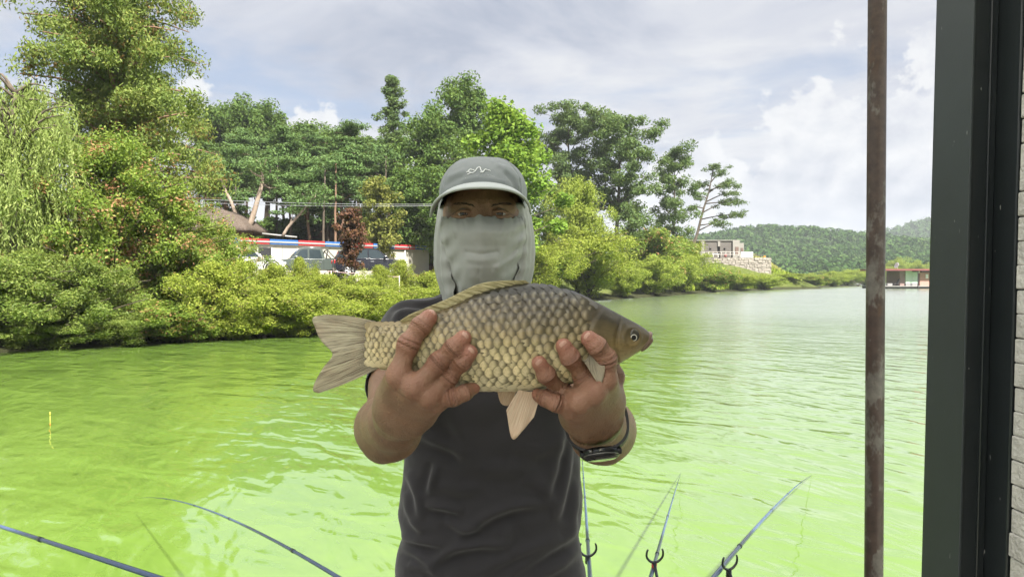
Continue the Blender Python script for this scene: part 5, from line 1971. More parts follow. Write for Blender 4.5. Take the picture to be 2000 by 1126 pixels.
def build_body():
    f = Field((-0.33, 0.73, 1.50), (0.29, 1.62, 2.29), 0.0023)
    # head
    C = HEADC
    add_ell(f, C, (0.074, 0.094, 0.087), 0.01)
    add_ell(f, P(943, 440, 1.415), (0.072, 0.084, 0.090), 0.03)
    add_ell(f, P(943, 478, 1.392), (0.056, 0.062, 0.070), 0.025)
    add_cone(f, P(943, 520, 1.372), P(943, 534, 1.362), 0.030, 0.022, 0.02)
    add_cone(f, P(943, 500, 1.46), P(945, 640, 1.47), 0.056, 0.060, 0.03)
    for s in (-1, 1):
        add_ell(f, P(943 + s * 40, 446, 1.368), (0.028, 0.022, 0.026), 0.018)
        add_cone(f, P(943 + s * 14, 399, 1.332), P(943 + s * 52, 400, 1.352), 0.010, 0.010, 0.016)
        cut_ell(f, P(941 + s * 35, 417, 1.326), (0.016, 0.009, 0.0085), 0.008)
        ex = 941 + s * 35
        up = spline([P(ex - s * 20, 420, 1.333), P(ex - s * 8, 412.9, 1.3235), P(ex + s * 6, 412.2, 1.3255), P(ex + s * 22, 421.5, 1.342)], 8)
        lw = spline([P(ex - s * 20, 421, 1.333), P(ex - s * 6, 423.3, 1.3240), P(ex + s * 8, 423.3, 1.3270), P(ex + s * 22, 422.0, 1.342)], 8)
        for q, r in ((up, 0.0028), (lw, 0.0030)):
            for i in range(7):
                add_cone(f, q[i], q[i + 1], r, r, 0.003)
    add_cone(f, P(942, 408, 1.334), P(942, 446, 1.312), 0.0095, 0.0125, 0.012)
    add_ell(f, P(942, 452, 1.320), (0.017, 0.012, 0.010), 0.01)
    # torso core (under the shirt)
    add_cone(f, P(945, 660, 1.47), P(955, 760, 1.48), 0.085, 0.09, 0.04)
    add_cone(f, P(905, 690, 1.47), P(905, 900, 1.48), 0.085, 0.08, 0.05)
    add_cone(f, P(1000, 690, 1.47), P(1005, 900, 1.48), 0.085, 0.08, 0.05)
    for S, E, W in ((SH_L, EL_L, WR_L), (SH_R, EL_R, WR_R)):
        add_cone(f, P(950, 640, 1.46), S, 0.055, 0.056, 0.04)
        add_cone(f, S, lerp(S, E, 0.55), 0.056, 0.049, 0.03)
        add_cone(f, lerp(S, E, 0.5), E, 0.050, 0.041, 0.02)
        # elbow point and forearm: thick below the elbow, narrowing to a flat wrist
        s_ = -1 if S[0] < 0 else 1
        add_ell(f, E + np.array([s_ * 0.006, 0.012, -0.025]), (0.021, 0.026, 0.020), 0.022)
        add_cone(f, E + np.array([0, 0, 0.004]), lerp(E, W, 0.30), 0.038, 0.0445, 0.02)
        add_cone(f, lerp(E, W, 0.30), lerp(E, W, 0.68), 0.0445, 0.0345, 0.02)
        add_cone(f, lerp(E, W, 0.64), W, 0.0345, 0.0260, 0.02)
        s = -1 if S[0] < 0 else 1
        add_cone(f, lerp(E, W, 0.15) + np.array([s * 0.009, -0.004, 0.008]), lerp(E, W, 0.5) + np.array([s * 0.006, 0, 0.008]), 0.038, 0.036, 0.02)
        add_cone(f, lerp(E, W, 0.9) + np.array([-0.008, 0, 0]), W + np.array([-0.008, 0, 0]), 0.024, 0.0225, 0.015)
        add_cone(f, lerp(E, W, 0.9) + np.array([0.008, 0, 0]), W + np.array([0.008, 0, 0]), 0.024, 0.0225, 0.015)
    hand_field(f, HAND_L)
    hand_field(f, HAND_R)
    V, F = surface(f, 1)
    N = vert_normals(V, F)
    if np.mean(np.einsum('ij,ij->i', N, V - V.mean(0))) < 0:
        F = F[:, ::-1]
        N = -N
    flush = np.zeros(len(V))
    wr = np.zeros(len(V))
    tax = np.zeros(len(V))
    jm = np.zeros(len(V))
    for H in (HAND_L, HAND_R):
        for fg in H['fingers']:
            for k, amp in ((0, 0.5), (1, 0.7), (2, 0.7), (3, 1.0)):
                p, r = fg[k]
                dd = np.linalg.norm(V - p, axis=1) / r
                flush = np.maximum(flush, amp * np.exp(-(dd / 1.6) ** 2))
            for k, n_, wd in ((1, 4, 0.55), (2, 3, 0.4)):
                p, r = fg[k]
                ax = fg[k + 1][0] - fg[k - 1][0]
                ax = ax / np.linalg.norm(ax)
                rel = V - p
                t = (rel @ ax) / r
                near = np.linalg.norm(rel, axis=1) / r
                m_ = np.exp(-(t / (wd * 1.5)) ** 2) * (near < 1.6)
                tax = np.where(m_ > jm, rel @ ax, tax)
                jm = np.maximum(jm, m_)
                wr += np.where(near < 1.7, np.cos(t * n_ * 2.6) * np.exp(-(t / wd) ** 2) * (N[:, 1] < 0.25), 0)
    V = V + N * (wr * 0.00008)[:, None]
    loc = np.array([-0.05, 1.47, DECK_Z])
    me = mesh('person', V - loc, F, SKIN, True)
    for nm, arr in (('flush', flush), ('wrinkle', wr), ('joint', jm), ('axis', tax)):
        at = me.attributes.new(nm, 'FLOAT', 'POINT')
        at.data.foreach_set('value', arr.astype(np.float32))
    o = link('person', me)
    o.location = loc
    tag(o, 'man in grey cap, face veil and black shirt holding up a carp', 'person')
    return o, loc


PERSON, PLOC = build_body()


def wear(name, VF, mat, smooth=True, parent=None):
    V, F = VF
    return link(name, mesh(name, np.asarray(V, float) - PLOC, F, mat, smooth), parent or PERSON)


# ---------------------------------------------------------------- shirt
def tz(v, d_=1.45):
    return Z(v, d_)


def build_shirt():
    f = Field((-0.45, 1.02, 1.20), (0.40, 1.68, 2.02), 0.0048)
    sl, g = f.sub((-0.45, 1.0, 1.2), (0.40, 1.7, 2.05))
    tab = [(1230, .205, .125, 957), (1126, .196, .120, 956), (1090, .191, .118, 955), (1050, .181, .115, 958), (1010, .190, .114, 957), (960, .187, .113, 959), (905, .180, .113, 961), (840, .180, .116, 960), (760, .184, .118, 957),
           (700, .182, .114, 954), (655, .160, .100, 951), (620, .120, .082, 948), (590, .078, .066, 946), (565, .058, .056, 945)]
    zs = np.array([tz(t[0]) for t in tab])
    za = g[2].ravel()
    A = np.interp(za, zs, [t[1] for t in tab])
    B = np.interp(za, zs, [t[2] for t in tab])
    Cx = np.interp(za, zs, [X(t[3], 1.45) for t in tab])
    x = (g[0] - Cx[None, None, :]) / A[None, None, :]
    y = (g[1] - 1.475) / B[None, None, :]
    k0 = (np.abs(x) ** 2.35 + np.abs(y) ** 2.35) ** (1 / 2.35)
    d_ = (k0 - 1) * np.minimum(A, B)[None, None, :]
    d_ = np.maximum(d_, zs.min() - g[2])
    d_ = np.maximum(d_, g[2] - zs.max())
    f.D[sl] = d_.astype(np.float32)
    for S, E in ((SH_L, EL_L), (SH_R, EL_R)):
        cuff = lerp(S, E, 0.60)
        add_cone(f, P(948, 622, 1.465), S + np.array([0, 0.005, -0.004]), 0.062, 0.064, 0.05)
        ax = (E - S) / np.linalg.norm(E - S)
        sl2, g2 = f.sub(np.minimum(S, E) - 0.11, np.maximum(S, E) + 0.11)
        t = (g2[0] - S[0]) * ax[0] + (g2[1] - S[1]) * ax[1] + (g2[2] - S[2]) * ax[2]
        L = np.linalg.norm(cuff - S)
        sv = np.maximum(d_cone(g2, S, cuff + ax * 0.05, 0.065, 0.059), t - L)
        inner = np.maximum(d_cone(g2, S, cuff + ax * 0.08, 0.0600, 0.0525), L - 0.018 - t)
        res = smin(f.D[sl2], sv.astype(np.float32), 0.03)
        f.D[sl2] = np.maximum(res, -inner.astype(np.float32))
    V, F = surface(f, 2)
    N = vert_normals(V, F)
    if np.mean(np.einsum('ij,ij->i', N, V - V.mean(0))) < 0:
        F = F[:, ::-1]
        N = -N
    u, v, dd = to_px(V)
    disp = np.zeros(len(V))

    def fold(pts, w, amp, front=True):
        """a soft crease: a rounded ridge with a hollow on its lower side, dying out at both ends"""
        p = spline(np.array(pts, float), 40)
        best = np.full(len(V), 1e9)
        sd_ = np.zeros(len(V))
        tt = np.zeros(len(V))
        for i, (a, b) in enumerate(zip(p[:-1], p[1:])):
            ab = b - a
            t = np.clip(((u - a[0]) * ab[0] + (v - a[1]) * ab[1]) / (ab @ ab + 1e-9), 0, 1)
            qx, qy = u - a[0] - t * ab[0], v - a[1] - t * ab[1]
            dist = np.hypot(qx, qy)
            m = dist < best
            best = np.where(m, dist, best)
            sg = np.sign(ab[0] * qy - ab[1] * qx)
            sd_ = np.where(m, dist * sg, sd_)
            tt = np.where(m, (i + t) / 39.0, tt)
        fade = np.sqrt(np.clip(np.sin(np.clip(tt, 0.0, 1.0) * math.pi), 0, 1))
        endg = np.exp(-np.maximum(best - 3 * w, 0) / w)
        prof = np.exp(-(sd_ / w) ** 2) - 0.75 * np.exp(-((sd_ - 1.5 * w) / (1.15 * w)) ** 2)
        return amp * prof * fade * endg * np.clip(-N[:, 1] * 2.2, 0, 1)

    for pts, w, amp in [
        ([(820, 850), (865, 866), (910, 892)], 11, 3.6), ([(852, 905), (846, 935), (838, 965)], 8, 3.6), ([(832, 985), (865, 990), (905, 1000)], 9, 4.2),
        ([(890, 1050), (930, 1022), (970, 998), (1015, 985), (1075, 980)], 11, 4.4), ([(838, 1106), (880, 1075), (930, 1064), (1000, 1062)], 10, 4.2),
        ([(782, 1046), (820, 1056), (868, 1064)], 9, 3.6), ([(780, 1066), (812, 1080), (852, 1110)], 9, 3.4), ([(795, 1100), (830, 1110), (865, 1120)], 9, 2.8),
        ([(1116, 820), (1108, 880), (1096, 930), (1080, 975)], 11, -4.2), ([(1134, 850), (1126, 910), (1114, 970), (1098, 1020)], 10, -3.8), ([(1145, 930), (1138, 990), (1128, 1050)], 9, -3.0),
        ([(930, 1122), (985, 1092), (1040, 1068), (1095, 1045)], 12, 3.2), ([(980, 1126), (1035, 1096), (1090, 1062), (1142, 1018)], 11, 3.4), ([(1050, 1130), (1092, 1104), (1142, 1062)], 11, 2.8),
        ([(876, 790), (900, 845), (912, 905)], 16, 2.6), ([(1000, 868), (1050, 880), (1100, 868)], 15, 2.2), ([(910, 905), (970, 916), (1050, 905)], 16, 2.2),
        ([(795, 920), (815, 965), (822, 1015)], 10, 3.6), ([(788, 960), (800, 1005), (828, 1040)], 9, 3.0), ([(860, 945), (900, 955), (950, 948)], 12, 2.2),
        ([(985, 1005), (1010, 1045), (990, 1095)], 16, -2.0), ([(1020, 930), (1060, 950), (1090, 990)], 13, 2.0), ([(868, 1010), (900, 1030), (940, 1034)], 9, 2.6),
        ([(757, 602), (790, 590), (815, 594), (850, 590), (862, 578)], 5.0, 3.0), ([(768, 616), (800, 606), (835, 606), (860, 597)], 6.0, 2.6), ([(765, 624), (790, 614), (802, 630)], 5, 2.4),
    ]:
        disp += fold(pts, w * 1.05, amp * 0.0026)
    VNs = VNoise(12)
    q = V.copy()
    q[:, 2] *= 1.7
    disp += 0.0016 * VNs.fbm(q * 18.0, 3) + 0.0022 * VNs(np.stack([q[:, 0] * 6 + q[:, 2] * 9, q[:, 1] * 5, q[:, 2] * 14 - q[:, 0] * 10], -1))
    V = V + N * disp[:, None]
    wear('shirt', (V, F), SHIRT)
    # raised seam over the shoulder
    for S, s in ((SH_L, -1), (SH_R, 1)):
        c = lerp(S, P(948, 622, 1.465), 0.12)
        a = np.linspace(-1.9, 1.7, 18)
        pts = np.array([c + np.array([s * 0.004, -math.sin(t) * 0.0665, math.cos(t) * 0.0665]) for t in a])
        wear('shoulder_seam', tube(pts, 0.0016, 6), SHIRT)


build_shirt()


# ---------------------------------------------------------------- trousers and shoes (below the picture)
def build_legs():
    f = Field((-0.34, 1.24, 0.50), (0.24, 1.76, 1.40), 0.011)
    cx = X(956, 1.45)
    add_ell(f, (cx, 1.48, 1.29), (0.175, 0.115, 0.13), 0.03)
    for s in (-1, 1):
        add_cone(f, (cx + s * 0.09, 1.48, 1.28), (cx + s * 0.105, 1.47, 0.93), 0.092, 0.072, 0.04)
        add_cone(f, (cx + s * 0.105, 1.47, 0.93), (cx + s * 0.115, 1.50, 0.55), 0.074, 0.062, 0.03)
    V, F = surface(f, 1)
    N = vert_normals(V, F)
    if np.mean(np.einsum('ij,ij->i', N, V - V.mean(0))) < 0:
        F = F[:, ::-1]
    wear('trousers', (V, F), TROUSER)
    for s in (-1, 1):
        f = Field((cx + s * 0.115 - 0.08, 1.22, 0.44), (cx + s * 0.115 + 0.08, 1.62, 0.60), 0.007)
        add_ell(f, (cx + s * 0.115, 1.40, 0.492), (0.048, 0.13, 0.044), 0.02)
        add_ell(f, (cx + s * 0.115, 1.50, 0.51), (0.046, 0.06, 0.06), 0.03)
        f.D = np.maximum(f.D, (DECK_Z + 0.001 - f.sub((-9,) * 3, (9,) * 3)[1][2]).astype(np.float32))
        V, F = surface(f, 1)
        N = vert_normals(V, F)
        if np.mean(np.einsum('ij,ij->i', N, V - V.mean(0))) < 0:
            F = F[:, ::-1]
        wear('shoe', (V, F), simple('black_shoe', (0.03, 0.03, 0.032), 0.6))


build_legs()


# ---------------------------------------------------------------- nails, eyes, brows
def build_face_and_nails():
    nail = simple('finger_nail', (0.44, 0.25, 0.19), 0.28, 0.08, 60, spec=0.5)
    for H in (HAND_L, HAND_R):
        for k, fg in enumerate(H['fingers'][:3]):
            (a, ra), (b, rb) = fg[2], fg[3]
            ax = (b - a) / np.linalg.norm(b - a)
            outw = np.array([0, -1.0, 0.22])
            outw -= ax * (outw @ ax)
            outw /= np.linalg.norm(outw)
            sd_ = np.cross(ax, outw)
            c = b + ax * rb * 0.22
            V = []
            n1, n2 = 9, 9
            for i in range(n1):
                for j in range(n2):
                    s = -1 + 2 * i / (n1 - 1)
                    t = -1 + 2 * j / (n2 - 1)
                    x = s * math.sqrt(1 - t * t * 0.35) * 0.60
                    y = t * math.sqrt(1 - s * s * 0.42) * 0.66
                    z = math.sqrt(max(1 - (x * 1.0) ** 2, 0)) * 0.985 - 0.16 * max(t, 0) ** 2 - 0.02
                    edge = max(abs(s), abs(t))
                    z += 0.035 if edge < 0.99 else -0.03
                    V.append(c + sd_ * x * rb + ax * y * rb + outw * z * rb * 0.93)
            F = grid_faces(n1, n2)
            wear('fingernail', (np.array(V), [tuple(reversed(q)) for q in F]), nail)
    m, nt, out = new_mat('human_eye')
    tcn = nt.node('ShaderNodeTexCoord')
    x, y, z = nt.sep(tcn.outputs['Object'])
    r = nt.math('SQRT', nt.math('ADD', nt.math('POWER', x, 2.0), nt.math('POWER', z, 2.0)))
    c = nt.ramp(nt.math('MULTIPLY', r, 100.0), [(0.0, (0.005, 0.004, 0.004)), (0.24, (0.006, 0.004, 0.004)), (0.30, (0.035, 0.018, 0.010)), (0.54, (0.02, 0.011, 0.008)), (0.62, (0.34, 0.30, 0.27))])
    principled(nt, out, color=c, rough=0.06, spec=0.6)
    bm = bmesh.new()
    bmesh.ops.create_uvsphere(bm, u_segments=20, v_segments=12, radius=0.0118)
    EV = np.array([tuple(v.co) for v in bm.verts])
    EF = [tuple(v.index for v in q.verts) for q in bm.faces]
    bm.free()
    hair = simple('dark_brow_hair', (0.018, 0.015, 0.014), 0.6)
    for s in (-1, 1):
        o = link('eye', mesh('eye', EV, EF, m, True), PERSON)
        o.location = P(941 + s * 36, 418, 1.3345) - PLOC
        rng = np.random.default_rng(3)
        parts = []
        for i in range(42):
            t = rng.random()
            p0 = P(943 + s * (16 + 40 * t), 402 - 5 * math.sin(t * 2.4) + rng.uniform(-2.2, 2.2), 1.3185 + 0.022 * t ** 1.5)
            p1 = p0 + np.array([s * 0.006, 0.0008, 0.0022 * (1 - 2 * t)])
            parts.append(tube(np.array([p0, p1]), [0.0005, 0.00015], 4))
        wear('eyebrow', cat(parts), hair)


build_face_and_nails()


# ---------------------------------------------------------------- fine dark hair on the forearms and wrists
def build_arm_hair():
    rng = np.random.default_rng(14)
    me = PERSON.data
    n = len(me.vertices)
    co = np.zeros(n * 3, np.float32)
    me.vertices.foreach_get('co', co)
    V = co.reshape(-1, 3).astype(float) + PLOC
    no = np.zeros(n * 3, np.float32)
    me.vertices.foreach_get('normal', no)
    N = no.reshape(-1, 3).astype(float)
    hair = simple('forearm_hair', (0.03, 0.022, 0.018), 0.5)
    for E, W, s in ((EL_L, WR_L, -1), (EL_R, WR_R, 1)):
        ax = (W - E) / np.linalg.norm(W - E)
        t = (V - E) @ ax / np.linalg.norm(W - E)
        rad = np.linalg.norm(V - E - np.outer((V - E) @ ax, ax), axis=1)
        ok = np.nonzero((t > 0.25) & (t < 1.12) & (rad < 0.06) & (N[:, 1] < 0.35) & (N[:, 2] < 0.75))[0]
        pick = rng.choice(ok, 1300)
        p = V[pick] + rng.normal(size=(1300, 3)) * 0.001
        d_ = -ax * 0.6 + np.array([-s * 0.5, 0, -0.7]) + rng.normal(size=(1300, 3)) * 0.3
        nn = N[pick]
        d_ = d_ - nn * np.einsum('ij,ij->i', d_, nn)[:, None]
        d_ /= np.linalg.norm(d_, axis=1, keepdims=True)
        L = rng.uniform(0.005, 0.011, 1300)[:, None]
        w = np.cross(d_, nn) * 0.00013
        q = p + d_ * L + nn * 0.0015
        VV = np.stack([p - w, p + w, q + w * 0.3, q - w * 0.3], 1).reshape(-1, 3)
        VV += np.repeat(nn, 4, 0) * 0.0003
        o = wear('forearm_hair', (VV, np.arange(len(VV)).reshape(-1, 4)), hair, False)
        o['kind'] = 'stuff'


build_arm_hair()


# ---------------------------------------------------------------- cap
CAPC = P(944, 389, 1.425)
CAPR = (0.0865, 0.108, 0.0800)


def crown_q(p):
    q = (np.asarray(p) - CAPC) / np.array(CAPR)
    return (np.abs(q[..., 0]) ** 2.5 + np.abs(q[..., 1]) ** 2.5 + np.abs(q[..., 2]) ** 2.35)


def on_crown(u, v, off=0.0):
    for d_ in np.arange(1.27, 1.48, 0.0005):
        if crown_q(P(u, v, d_)) < 1:
            return P(u, v, d_ - off)
    return P(u, v, 1.33)


def build_cap():
    n1, n2 = 260, 52
    V = []
    for i in range(n1):
        th = 2 * math.pi * i / n1
        for j in range(n2):
            tt = abs((th + math.pi) % (2 * math.pi) - math.pi)
            p0 = 0.10 - 0.32 * float(sstep(tt, 0.35, 1.25))
            ph = p0 + (math.pi / 2 - p0) * j / (n2 - 1)
            d_ = np.array([math.sin(th) * math.cos(ph), -math.cos(th) * math.cos(ph), math.sin(ph)])
            lo, hi = 0.0, 0.2
            for _ in range(26):
                mid = (lo + hi) / 2
                if crown_q(CAPC + d_ * mid) < 1:
                    lo = mid
                else:
                    hi = mid
            V.append(CAPC + d_ * lo)
    V = np.array(V)
    F = grid_faces(n1, n2, True)
    N = (V - CAPC) / np.linalg.norm(V - CAPC, axis=1, keepdims=True)
    u, v, _ = to_px(V)
    disp = np.zeros(len(V))
    th = np.arctan2(V[:, 0] - CAPC[0], -(V[:, 1] - CAPC[1]))
    for t0 in (-0.86, 0.80, -1.75, 1.75, 3.0):                                      # side seams of the front panel
        disp += 0.0012 * np.exp(-((th - t0 - 0.05) / 0.03) ** 2) - 0.0020 * np.exp(-((th - t0) / 0.022) ** 2)
    for pts, w, amp in [([(985, 330), (1003, 345), (1012, 365)], 4, 2.2), ([(990, 340), (1003, 356), (1008, 372)], 4, -2.0), ([(972, 322), (996, 330), (1014, 350)], 4, 1.8),
                        ([(880, 345), (892, 340), (905, 335)], 5, 1.5), ([(872, 360), (888, 350), (900, 346)], 5, -1.5), ([(905, 352), (940, 347), (985, 355)], 4, 1.2)]:
        p = spline(np.array(pts, float), 20)
        dmin = np.min(np.hypot(u[:, None] - p[None, :, 0], v[:, None] - p[None, :, 1]), 1)
        disp += amp * 0.0016 * np.exp(-(dmin / w) ** 2) * (V[:, 1] < CAPC[1])
    disp += 0.0011 * VN.fbm(V * 32.0, 3)
    cap = wear('cap', (V + N * disp[:, None], [tuple(reversed(q)) for q in F]), CAPM)
    # brim
    nu, nv = 49, 11
    seam, outer = [], []
    for i in range(nu):
        t = -1 + 2 * i / (nu - 1)
        us = 944 + 87 * t
        vs = 357 + (36 if t > 0 else 30) * abs(t) ** 2.1
        q = on_crown(us, vs, -0.004) if abs(t) < 0.93 else None
        seam.append(q)
        uo = 941 + (95 if t > 0 else 100) * math.sin(t * math.pi / 2 * 0.98) / math.sin(math.pi / 2 * 0.98)
        vo = 364.5 + (48 if t > 0 else 57) * abs(t) ** 2.35
        outer.append(P(uo, vo, 1.215 + 0.145 * abs(t) ** 2.6))
    good = [i for i, q in enumerate(seam) if q is not None]
    for i in range(nu):
        if seam[i] is None:
            t = -1 + 2 * i / (nu - 1)
            seam[i] = outer[i] + (seam[good[0] if t < 0 else good[-1]] - outer[good[0] if t < 0 else good[-1]]) * (1 - abs(t)) / 0.085 * 0.9 + np.array([0, 0.004, 0.002])
    V = []
    for lay in (0, 1):
        for i in range(nu):
            for j in range(nv):
                g = j / (nv - 1)
                p = lerp(seam[i], outer[i], g)
                p = p + np.array([0, 0, 0.0045 * math.sin(g * math.pi)])
                p = p - np.array([0, 0, 0.0030]) * lay
                V.append(p)
    F0 = grid_faces(nu, nv)
    k = nu * nv
    F = F0 + [tuple(a + k for a in reversed(q)) for q in F0]
    for i in range(nu - 1):
        a, b = i * nv + nv - 1, (i + 1) * nv + nv - 1
        F.append((a, a + k, b + k, b))
    wear('brim', (np.array(V), F), BRIM, parent=cap)
    edge = np.array([outer[i] + np.array([0, -0.0006, -0.0016]) for i in range(nu)])
    wear('brim_binding', tube(edge, 0.0024, 8), BRIM, parent=cap)
    button = np.array([CAPC + np.array([0, 0, CAPR[2] - 0.001]), CAPC + np.array([0, 0, CAPR[2] + 0.004])])
    wear('button', tube(button, [0.007, 0.004], 12), CAPM, parent=cap)
    # stitched emblem: a mountain line, and a line of small lettering too fine to read
    thread = simple('white_thread', (0.78, 0.80, 0.80), 0.6)
    def zz(x, y):
        return 895 + x / 22.22, 315 + y / 22.22
    strokes = [[(360, 480), (440, 420), (500, 360), (550, 350), (600, 375), (700, 385)], [(440, 452), (480, 450), (530, 460)],
               [(385, 575), (460, 540), (540, 500), (640, 490), (750, 400), (820, 300), (910, 250), (960, 285), (975, 370), (1030, 430), (1080, 450), (1130, 400), (1170, 350), (1240, 370)],
               [(950, 460), (1040, 480), (1095, 440)], [(1260, 385), (1330, 395), (1400, 418)]]
    parts = []
    for s in strokes:
        pts = spline(np.array([zz(*q) for q in s]), max(6, 3 * len(s)))
        parts.append(tube(np.array([on_crown(a, b, 0.0012) for a, b in pts]), 0.00105, 6))
    wear('emblem', cat(parts), thread, parent=cap)
    rng = np.random.default_rng(9)
    parts = []
    for x0, y0, x1, y1, sag, n in ((270, 735, 880, 585, 20, 16), (985, 570, 1610, 672, -28, 16)):
        for i in range(n):
            f = (i + 0.2) / n
            bx = x0 + (x1 - x0) * f
            by = y0 + (y1 - y0) * f + sag * math.sin(f * math.pi)
            for s in range(2):
                a = zz(bx + rng.uniform(0, 14), by + rng.uniform(-14, -6))
                b = zz(bx + rng.uniform(8, 24), by + rng.uniform(6, 16))
                parts.append(tube(np.array([on_crown(*a, 0.0010), on_crown(*b, 0.0010)]), 0.00032, 4))
    wear('stitched_lettering', cat(parts), simple('grey_thread', (0.55, 0.57, 0.57), 0.6), parent=cap)


build_cap()


# ---------------------------------------------------------------- face veil: front cloth and the neck curtain hanging from the cap
def build_veil():
    nv, nu = 64, 91
    V = []
    for i in range(nv):
        f = i / (nv - 1)
        v = 425.5 + (604 - 425.5) * f
        uL = np.interp(v, [425, 440, 470, 500, 540, 575, 604], [863, 860, 862, 868, 880, 893, 902])
        uR = np.interp(v, [425, 440, 470, 500, 540, 575, 604], [1022, 1026, 1027, 1022, 1010, 1000, 992])
        dC = np.interp(v, [425, 438, 452, 466, 480, 492, 504, 522, 540, 570, 604], [1.309, 1.294, 1.285, 1.290, 1.2965, 1.2985, 1.301, 1.306, 1.318, 1.342, 1.352])
        dS = np.interp(v, [425, 500, 560, 604], [1.372, 1.392, 1.405, 1.400])
        for j in range(nu):
            s = -1 + 2 * j / (nu - 1)
            u = (uL + uR) / 2 + (uR - uL) / 2 * math.sin(s * math.pi / 2 * 0.96) / math.sin(math.pi / 2 * 0.96)
            x = abs(math.sin(s * math.pi / 2))
            cheek = dC + 0.013 * float(1 - sstep(v, 500, 560))
            base = lerp(np.array([cheek]), np.array([dS]), x ** 3.0)[0]
            ridge = (dC - cheek) * math.exp(-(x / (0.16 + 0.25 * float(sstep(v, 425, 470)))) ** 2)
            d_ = base + ridge
            # gathers along the elastic top edge and at both sides
            vv = v + (1.8 * math.sin(s * 26) + 1.1 * math.sin(s * 47 + 1)) * math.exp(-f * 22) + (-3.2 * math.exp(-(s / 0.12) ** 2)) * math.exp(-f * 20)
            d_ += 0.0016 * math.sin(s * 30 + 0.4 * math.sin(f * 9)) * math.exp(-f * 9)
            sw = max(0.0, (x - 0.55) / 0.45)
            d_ += 0.0065 * sw * math.sin(f * 34 * (1 + 0.15 * s) + 9 * x * (1 if s > 0 else -1))
            d_ += 0.0030 * math.exp(-(((u - 943) * 0.5 + (v - 560) * (1 if s < 0 else -1) * 0.55) / 10.0) ** 2) * float(sstep(v, 500, 540))
            V.append(P(u, vv, d_))
    V = np.array(V)
    V[:, 1] += 0.0012 * VN.fbm(V * np.array([60.0, 40, 30]), 3)
    pu, pv_, _ = to_px(V)
    for pts, w, amp in [([(866, 446), (878, 500), (904, 562)], 4.5, 2.6), ([(864, 478), (876, 530), (896, 578)], 4.0, -2.4), ([(890, 440), (900, 490), (922, 540)], 8.0, 1.6),
                        ([(1024, 452), (1010, 492), (982, 545)], 4.5, 2.6), ([(1026, 490), (1014, 522), (998, 555)], 4.0, -2.6), ([(1022, 468), (1002, 500), (972, 522)], 5.0, 2.2), ([(1000, 436), (990, 480), (966, 530)], 8.0, 1.5),
                        ([(912, 491), (942, 495), (970, 491)], 4.0, -1.7), ([(916, 506), (942, 509), (966, 505)], 6.0, 1.5), ([(935, 530), (936, 560), (937, 600)], 2.5, -1.2),
                        ([(880, 428), (884, 446), (890, 462)], 3.0, 1.4), ([(905, 428), (908, 440), (910, 452)], 3.0, -1.2), ([(985, 428), (982, 442), (978, 456)], 3.0, 1.3), ([(1004, 428), (1000, 446), (996, 462)], 3.0, -1.4)]:
        p = spline(np.array(pts, float), 24)
        dm = np.min(np.hypot(pu[:, None] - p[None, :, 0], pv_[:, None] - p[None, :, 1]), 1)
        V[:, 1] -= amp * 0.0020 * np.exp(-(dm / w) ** 2)
    F = grid_faces(nv, nu)
    veil = wear('face_veil', (V, F), VEIL)
    sol = veil.modifiers.new('thick', 'SOLIDIFY')
    sol.thickness = 0.0012
    sol.offset = -1
    # elastic hem at the top
    top = V[:nu]
    wear('veil_hem', tube(top[2:-2] + np.array([0, -0.0006, 0.0]), 0.0015, 6), VEIL, parent=veil)
    # neck curtain: hangs from the cap all round, open at the face
    n1, n2 = 130, 44
    V = []
    for i in range(n1):
        t = i / (n1 - 1)
        th = R(46) + (2 * math.pi - 2 * R(46)) * t
        side = 1 if th < math.pi else -1
        for j in range(n2):
            f = j / (n2 - 1)
            v = 398 + (600 - 398) * f
            cu = np.interp(v, [398, 440, 483, 530, 600], [945, 946, 946.5, 946, 945])
            hw = np.interp(v, [398, 430, 460, 490, 520, 545, 565, 585, 600], [86, 93, 97, 98.5, 97, 92, 86, 82, 82])
            hd = np.interp(v, [398, 440, 500, 560, 600], [.104, .104, .098, .086, .080])
            k = 1 + 0.022 * math.sin(th * 19 + 2.5 * f) * f + 0.012 * math.sin(th * 31 + 1.0 + 4 * f)
            edge = math.exp(-min(t, 1 - t) * 26)
            k += edge * (0.040 * math.sin(f * 40 + side) - 0.03)
            x = math.sin(th) * hw * k
            # front edges swing inwards lower down
            d0 = 1.435 - math.cos(th) * hd * k / 1.0
            V.append(P(cu + x * 1.0 - side * edge * 14 * float(sstep(v, 500, 590)) * 0, v + 3 * math.sin(th * 5), d0 + 0.01 * f * edge))
    V = np.array(V)
    V += 0.0012 * np.stack([VN.fbm(V * 34 + k * 9, 3) for k in range(3)], -1)
    F = grid_faces(n1, n2)
    cur = wear('neck_curtain', (V, F), VEIL)
    sol = cur.modifiers.new('thick', 'SOLIDIFY')
    sol.thickness = 0.0012
    for col_ in (0, n1 - 1):
        wear('curtain_hem', tube(V[col_ * n2:(col_ + 1) * n2], 0.0016, 6), VEIL, parent=cur)


build_veil()


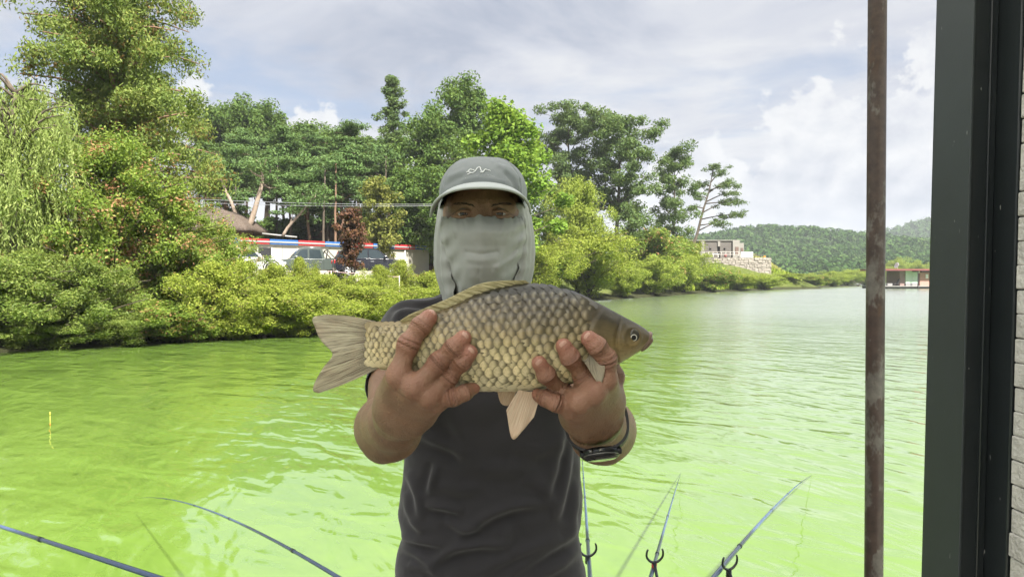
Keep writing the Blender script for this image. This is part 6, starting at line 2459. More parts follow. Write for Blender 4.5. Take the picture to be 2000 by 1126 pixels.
# ---------------------------------------------------------------- wristwatch, slid to the underside of the wrist
def build_watch():
    ax = WR_R - EL_R
    ax /= np.linalg.norm(ax)
    c = lerp(WR_R, EL_R, 0.03) + np.array([0.0005, 0.0, -0.0015])
    rt = np.array([1.0, 0, 0])
    rt -= ax * (rt @ ax)
    rt /= np.linalg.norm(rt)
    dn = np.cross(ax, rt)
    if dn[2] > 0:
        dn = -dn
    ax = ax - dn * 0.10
    ax /= np.linalg.norm(ax)
    dn = np.cross(ax, rt)
    if dn[2] > 0:
        dn = -dn
    tl = math.radians(-6)
    rt, dn = rt * math.cos(tl) + dn * math.sin(tl), dn * math.cos(tl) - rt * math.sin(tl)
    th = Thing('wristwatch', "black round sports watch on the man's wrist, under the carp's head", 'watch', c)
    V = []
    n = 60
    rx, rz_ = 0.0368, 0.0330
    for i in range(n):
        a = 2 * math.pi * i / n
        ca, sa = math.sin(a), math.cos(a)
        sq = (abs(ca) ** 2.6 + abs(sa) ** 2.6) ** (-1 / 2.6)
        for w, t in ((-0.0100, 0.0), (-0.0100, 0.0030), (0.0100, 0.0030), (0.0100, 0.0)):
            p = c + rt * ca * sq * (rx + t) + dn * sa * sq * (rz_ + t) + ax * w + dn * 0.004
            V.append(p)
    F = []
    for i in range(n):
        j = (i + 1) % n
        for k in range(4):
            F.append((i * 4 + k, i * 4 + (k + 1) % 4, j * 4 + (k + 1) % 4, j * 4 + k))
    strap = simple('black_rubber_strap', (0.018, 0.018, 0.019), 0.55, 0.1, 40)
    steel = simple('black_steel_case', (0.03, 0.031, 0.034), 0.28, 0.1, 60, metal=0.7)
    silver = simple('bright_case_rim', (0.22, 0.22, 0.22), 0.3, 0.1, 60, metal=1.0)
    glass = simple('black_dial_glass', (0.006, 0.006, 0.007), 0.06, 0.1, 60, spec=0.6)
    th.part('strap', (np.array(V), F), strap, False)
    o = c + dn * (rz_ + 0.0085)

    def disc(r0, r1, h0, h1, nn=40):
        return tube(np.array([o + dn * h0, o + dn * (h0 * 0.7 + h1 * 0.3), o + dn * h1]), [r0, max(r0, r1), r1], nn)
    case = th.part('case', disc(0.0212, 0.0222, -0.005, 0.0035), steel, True)
    th.part('bezel', disc(0.0222, 0.0200, 0.0036, 0.0066), steel, True)
    th.part('rim', disc(0.0228, 0.0226, 0.0024, 0.0036), silver, True)
    th.part('dial', disc(0.0185, 0.0180, 0.0062, 0.0071), glass, True)
    for s in (-0.011, 0.001):
        q = o + ax * 0.0218 + rt * s
        q = o + ax * math.sqrt(0.0222 ** 2 - s * s) + rt * s - dn * 0.001
        th.part('button', tube(np.array([q, q + ax * 0.0028]), 0.0023, 10), silver, True)
    for s in (-1, 1):
        q = o + rt * s * 0.0215 - dn * 0.002
        th.part('lug', bbox(q, (0.008, 0.016, 0.007), 0.0015), steel, True)


build_watch()
# ================================================================ car park, buildings, raft
def rot_box(o, ax, c, s):
    """box with centre c and size s in a frame (o, unit ax along x)"""
    ax = np.array([ax[0], ax[1], 0.0])
    ay = np.array([-ax[1], ax[0], 0.0])
    V, F = box(c, s)
    return o + V[:, :1] * ax + V[:, 1:2] * ay + V[:, 2:] * np.array([0, 0, 1.0]), F


class Frame:
    """local frame: x along a facade, y away from the camera, z up"""

    def __init__(self, a, b):
        self.o = np.array([a[0], a[1], a[2]], float)
        d_ = np.array([b[0] - a[0], b[1] - a[1]])
        self.L = np.linalg.norm(d_)
        self.ax = np.array([d_[0] / self.L, d_[1] / self.L, 0])
        self.ay = np.array([-self.ax[1], self.ax[0], 0])

    def __call__(self, VF):
        V = np.asarray(VF[0], float)
        return self.o + V[:, :1] * self.ax + V[:, 1:2] * self.ay + V[:, 2:] * np.array([0, 0, 1.0]), VF[1]

    def pt(self, x, y, z):
        return self.o + x * self.ax + y * self.ay + np.array([0, 0, z])


def long_building():
    zg = 2.0
    a = np.array([X(448, 49.0), 49.0, zg])
    b = np.array([X(838, 62.0), 62.0, zg])
    fr = Frame(a, b)
    th = Thing('site_cabin', 'long low white cabin with blue and red striped roof edge behind the cars', 'building', a)
    white = simple('cream_white_panel', (0.42, 0.405, 0.35), 0.6, 0.06, 1.5)
    L = fr.L
    H = 2.45
    n = 9
    w = L / n
    for i in range(n):
        th.part('wall_panel', fr(box((w * (i + 0.5), 1.6, H / 2), (w - 0.025, 3.2, H))), white)
    th.part('roof', fr(box((L / 2, 1.6, H + 0.05), (L + 0.5, 3.7, 0.10))), simple('grey_sheet_roof', (0.30, 0.31, 0.31), 0.5))
    blue = simple('blue_roof_edge', (0.03, 0.115, 0.36), 0.5)
    red = simple('red_roof_edge', (0.40, 0.022, 0.03), 0.5)
    segs = [(455, 466, blue), (466, 524, red), (525, 580, blue), (581, 632, red), (633, 680, blue), (680, 726, red), (727, 768, blue), (768, 808, red), (808, 841, blue)]

    def fx(u):
        # where the facade shows at photo column u
        k = (u - CX) / FPX
        return (k * fr.o[1] - fr.o[0]) / (fr.ax[0] - k * fr.ax[1])
    for u0, u1, m in segs:
        x0, x1 = fx(u0), fx(u1)
        th.part('roof_edge', fr(box(((x0 + x1) / 2, -0.17, H + 0.06), (x1 - x0 - 0.02, 0.06, 0.36))), m)
    dark = simple('dark_interior', (0.02, 0.02, 0.022), 0.5)
    grey = simple('aluminium_frame', (0.75, 0.75, 0.74), 0.4)
    glass = simple('window_glass', (0.12, 0.17, 0.17), 0.08, spec=0.6)
    xd = fx(517)
    d = th.part('door', fr(box((xd, -0.02, 1.05), (0.95, 0.05, 2.05))), dark)
    th.part('door_frame', fr(box((xd + 0.53, -0.04, 1.05), (0.08, 0.08, 2.1))), grey, parent=d)
    xw = fx(740)
    wn_ = th.part('window', fr(box((xw, -0.01, 1.50), (1.25, 0.05, 0.95))), glass)
    th.part('frame', fr(cat([box((xw, -0.05, 1.99), (1.4, 0.06, 0.07)), box((xw, -0.05, 1.01), (1.4, 0.06, 0.07)), box((xw - 0.66, -0.05, 1.5), (0.07, 0.06, 0.95)),
                             box((xw + 0.66, -0.05, 1.5), (0.07, 0.06, 0.95)), box((xw, -0.05, 1.5), (0.07, 0.06, 0.95))])), grey, parent=wn_)
    th.part('downpipe', fr(tube(np.array([[fx(790), -0.08, 0], [fx(790), -0.08, H]]), 0.04, 8)), grey, True)


def thatched_hut():
    d = 58.0
    z0 = Z(474, d)
    c = np.array([X(366, d), d + 2.5, z0])
    th = Thing('thatched_hut', 'small hut with curved brown thatched roof half hidden by shrubs', 'hut', c)
    wall = simple('ochre_plaster', (0.34, 0.27, 0.16), 0.85, 0.15, 2)
    th.part('wall', box((c[0], c[1], z0 + 0.25), (7.4, 4.0, 2.3)), wall)
    th.part('beam', box((c[0] + 0.2, c[1] - 2.03, z0 + 0.52), (7.2, 0.08, 0.22)), simple('yellow_timber', (0.42, 0.27, 0.07), 0.7))
    w = th.part('window', box((X(448, d), c[1] - 2.02, z0 + 0.12), (0.75, 0.06, 0.6)), simple('hut_glass', (0.03, 0.035, 0.04), 0.1))
    th.part('frame', cat([box((X(448, d), c[1] - 2.06, z0 + 0.45), (0.9, 0.06, 0.08)), box((X(448, d), c[1] - 2.06, z0 - 0.2), (0.9, 0.06, 0.08))]), simple('dark_timber', (0.1, 0.07, 0.05), 0.7), parent=w)
    # roof: rounded hip, sagging eaves
    nx, ny = 33, 21
    V = []
    for i in range(nx):
        for j in range(ny):
            x = -1 + 2 * i / (nx - 1)
            y = -1 + 2 * j / (ny - 1)
            m = max(abs(x) ** 1.6, abs(y))
            h = 1.85 * (1 - m ** 1.5) + 0.05 * math.sin(x * 9 + y * 4) * (1 - m)
            V.append((c[0] + x * 5.0, c[1] + y * 3.0, z0 + 1.25 + h - 0.2 * m ** 6))
    V = np.array(V)
    V[:, 2] += 0.04 * VN.fbm(V * 1.6, 3)
    m, nt, out = new_mat('weathered_thatch')
    tcn = nt.node('ShaderNodeTexCoord')
    n1 = nt.noise(nt.scale(tcn.outputs['Object'], (3, 3, 1)), 4, 5, 0.7)
    principled(nt, out, color=nt.ramp(n1, [(0.3, (0.075, 0.056, 0.044)), (0.7, (0.175, 0.140, 0.115))]), rough=0.95, spec=0.1, normal=nt.bump(n1, 0.8, 0.1))
    o = th.part('roof', (V, grid_faces(nx, ny)), m, True)
    so_ = o.modifiers.new('thick', 'SOLIDIFY')
    so_.thickness = 0.28
    so_.offset = 1


# ---------------------------------------------------------------- vehicles
def loft_body(prof_list, mat_name, mat):
    pass


def car(kind, label, nose, tail, paint, ride=0.0):
    """nose, tail: ground points under the front and the rear bumper. Built from side outlines at several widths so that flanks curve"""
    nose, tail = np.asarray(nose, float), np.asarray(tail, float)
    fr = Frame(nose, tail)
    L = fr.L
    th = Thing('parked_car', label, 'pickup truck' if kind == 'pickup' else 'car', (nose + tail) / 2, 'vehicles parked in front of the cabin')
    if kind == 'pickup':
        H, W = 1.80, 1.92
        low = [(0.00, 0.62), (0.005, 0.80), (0.03, 0.96), (0.10, 1.03), (0.235, 1.10), (0.62, 1.12), (0.97, 1.10), (0.995, 1.05), (1.0, 0.60), (0.985, 0.42), (0.02, 0.40)]
        cab = [(0.235, 1.08), (0.335, 1.62), (0.365, 1.74), (0.42, 1.79), (0.56, 1.78), (0.605, 1.72), (0.635, 1.10)]
        wins = [[(0.285, 1.14), (0.352, 1.60), (0.378, 1.67), (0.435, 1.68), (0.435, 1.14)], [(0.455, 1.14), (0.455, 1.68), (0.575, 1.66), (0.598, 1.14)]]
        wheels = (0.165, 0.79)
        doors = [0.27, 0.445, 0.615]
        screen = [(0.240, 1.10), (0.345, 1.66)]
    elif kind == 'suv':
        H, W = 1.68, 1.86
        low = [(0.00, 0.55), (0.005, 0.78), (0.03, 0.92), (0.12, 1.00), (0.26, 1.06), (0.62, 1.10), (0.96, 1.10), (0.995, 0.95), (1.0, 0.55), (0.98, 0.36), (0.02, 0.34)]
        cab = [(0.25, 1.04), (0.37, 1.52), (0.42, 1.62), (0.52, 1.67), (0.80, 1.64), (0.92, 1.52), (0.97, 1.08)]
        wins = [[(0.30, 1.09), (0.388, 1.49), (0.43, 1.565), (0.53, 1.59), (0.53, 1.09)], [(0.55, 1.09), (0.55, 1.59), (0.70, 1.58), (0.71, 1.09)], [(0.73, 1.10), (0.725, 1.57), (0.80, 1.55), (0.89, 1.46), (0.93, 1.14)]]
        wheels = (0.185, 0.80)
        doors = [0.275, 0.54, 0.72]
        screen = [(0.255, 1.06), (0.38, 1.55)]
    else:
        H, W = 1.46, 1.80
        low = [(0.00, 0.45), (0.005, 0.66), (0.03, 0.78), (0.12, 0.86), (0.27, 0.92), (0.62, 0.96), (0.95, 0.95), (0.995, 0.85), (1.0, 0.45), (0.98, 0.28), (0.02, 0.26)]
        cab = [(0.26, 0.90), (0.40, 1.33), (0.46, 1.41), (0.55, 1.44), (0.70, 1.41), (0.80, 1.30), (0.92, 0.94)]
        wins = [[(0.315, 0.95), (0.415, 1.30), (0.46, 1.36), (0.55, 1.385), (0.55, 0.95)], [(0.57, 0.95), (0.57, 1.385), (0.69, 1.36), (0.77, 1.27), (0.85, 0.96)]]
        wheels = (0.175, 0.80)
        doors = [0.29, 0.56, 0.76]
        screen = [(0.265, 0.92), (0.41, 1.36)]

    def shell(prof, wmid, tuck):
        n = len(prof)
        cols = [(-1, tuck), (-0.93, 0.985), (-0.6, 1.0), (0.6, 1.0), (0.93, 0.985), (1, tuck)]
        zm = np.mean([p[1] for p in prof])
        V = []
        for s, k in cols:
            for x, z in prof:
                V.append((L * (0.5 + (x - 0.5) * (1 - 0.02 * abs(s) ** 6)), s * wmid / 2 * (1 - 0.10 * max(0, z - 1.0) / 0.7), zm + (z - zm) * k))
        F = []
        for c_ in range(len(cols) - 1):
            for i in range(n):
                j = (i + 1) % n
                F.append((c_ * n + i, c_ * n + j, (c_ + 1) * n + j, (c_ + 1) * n + i))
        F.append(tuple(range(n - 1, -1, -1)))
        F.append(tuple((len(cols) - 1) * n + i for i in range(n)))
        return np.array(V, float), F
    body = th.part('body', fr(shell(low, W, 0.90)), paint)
    top = th.part('cabin', fr(shell(cab, W * 0.93, 0.96)), paint)
    glass = bpy.data.materials.get('car_glass') or simple('car_glass', (0.03, 0.042, 0.048), 0.06, spec=0.6)
    black = bpy.data.materials.get('car_trim') or simple('car_trim', (0.02, 0.02, 0.02), 0.5)
    tyre = bpy.data.materials.get('tyre_rubber') or simple('tyre_rubber', (0.018, 0.018, 0.018), 0.85)
    alloy = bpy.data.materials.get('alloy_wheel') or simple('alloy_wheel', (0.62, 0.63, 0.65), 0.3, metal=0.8)
    lamp = bpy.data.materials.get('lamp_lens') or simple('lamp_lens', (0.75, 0.76, 0.78), 0.1, spec=0.7)
    for s in (-1, 1):
        for wpoly in wins:
            pts = [(L * x, s * (W * 0.93 / 2 * (1 - 0.10 * max(0, z - 1.0) / 0.7)), z) for x, z in wpoly]
            V = np.array([(x, y + s * 0.012, z) for x, y, z in pts] + [(x, y - s * 0.03, z) for x, y, z in pts])
            n = len(pts)
            F = [tuple(range(n)), tuple(range(2 * n - 1, n - 1, -1))] + [(i, i + n, (i + 1) % n + n, (i + 1) % n) for i in range(n)]
            th.part('window', fr((V, F)), glass)
        for x in doors:
            th.part('door_gap', fr(box((L * x, s * W / 2 * 1.0, 0.76), (0.018, 0.012, 0.62))), black)
        for x in doors[1:]:
            th.part('door_handle', fr(box((L * x - 0.22, s * (W / 2 + 0.015), 0.90), (0.19, 0.035, 0.035))), alloy)
        th.part('mirror', fr(bbox((L * (doors[0] + 0.035), s * (W / 2 + 0.10), cab[0][1] + 0.12), (0.14, 0.2, 0.15), 0.03)), paint)
        for wx in wheels:
            c = fr.pt(L * wx, s * (W / 2 - 0.10), 0.36)
            w = fr(tube(np.array([[L * wx, s * (W / 2 - 0.22), 0.36], [L * wx, s * (W / 2 - 0.20), 0.36], [L * wx, s * (W / 2 - 0.02), 0.36], [L * wx, s * (W / 2 + 0.0), 0.36]]), [0.33, 0.365, 0.365, 0.34], 28))
            t_ = th.part('wheel', w, tyre, True)
            th.part('rim', fr(cat([tube(np.array([[L * wx, s * (W / 2 - 0.01), 0.36], [L * wx, s * (W / 2 + 0.012), 0.36]]), 0.07, 12)] +
                                  [box((L * wx + 0.13 * math.cos(a), s * (W / 2 + 0.008), 0.36 + 0.13 * math.sin(a)), (0.24, 0.012, 0.075), ry=-a) for a in np.arange(6) * math.pi / 3] +
                                  [tube(np.array([[L * wx + 0.235 * math.cos(a), s * (W / 2 + 0.006), 0.36 + 0.235 * math.sin(a)] for a in np.linspace(0, 2 * math.pi, 25)]), 0.018, 6)])), alloy, True, parent=t_)
            th.part('wheel_arch', fr(tube(np.array([[L * wx + 0.42 * math.cos(a), s * (W / 2 - 0.005), 0.36 + 0.42 * math.sin(a)] for a in np.linspace(0.05, math.pi - 0.05, 14)]), 0.035, 6)), black, True)
        th.part('headlight', fr(bbox((L * 0.012, s * W * 0.37, 0.74 if kind != 'sedan' else 0.63), (0.16, 0.38, 0.16), 0.03)), lamp)
        th.part('tail_light', fr(bbox((L * 0.992, s * W * 0.44, 0.88 if kind != 'sedan' else 0.76), (0.08, 0.18, 0.22), 0.02)), bpy.data.materials.get('tail_lens') or simple('tail_lens', (0.4, 0.02, 0.02), 0.2))
    # windscreen
    (x0, z0), (x1, z1) = screen
    hw = W * 0.40
    V = np.array([(L * x0 - 0.01, -hw, z0 + 0.04), (L * x0 - 0.01, hw, z0 + 0.04), (L * x1 - 0.015, hw * 0.9, z1), (L * x1 - 0.015, -hw * 0.9, z1)])
    th.part('windscreen', fr((np.vstack([V, V + np.array([0.03, 0, -0.02])]), [(0, 1, 2, 3), (7, 6, 5, 4), (0, 4, 5, 1), (1, 5, 6, 2), (2, 6, 7, 3), (3, 7, 4, 0)])), glass)
    if kind == 'pickup':
        th.part('bed_cover', fr(box((L * 0.815, 0, 1.135), (L * 0.33, W * 0.86, 0.05))), black)
        hoop = []
        for s in (-1, 1):
            hoop.append(tube(np.array([[L * 0.645, s * W * 0.40, 1.12], [L * 0.665, s * W * 0.40, 1.62], [L * 0.67, s * W * 0.38, 1.66]]), 0.035, 8))
            hoop.append(tube(np.array([[L * 0.667, s * W * 0.40, 1.62], [L * 0.75, s * W * 0.41, 1.16]]), 0.03, 8))
        hoop.append(tube(np.array([[L * 0.67, -W * 0.38, 1.66], [L * 0.67, W * 0.38, 1.66]]), 0.035, 8))
        th.part('roll_bar', fr(cat(hoop)), black, True)
        th.part('roof_rail', fr(cat([tube(np.array([[L * 0.38, s * W * 0.40, 1.80], [L * 0.59, s * W * 0.40, 1.80]]), 0.025, 6) for s in (-1, 1)])), alloy, True)
    th.part('front_bumper', fr(bbox((L * 0.012, 0, 0.50 if kind != 'sedan' else 0.4), (0.14, W * 0.96, 0.22), 0.04)), black if kind == 'pickup' else paint)
    return th


def build_cars():
    g = 2.03
    green = simple('grey_green_car_paint', (0.062, 0.078, 0.070), 0.3, 0.05, 1, coat=0.35)
    white = simple('white_car_paint', (0.55, 0.55, 0.54), 0.25, 0.03, 1, coat=0.8)
    navy = simple('navy_black_car_paint', (0.012, 0.013, 0.020), 0.25, 0.05, 1, coat=0.4)
    car('pickup', 'grey-green double-cab pickup truck parked in front of the cabin', (X(522, 43.2), 43.2, g - 0.05), (X(692, 45.2), 45.2, g - 0.05), green)
    car('sedan', 'white car half hidden by shrubs left of the pickup truck', (X(556, 38.6), 38.6, g + 0.05), (X(400, 37.2), 37.2, g + 0.05), white)
    car('suv', 'dark navy sport utility car behind the dull red maple', (X(790, 43.4), 43.4, g - 0.03), (X(640, 42.0) + 0.3, 42.0, g - 0.03), navy)


# ---------------------------------------------------------------- rope fence, maple, shrub, wires
def lot_details():
    post_m = simple('white_fence_post', (0.62, 0.58, 0.55), 0.6)
    rope_m = simple('pink_white_rope', (0.62, 0.45, 0.42), 0.8)
    pts = []
    th = Thing('rope_fence', 'low rope fence on thin white posts along the edge of the car park', 'fence', (X(645, 36.5), 36.5, 2.0))
    us = [560, 647, 737, 780]
    for u in us:
        x, y = X(u, 36.6), 36.6
        z0 = ground_z(x, y)
        th.part('post', tube(np.array([[x, y, z0 - 0.1], [x, y, 2.30 + (0.0 if u < 770 else -0.25)]]), 0.022, 8), post_m, True)
        pts.append(np.array([x, y, 2.28 + (0.0 if u < 770 else -0.28)]))
    for a, b in zip(pts[:-1], pts[1:]):
        q = np.array([lerp(a, b, t) - np.array([0, 0, 0.10 * math.sin(t * math.pi)]) for t in np.linspace(0, 1, 12)])
        th.part('rope', tube(q, 0.016, 6), rope_m, True)
    proto('maple', BARK, LEAF['maple'], seed=81, H=3.2, r0=0.05, env=dome(0.95, 0.45, 2.0), n_limbs=20, t0=0.15, rise=0.35, clump=0.30, per_limb=3, leaves=95, L=0.13, W=0.10, flat=0.7)
    plant('maple', 'maple_tree', 'small dull red maple standing in front of the pickup truck bed', 686, 38.0, 1.0, 1.18, 0.5, z=1.95)
    proto('rust', BARK, LEAF['rust'], seed=82, H=1.4, r0=0.05, env=dome(1.7, 0.4, 2.6), n_limbs=18, t0=0.1, rise=0.4, clump=0.45, per_limb=3, leaves=110, L=0.22, W=0.16, flat=0.7,
          trunk_name='stem', crown_name='foliage')
    plant('rust', 'shrub', 'rust brown withered shrub above the right half of the striped roof edge', 740, 64.0, 1.0, 1.0, 0, cat_='shrub')
    proto('under', BARK, LEAF['shore'], seed=83, H=1.5, r0=0.04, env=dome(1.9, 0.4, 2.6), n_limbs=18, t0=0.1, rise=0.4, clump=0.5, per_limb=3, leaves=100, L=0.26, W=0.12, flat=0.7,
          trunk_name='stem', crown_name='foliage')
    proto('under_dark', BARK, LEAF['broad'], seed=84, H=2.6, r0=0.05, env=dome(2.0, 0.45, 2.4), n_limbs=20, t0=0.1, rise=0.5, clump=0.6, per_limb=3, leaves=110, L=0.3, W=0.17, flat=0.8,
          trunk_name='stem', crown_name='foliage')
    for key, u, d, s, sz, l in [
        ('under', 478, 63, 0.8, 0.9, 'bright undergrowth just right of the thatched hut'), ('under', 556, 63, 0.8, 0.6, 'bright undergrowth above the pickup roof'),
        ('under', 622, 63.5, 0.9, 0.8, 'bright undergrowth above the pickup bed'), ('under', 660, 64, 0.8, 0.7, 'bright undergrowth left of the rust brown shrub'),
        ('under', 748, 63.5, 0.8, 0.75, 'bright undergrowth in front of the rust brown shrub'), ('under', 815, 65, 1.0, 0.9, 'bright undergrowth above the right end of the striped roof edge'),
        ('under_dark', 525, 68, 1.0, 0.9, 'dark undergrowth behind the pale leaning pine'), ('under_dark', 590, 70, 1.1, 0.8, 'dark undergrowth on the slope above the pickup'),
        ('under_dark', 700, 70, 1.0, 0.9, 'dark undergrowth on the slope behind the dull red maple'), ('under_dark', 775, 66, 1.1, 1.1, 'dark undergrowth right of the rust brown shrub'),
        ('under_dark', 820, 68, 1.3, 1.4, "dark undergrowth left of the man's cap"), ('under_dark', 455, 70, 1.1, 1.0, 'dark undergrowth behind the thatched roof ridge'),
        ('under_dark', 640, 73, 1.1, 1.0, 'dark undergrowth high on the slope in the middle of the wood'), ('under_dark', 860, 66, 1.3, 1.6, "dark undergrowth behind the man's cheek"),
    ]:
        plant(key, 'shrub', l, u, d, s, sz, u * 0.1, 'undergrowth of the wood', cat_='shrub')
    wire = simple('grey_cable', (0.30, 0.31, 0.33), 0.5)
    for k, (v0, v1, l) in enumerate([(386, 399, 'upper of the two overhead cables crossing in front of the wood'), (393, 402, 'lower of the two overhead cables crossing in front of the wood')]):
        q = np.array([P(u, v0 + (v1 - v0) * t + 4 * math.sin(t * math.pi), 56) for t, u in zip(np.linspace(0, 1, 20), np.linspace(330, 850, 20))])
        tag(link('overhead_cable', mesh('overhead_cable', *tube(q, 0.016, 6), wire, True)), l, 'cable', 'overhead cables')
    # pale plank lying on the slope
    a, b = P(512, 456, 60), P(580, 463, 61)
    tag(link('pipe', mesh('pipe', *tube(np.array([a, lerp(a, b, 0.5), b]), 0.07, 8), simple('pale_pipe', (0.36, 0.36, 0.35), 0.5), True)), 'pale pipe lying on the slope above the cabin roof', 'pipe')


# ---------------------------------------------------------------- concrete house and stone wall on the spit
def spit_house():
    d = 131.0
    z0 = Z(503, d)
    conc_shaded = simple('shaded_concrete', (0.125, 0.112, 0.102), 0.85, 0.10, 0.8)  # walls toward the camera: shade put into a darker concrete colour
    pale = simple('sunlit_concrete', (0.27, 0.255, 0.232), 0.8, 0.06, 0.8)  # piers and end walls: sunlight put into a paler concrete colour
    dk = simple('dark_opening', (0.04, 0.032, 0.028), 0.5)
    brown = simple('brown_window', (0.16, 0.11, 0.09), 0.3)
    px = lambda u, dd=d: X(u, dd)
    th = Thing('concrete_house', 'flat-roofed grey concrete house on the stone-walled terrace', 'building', (px(1400), d, z0))
    zt = Z(471, d)
    H = zt - z0 + 0.6

    def blk(name, u0, u1, y0, y1, m, top=0.0, parent=None, zb=None, zt_=None):
        b0 = z0 - 0.6 if zb is None else zb
        t0 = zt + top if zt_ is None else zt_
        return th.part(name, box(((px(u0) + px(u1)) / 2, (y0 + y1) / 2, (b0 + t0) / 2), (px(u1) - px(u0), y1 - y0, t0 - b0)), m, parent=parent)
    blk('wall', 1343, 1368, d + 0.3, d + 6, conc_shaded)
    blk('pier', 1368.5, 1374.5, d - 0.2, d + 5, pale)
    blk('wall', 1375, 1401, d + 0.1, d + 6, conc_shaded)
    blk('pier', 1401.5, 1406, d - 0.1, d + 5, pale, zb=Z(481, d))
    blk('wall', 1406.3, 1430, d + 0.1, d + 6, conc_shaded)
    blk('end_wall', 1430.4, 1443.5, d - 0.2, d + 6, pale, 0.1)
    blk('wall', 1443.8, 1450, d + 2.4, d + 6, conc_shaded, -0.25)
    blk('end_wall', 1450.3, 1459.5, d + 2.0, d + 6, pale, -0.2)
    w = blk('window', 1435, 1441.5, d - 0.28, d - 0.15, brown, zb=Z(496, d), zt_=Z(482, d))
    w = blk('window', 1453.5, 1458, d + 1.9, d + 2.1, brown, zb=Z(493, d), zt_=Z(483, d))
    for u in (1387.5, 1415.5):
        c = np.array([px(u), d + 0.02, Z(484.7, d)])
        th.part('round_window', tube(np.array([c + [0, -0.06, 0], c + [0, 0.2, 0]]), 0.19, 16), dk, True)
    th.part('roof', box((px(1394), d + 3.2, zt + 0.16), (px(1443) - px(1343) + 0.3, 6.6, 0.14)), pale)
    # terrace furniture
    tag(link('terrace_table', mesh('terrace_table', *cat([box((px(1391), d - 2.0, z0 + 0.62), (1.3, 0.7, 0.08)), box((px(1391) - 0.45, d - 2.0, z0 + 0.3), (0.12, 0.5, 0.62)), box((px(1391) + 0.45, d - 2.0, z0 + 0.3), (0.12, 0.5, 0.62))]),
                                   simple('pale_table', (0.62, 0.62, 0.6), 0.6))), 'pale table on the terrace in front of the grey concrete house', 'table')
    c = np.array([px(1410), d - 2.1, z0])
    tag(link('bucket', mesh('bucket', *tube(np.array([c, c + [0, 0, 0.45], c + [0, 0, 0.5]]), [0.17, 0.23, 0.24], 14), simple('red_bucket', (0.55, 0.04, 0.05), 0.5), True)), 'small red bucket on the terrace below the round windows', 'bucket')
    # railing
    rl = Thing('terrace_railing', 'thin pale railing along the terrace before the concrete house', 'railing', (px(1372), d - 3.2, z0))
    rm = simple('pale_railing', (0.62, 0.58, 0.54), 0.5)
    for k in (0.5, 0.95):
        rl.part('rail', tube(np.array([[px(1358), d - 3.2, z0 + k], [px(1432), d - 3.2, z0 + k]]), 0.035, 6), rm, True)
    for u in np.linspace(1358, 1432, 10):
        rl.part('baluster', tube(np.array([[px(u), d - 3.2, z0 - 0.05], [px(u), d - 3.2, z0 + 0.97]]), 0.03, 6), rm, True)
    gp = Thing('glass_railing', 'milky glass railing at the corner of the concrete house', 'railing', (px(1457), d - 0.8, z0))
    gm = simple('milky_glass', (0.66, 0.70, 0.70), 0.2)
    for i, u in enumerate((1444, 1450, 1456, 1462)):
        gp.part('panel', box((px(u + 2.9), d - 0.8 - 0.004 * i, z0 + 0.5), (px(u + 5.6) - px(u), 0.03, 1.05)), gm)
    rp = Thing('retaining_wall', 'pale stone retaining wall holding up the terrace of the concrete house', 'wall', (px(1438), d - 5.0, z0 - 3))
    # courses of rough blocks
    stone = simple('pale_wall_stone', (0.33, 0.295, 0.26), 0.9, 0.22, 0.9, 0.5, bscale=3)
    dw = d - 4.6
    rng = np.random.default_rng(4)
    x0, x1 = X(1366, dw), X(1505, dw)
    zb, ztp = Z(538, dw), Z(503.0, dw)
    rp.part('core', box(((x0 + x1) / 2, dw + 0.9, (zb + ztp) / 2 - 0.02), (x1 - x0 - 0.1, 1.2, ztp - zb)), stone)
    parts = []
    z = zb
    while z < ztp - 0.05:
        h = rng.uniform(0.30, 0.48)
        h = min(h, ztp - z)
        x = x0
        while x < x1 - 0.05:
            w = min(rng.uniform(0.40, 0.95), x1 - x)
            slope = -0.35 * (x - x0) / (x1 - x0)
            V, F = bbox((x + w / 2, dw + rng.uniform(0.0, 0.12), z + h / 2 + 0.0), (w - 0.025, 0.7, h - 0.025), 0.05)
            V += rng.normal(size=V.shape) * 0.02
            rp.part('stone', (V, F), stone)
            x += w
        z += h
    sd_ = Thing('barrier', 'low dark barrier with an orange end right of the concrete house', 'barrier', (px(1480), d + 3, z0))
    sd_.part('beam', box((px(1486), d + 3, Z(498.5, d + 3)), (px(1502) - px(1470), 0.12, 0.20)), simple('dark_barrier', (0.05, 0.045, 0.05), 0.6))
    sd_.part('end_cap', box((px(1504), d + 3, Z(501, d + 3)), (0.35, 0.3, 0.35)), simple('orange_marker', (0.7, 0.25, 0.03), 0.6))
    sd_.part('post', box((px(1478), d + 3, z0), (0.12, 0.12, 1.2)), bpy.data.materials['dark_barrier'])
    sd_.part('post', box((px(1496), d + 3, z0), (0.12, 0.12, 1.0)), bpy.data.materials['dark_barrier'])


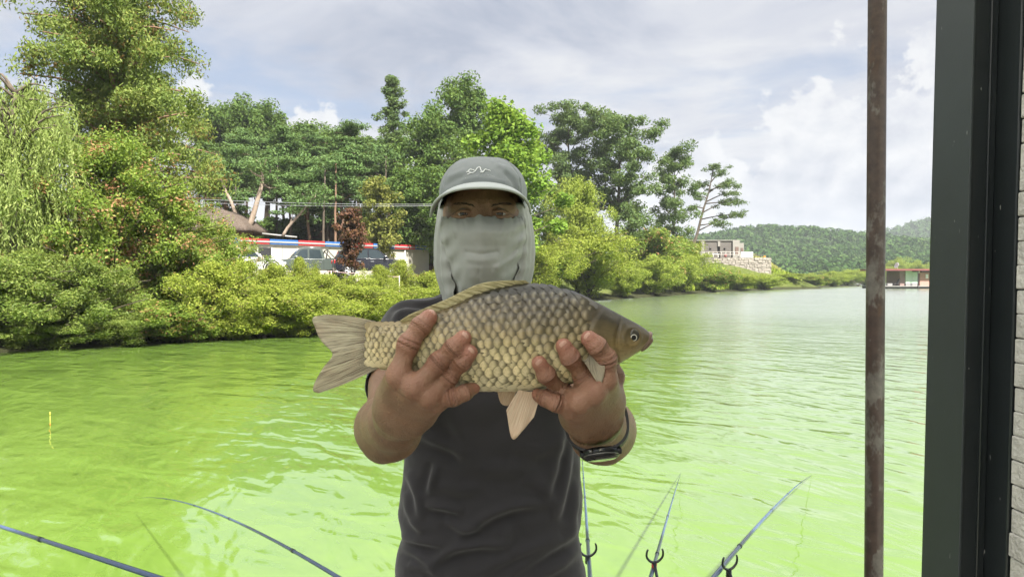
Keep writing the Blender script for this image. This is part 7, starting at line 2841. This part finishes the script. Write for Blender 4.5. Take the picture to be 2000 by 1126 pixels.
# ---------------------------------------------------------------- floating raft house
def raft_house():
    d = 128.0
    px = lambda u: X(u, d)
    zz = lambda v: Z(v, d)
    red = simple('red_raft_roof', (0.19, 0.055, 0.055), 0.6, 0.12, 1.5)
    brown = simple('brown_raft_panel', (0.27, 0.19, 0.17), 0.8, 0.1, 2)
    mint = simple('mint_raft_panel', (0.52, 0.66, 0.54), 0.6, 0.06, 2)
    salmon = simple('salmon_raft_panel', (0.46, 0.25, 0.20), 0.7, 0.08, 2)
    grey = simple('grey_raft_base', (0.28, 0.27, 0.27), 0.8, 0.2, 2)
    dk = simple('dark_raft_gap', (0.03, 0.028, 0.03), 0.7)
    wt = simple('white_raft_trim', (0.75, 0.76, 0.72), 0.5)
    th = Thing('raft_house', 'floating fishing cabin with red roof and mint green door on the far water', 'raft house', (px(1775), d, 0))

    def blk(name, u0, u1, v0, v1, y0, y1, m):
        return th.part(name, box(((px(u0) + px(u1)) / 2, (y0 + y1) / 2, (zz(v0) + zz(v1)) / 2), (px(u1) - px(u0), y1 - y0, zz(v0) - zz(v1))), m)
    blk('float_base', 1716, 1836, 559.5, 563.5, d - 0.5, d + 6, dk)
    blk('deck', 1716, 1836, 558.0, 559.4, d - 0.8, d + 6, grey)
    blk('roof', 1714, 1838, 525.0, 528.3, d - 1.2, d + 6.5, red)
    blk('wall', 1760, 1770, 528.4, 558, d + 0.4, d + 5, brown)
    blk('wall', 1770.2, 1782.5, 528.4, 553, d + 0.2, d + 5, mint)
    blk('wall', 1770.2, 1794, 553.2, 558, d + 0.15, d + 5, grey)
    dr = blk('door', 1783, 1793.5, 530.5, 553, d + 0.22, d + 0.8, mint)
    th.part('handle', box((px(1785), d + 0.18, zz(543)), (0.06, 0.06, 0.25)), wt, parent=dr)
    blk('post', 1787.3, 1788.2, 528.4, 563, d - 0.9, d - 0.75, dk)
    blk('gap', 1794, 1797, 528.4, 558, d + 0.8, d + 4, dk)
    blk('wall', 1797.2, 1836, 530, 561, d + 0.1, d + 5, salmon)
    blk('eave', 1797, 1838, 528.5, 531.5, d - 0.6, d + 0.0, dk)
    blk('sign', 1808, 1813, 535, 543.5, d - 0.02, d + 0.08, wt)
    blk('lamp', 1789, 1791.5, 530, 533, d - 0.7, d - 0.4, wt)
    # satellite dish on the roof
    c = np.array([px(1764), d + 2, zz(524.8)])
    sd_ = Thing('satellite_dish', 'white satellite dish tilted on the red raft roof', 'dish', c)
    sd_.part('mast', tube(np.array([c, c + [0, 0, 0.6]]), 0.05, 8), wt, True)
    V = []
    n1, n2 = 6, 20
    ax = np.array([-0.92, -0.15, 0.38])
    ax /= np.linalg.norm(ax)
    e1 = np.cross(ax, [0, 1, 0])
    e1 /= np.linalg.norm(e1)
    e2 = np.cross(ax, e1)
    for i in range(n1):
        r = 0.55 * i / (n1 - 1)
        for k in range(n2):
            a = 2 * math.pi * k / n2
            V.append(c + np.array([-0.05, 0, 0.62]) + ax * (0.35 * r * r) + (e1 * math.cos(a) + e2 * math.sin(a)) * r)
    F = [(i * n2 + k, i * n2 + (k + 1) % n2, (i + 1) * n2 + (k + 1) % n2, (i + 1) * n2 + k) for i in range(n1 - 1) for k in range(n2)]
    ds = sd_.part('bowl', (np.array(V), F), wt, True)
    ds.modifiers.new('thick', 'SOLIDIFY').thickness = 0.03
    # deck chair
    c = np.array([px(1752), d + 0.2, zz(558)])
    ch = Thing('deck_chair', 'dark deck chair on the open end of the raft', 'chair', c)
    ch.part('backrest', box(c + [0.28, 0, 0.75], (0.10, 0.6, 1.0), ry=0.45), dk)
    ch.part('seat', box(c + [-0.2, 0, 0.38], (0.8, 0.6, 0.10), ry=-0.1), dk)
    for sx in (-0.5, 0.15):
        for sy in (-0.25, 0.25):
            ch.part('leg', tube(np.array([c + [sx, sy, 0], c + [sx, sy, 0.38]]), 0.035, 6), dk, True)
    c = np.array([px(1738), d + 0.2, zz(558)])
    cr = Thing('tackle_box', 'grey tackle box on the raft deck beside the dark chair', 'box', c)
    cr.part('body', bbox(c + [0, 0, 0.18], (0.9, 0.5, 0.36), 0.04), grey)
    cr.part('lid', bbox(c + [0, 0, 0.40], (0.94, 0.54, 0.07), 0.02), simple('tackle_lid', (0.45, 0.45, 0.45), 0.6))
    # bare twigs standing in the water
    b = on_water(1676, 559)
    tw = Thing('twigs', 'bare drowned twigs sticking out of the water left of the rusty pole', 'twigs', b)
    rng = np.random.default_rng(6)
    for i in range(9):
        e = b + np.array([rng.uniform(-1.5, 1.5), rng.uniform(-0.6, 0.6), rng.uniform(0.7, 1.5)])
        tw.part('twig', tube(spline([b + [rng.uniform(-.2, .2), 0, -0.2], lerp(b, e, 0.5) + [0, 0, 0.2], e], 6), np.linspace(0.05, 0.02, 6), 5), BARK, True)


long_building()
thatched_hut()
build_cars()
lot_details()
spit_house()
raft_house()
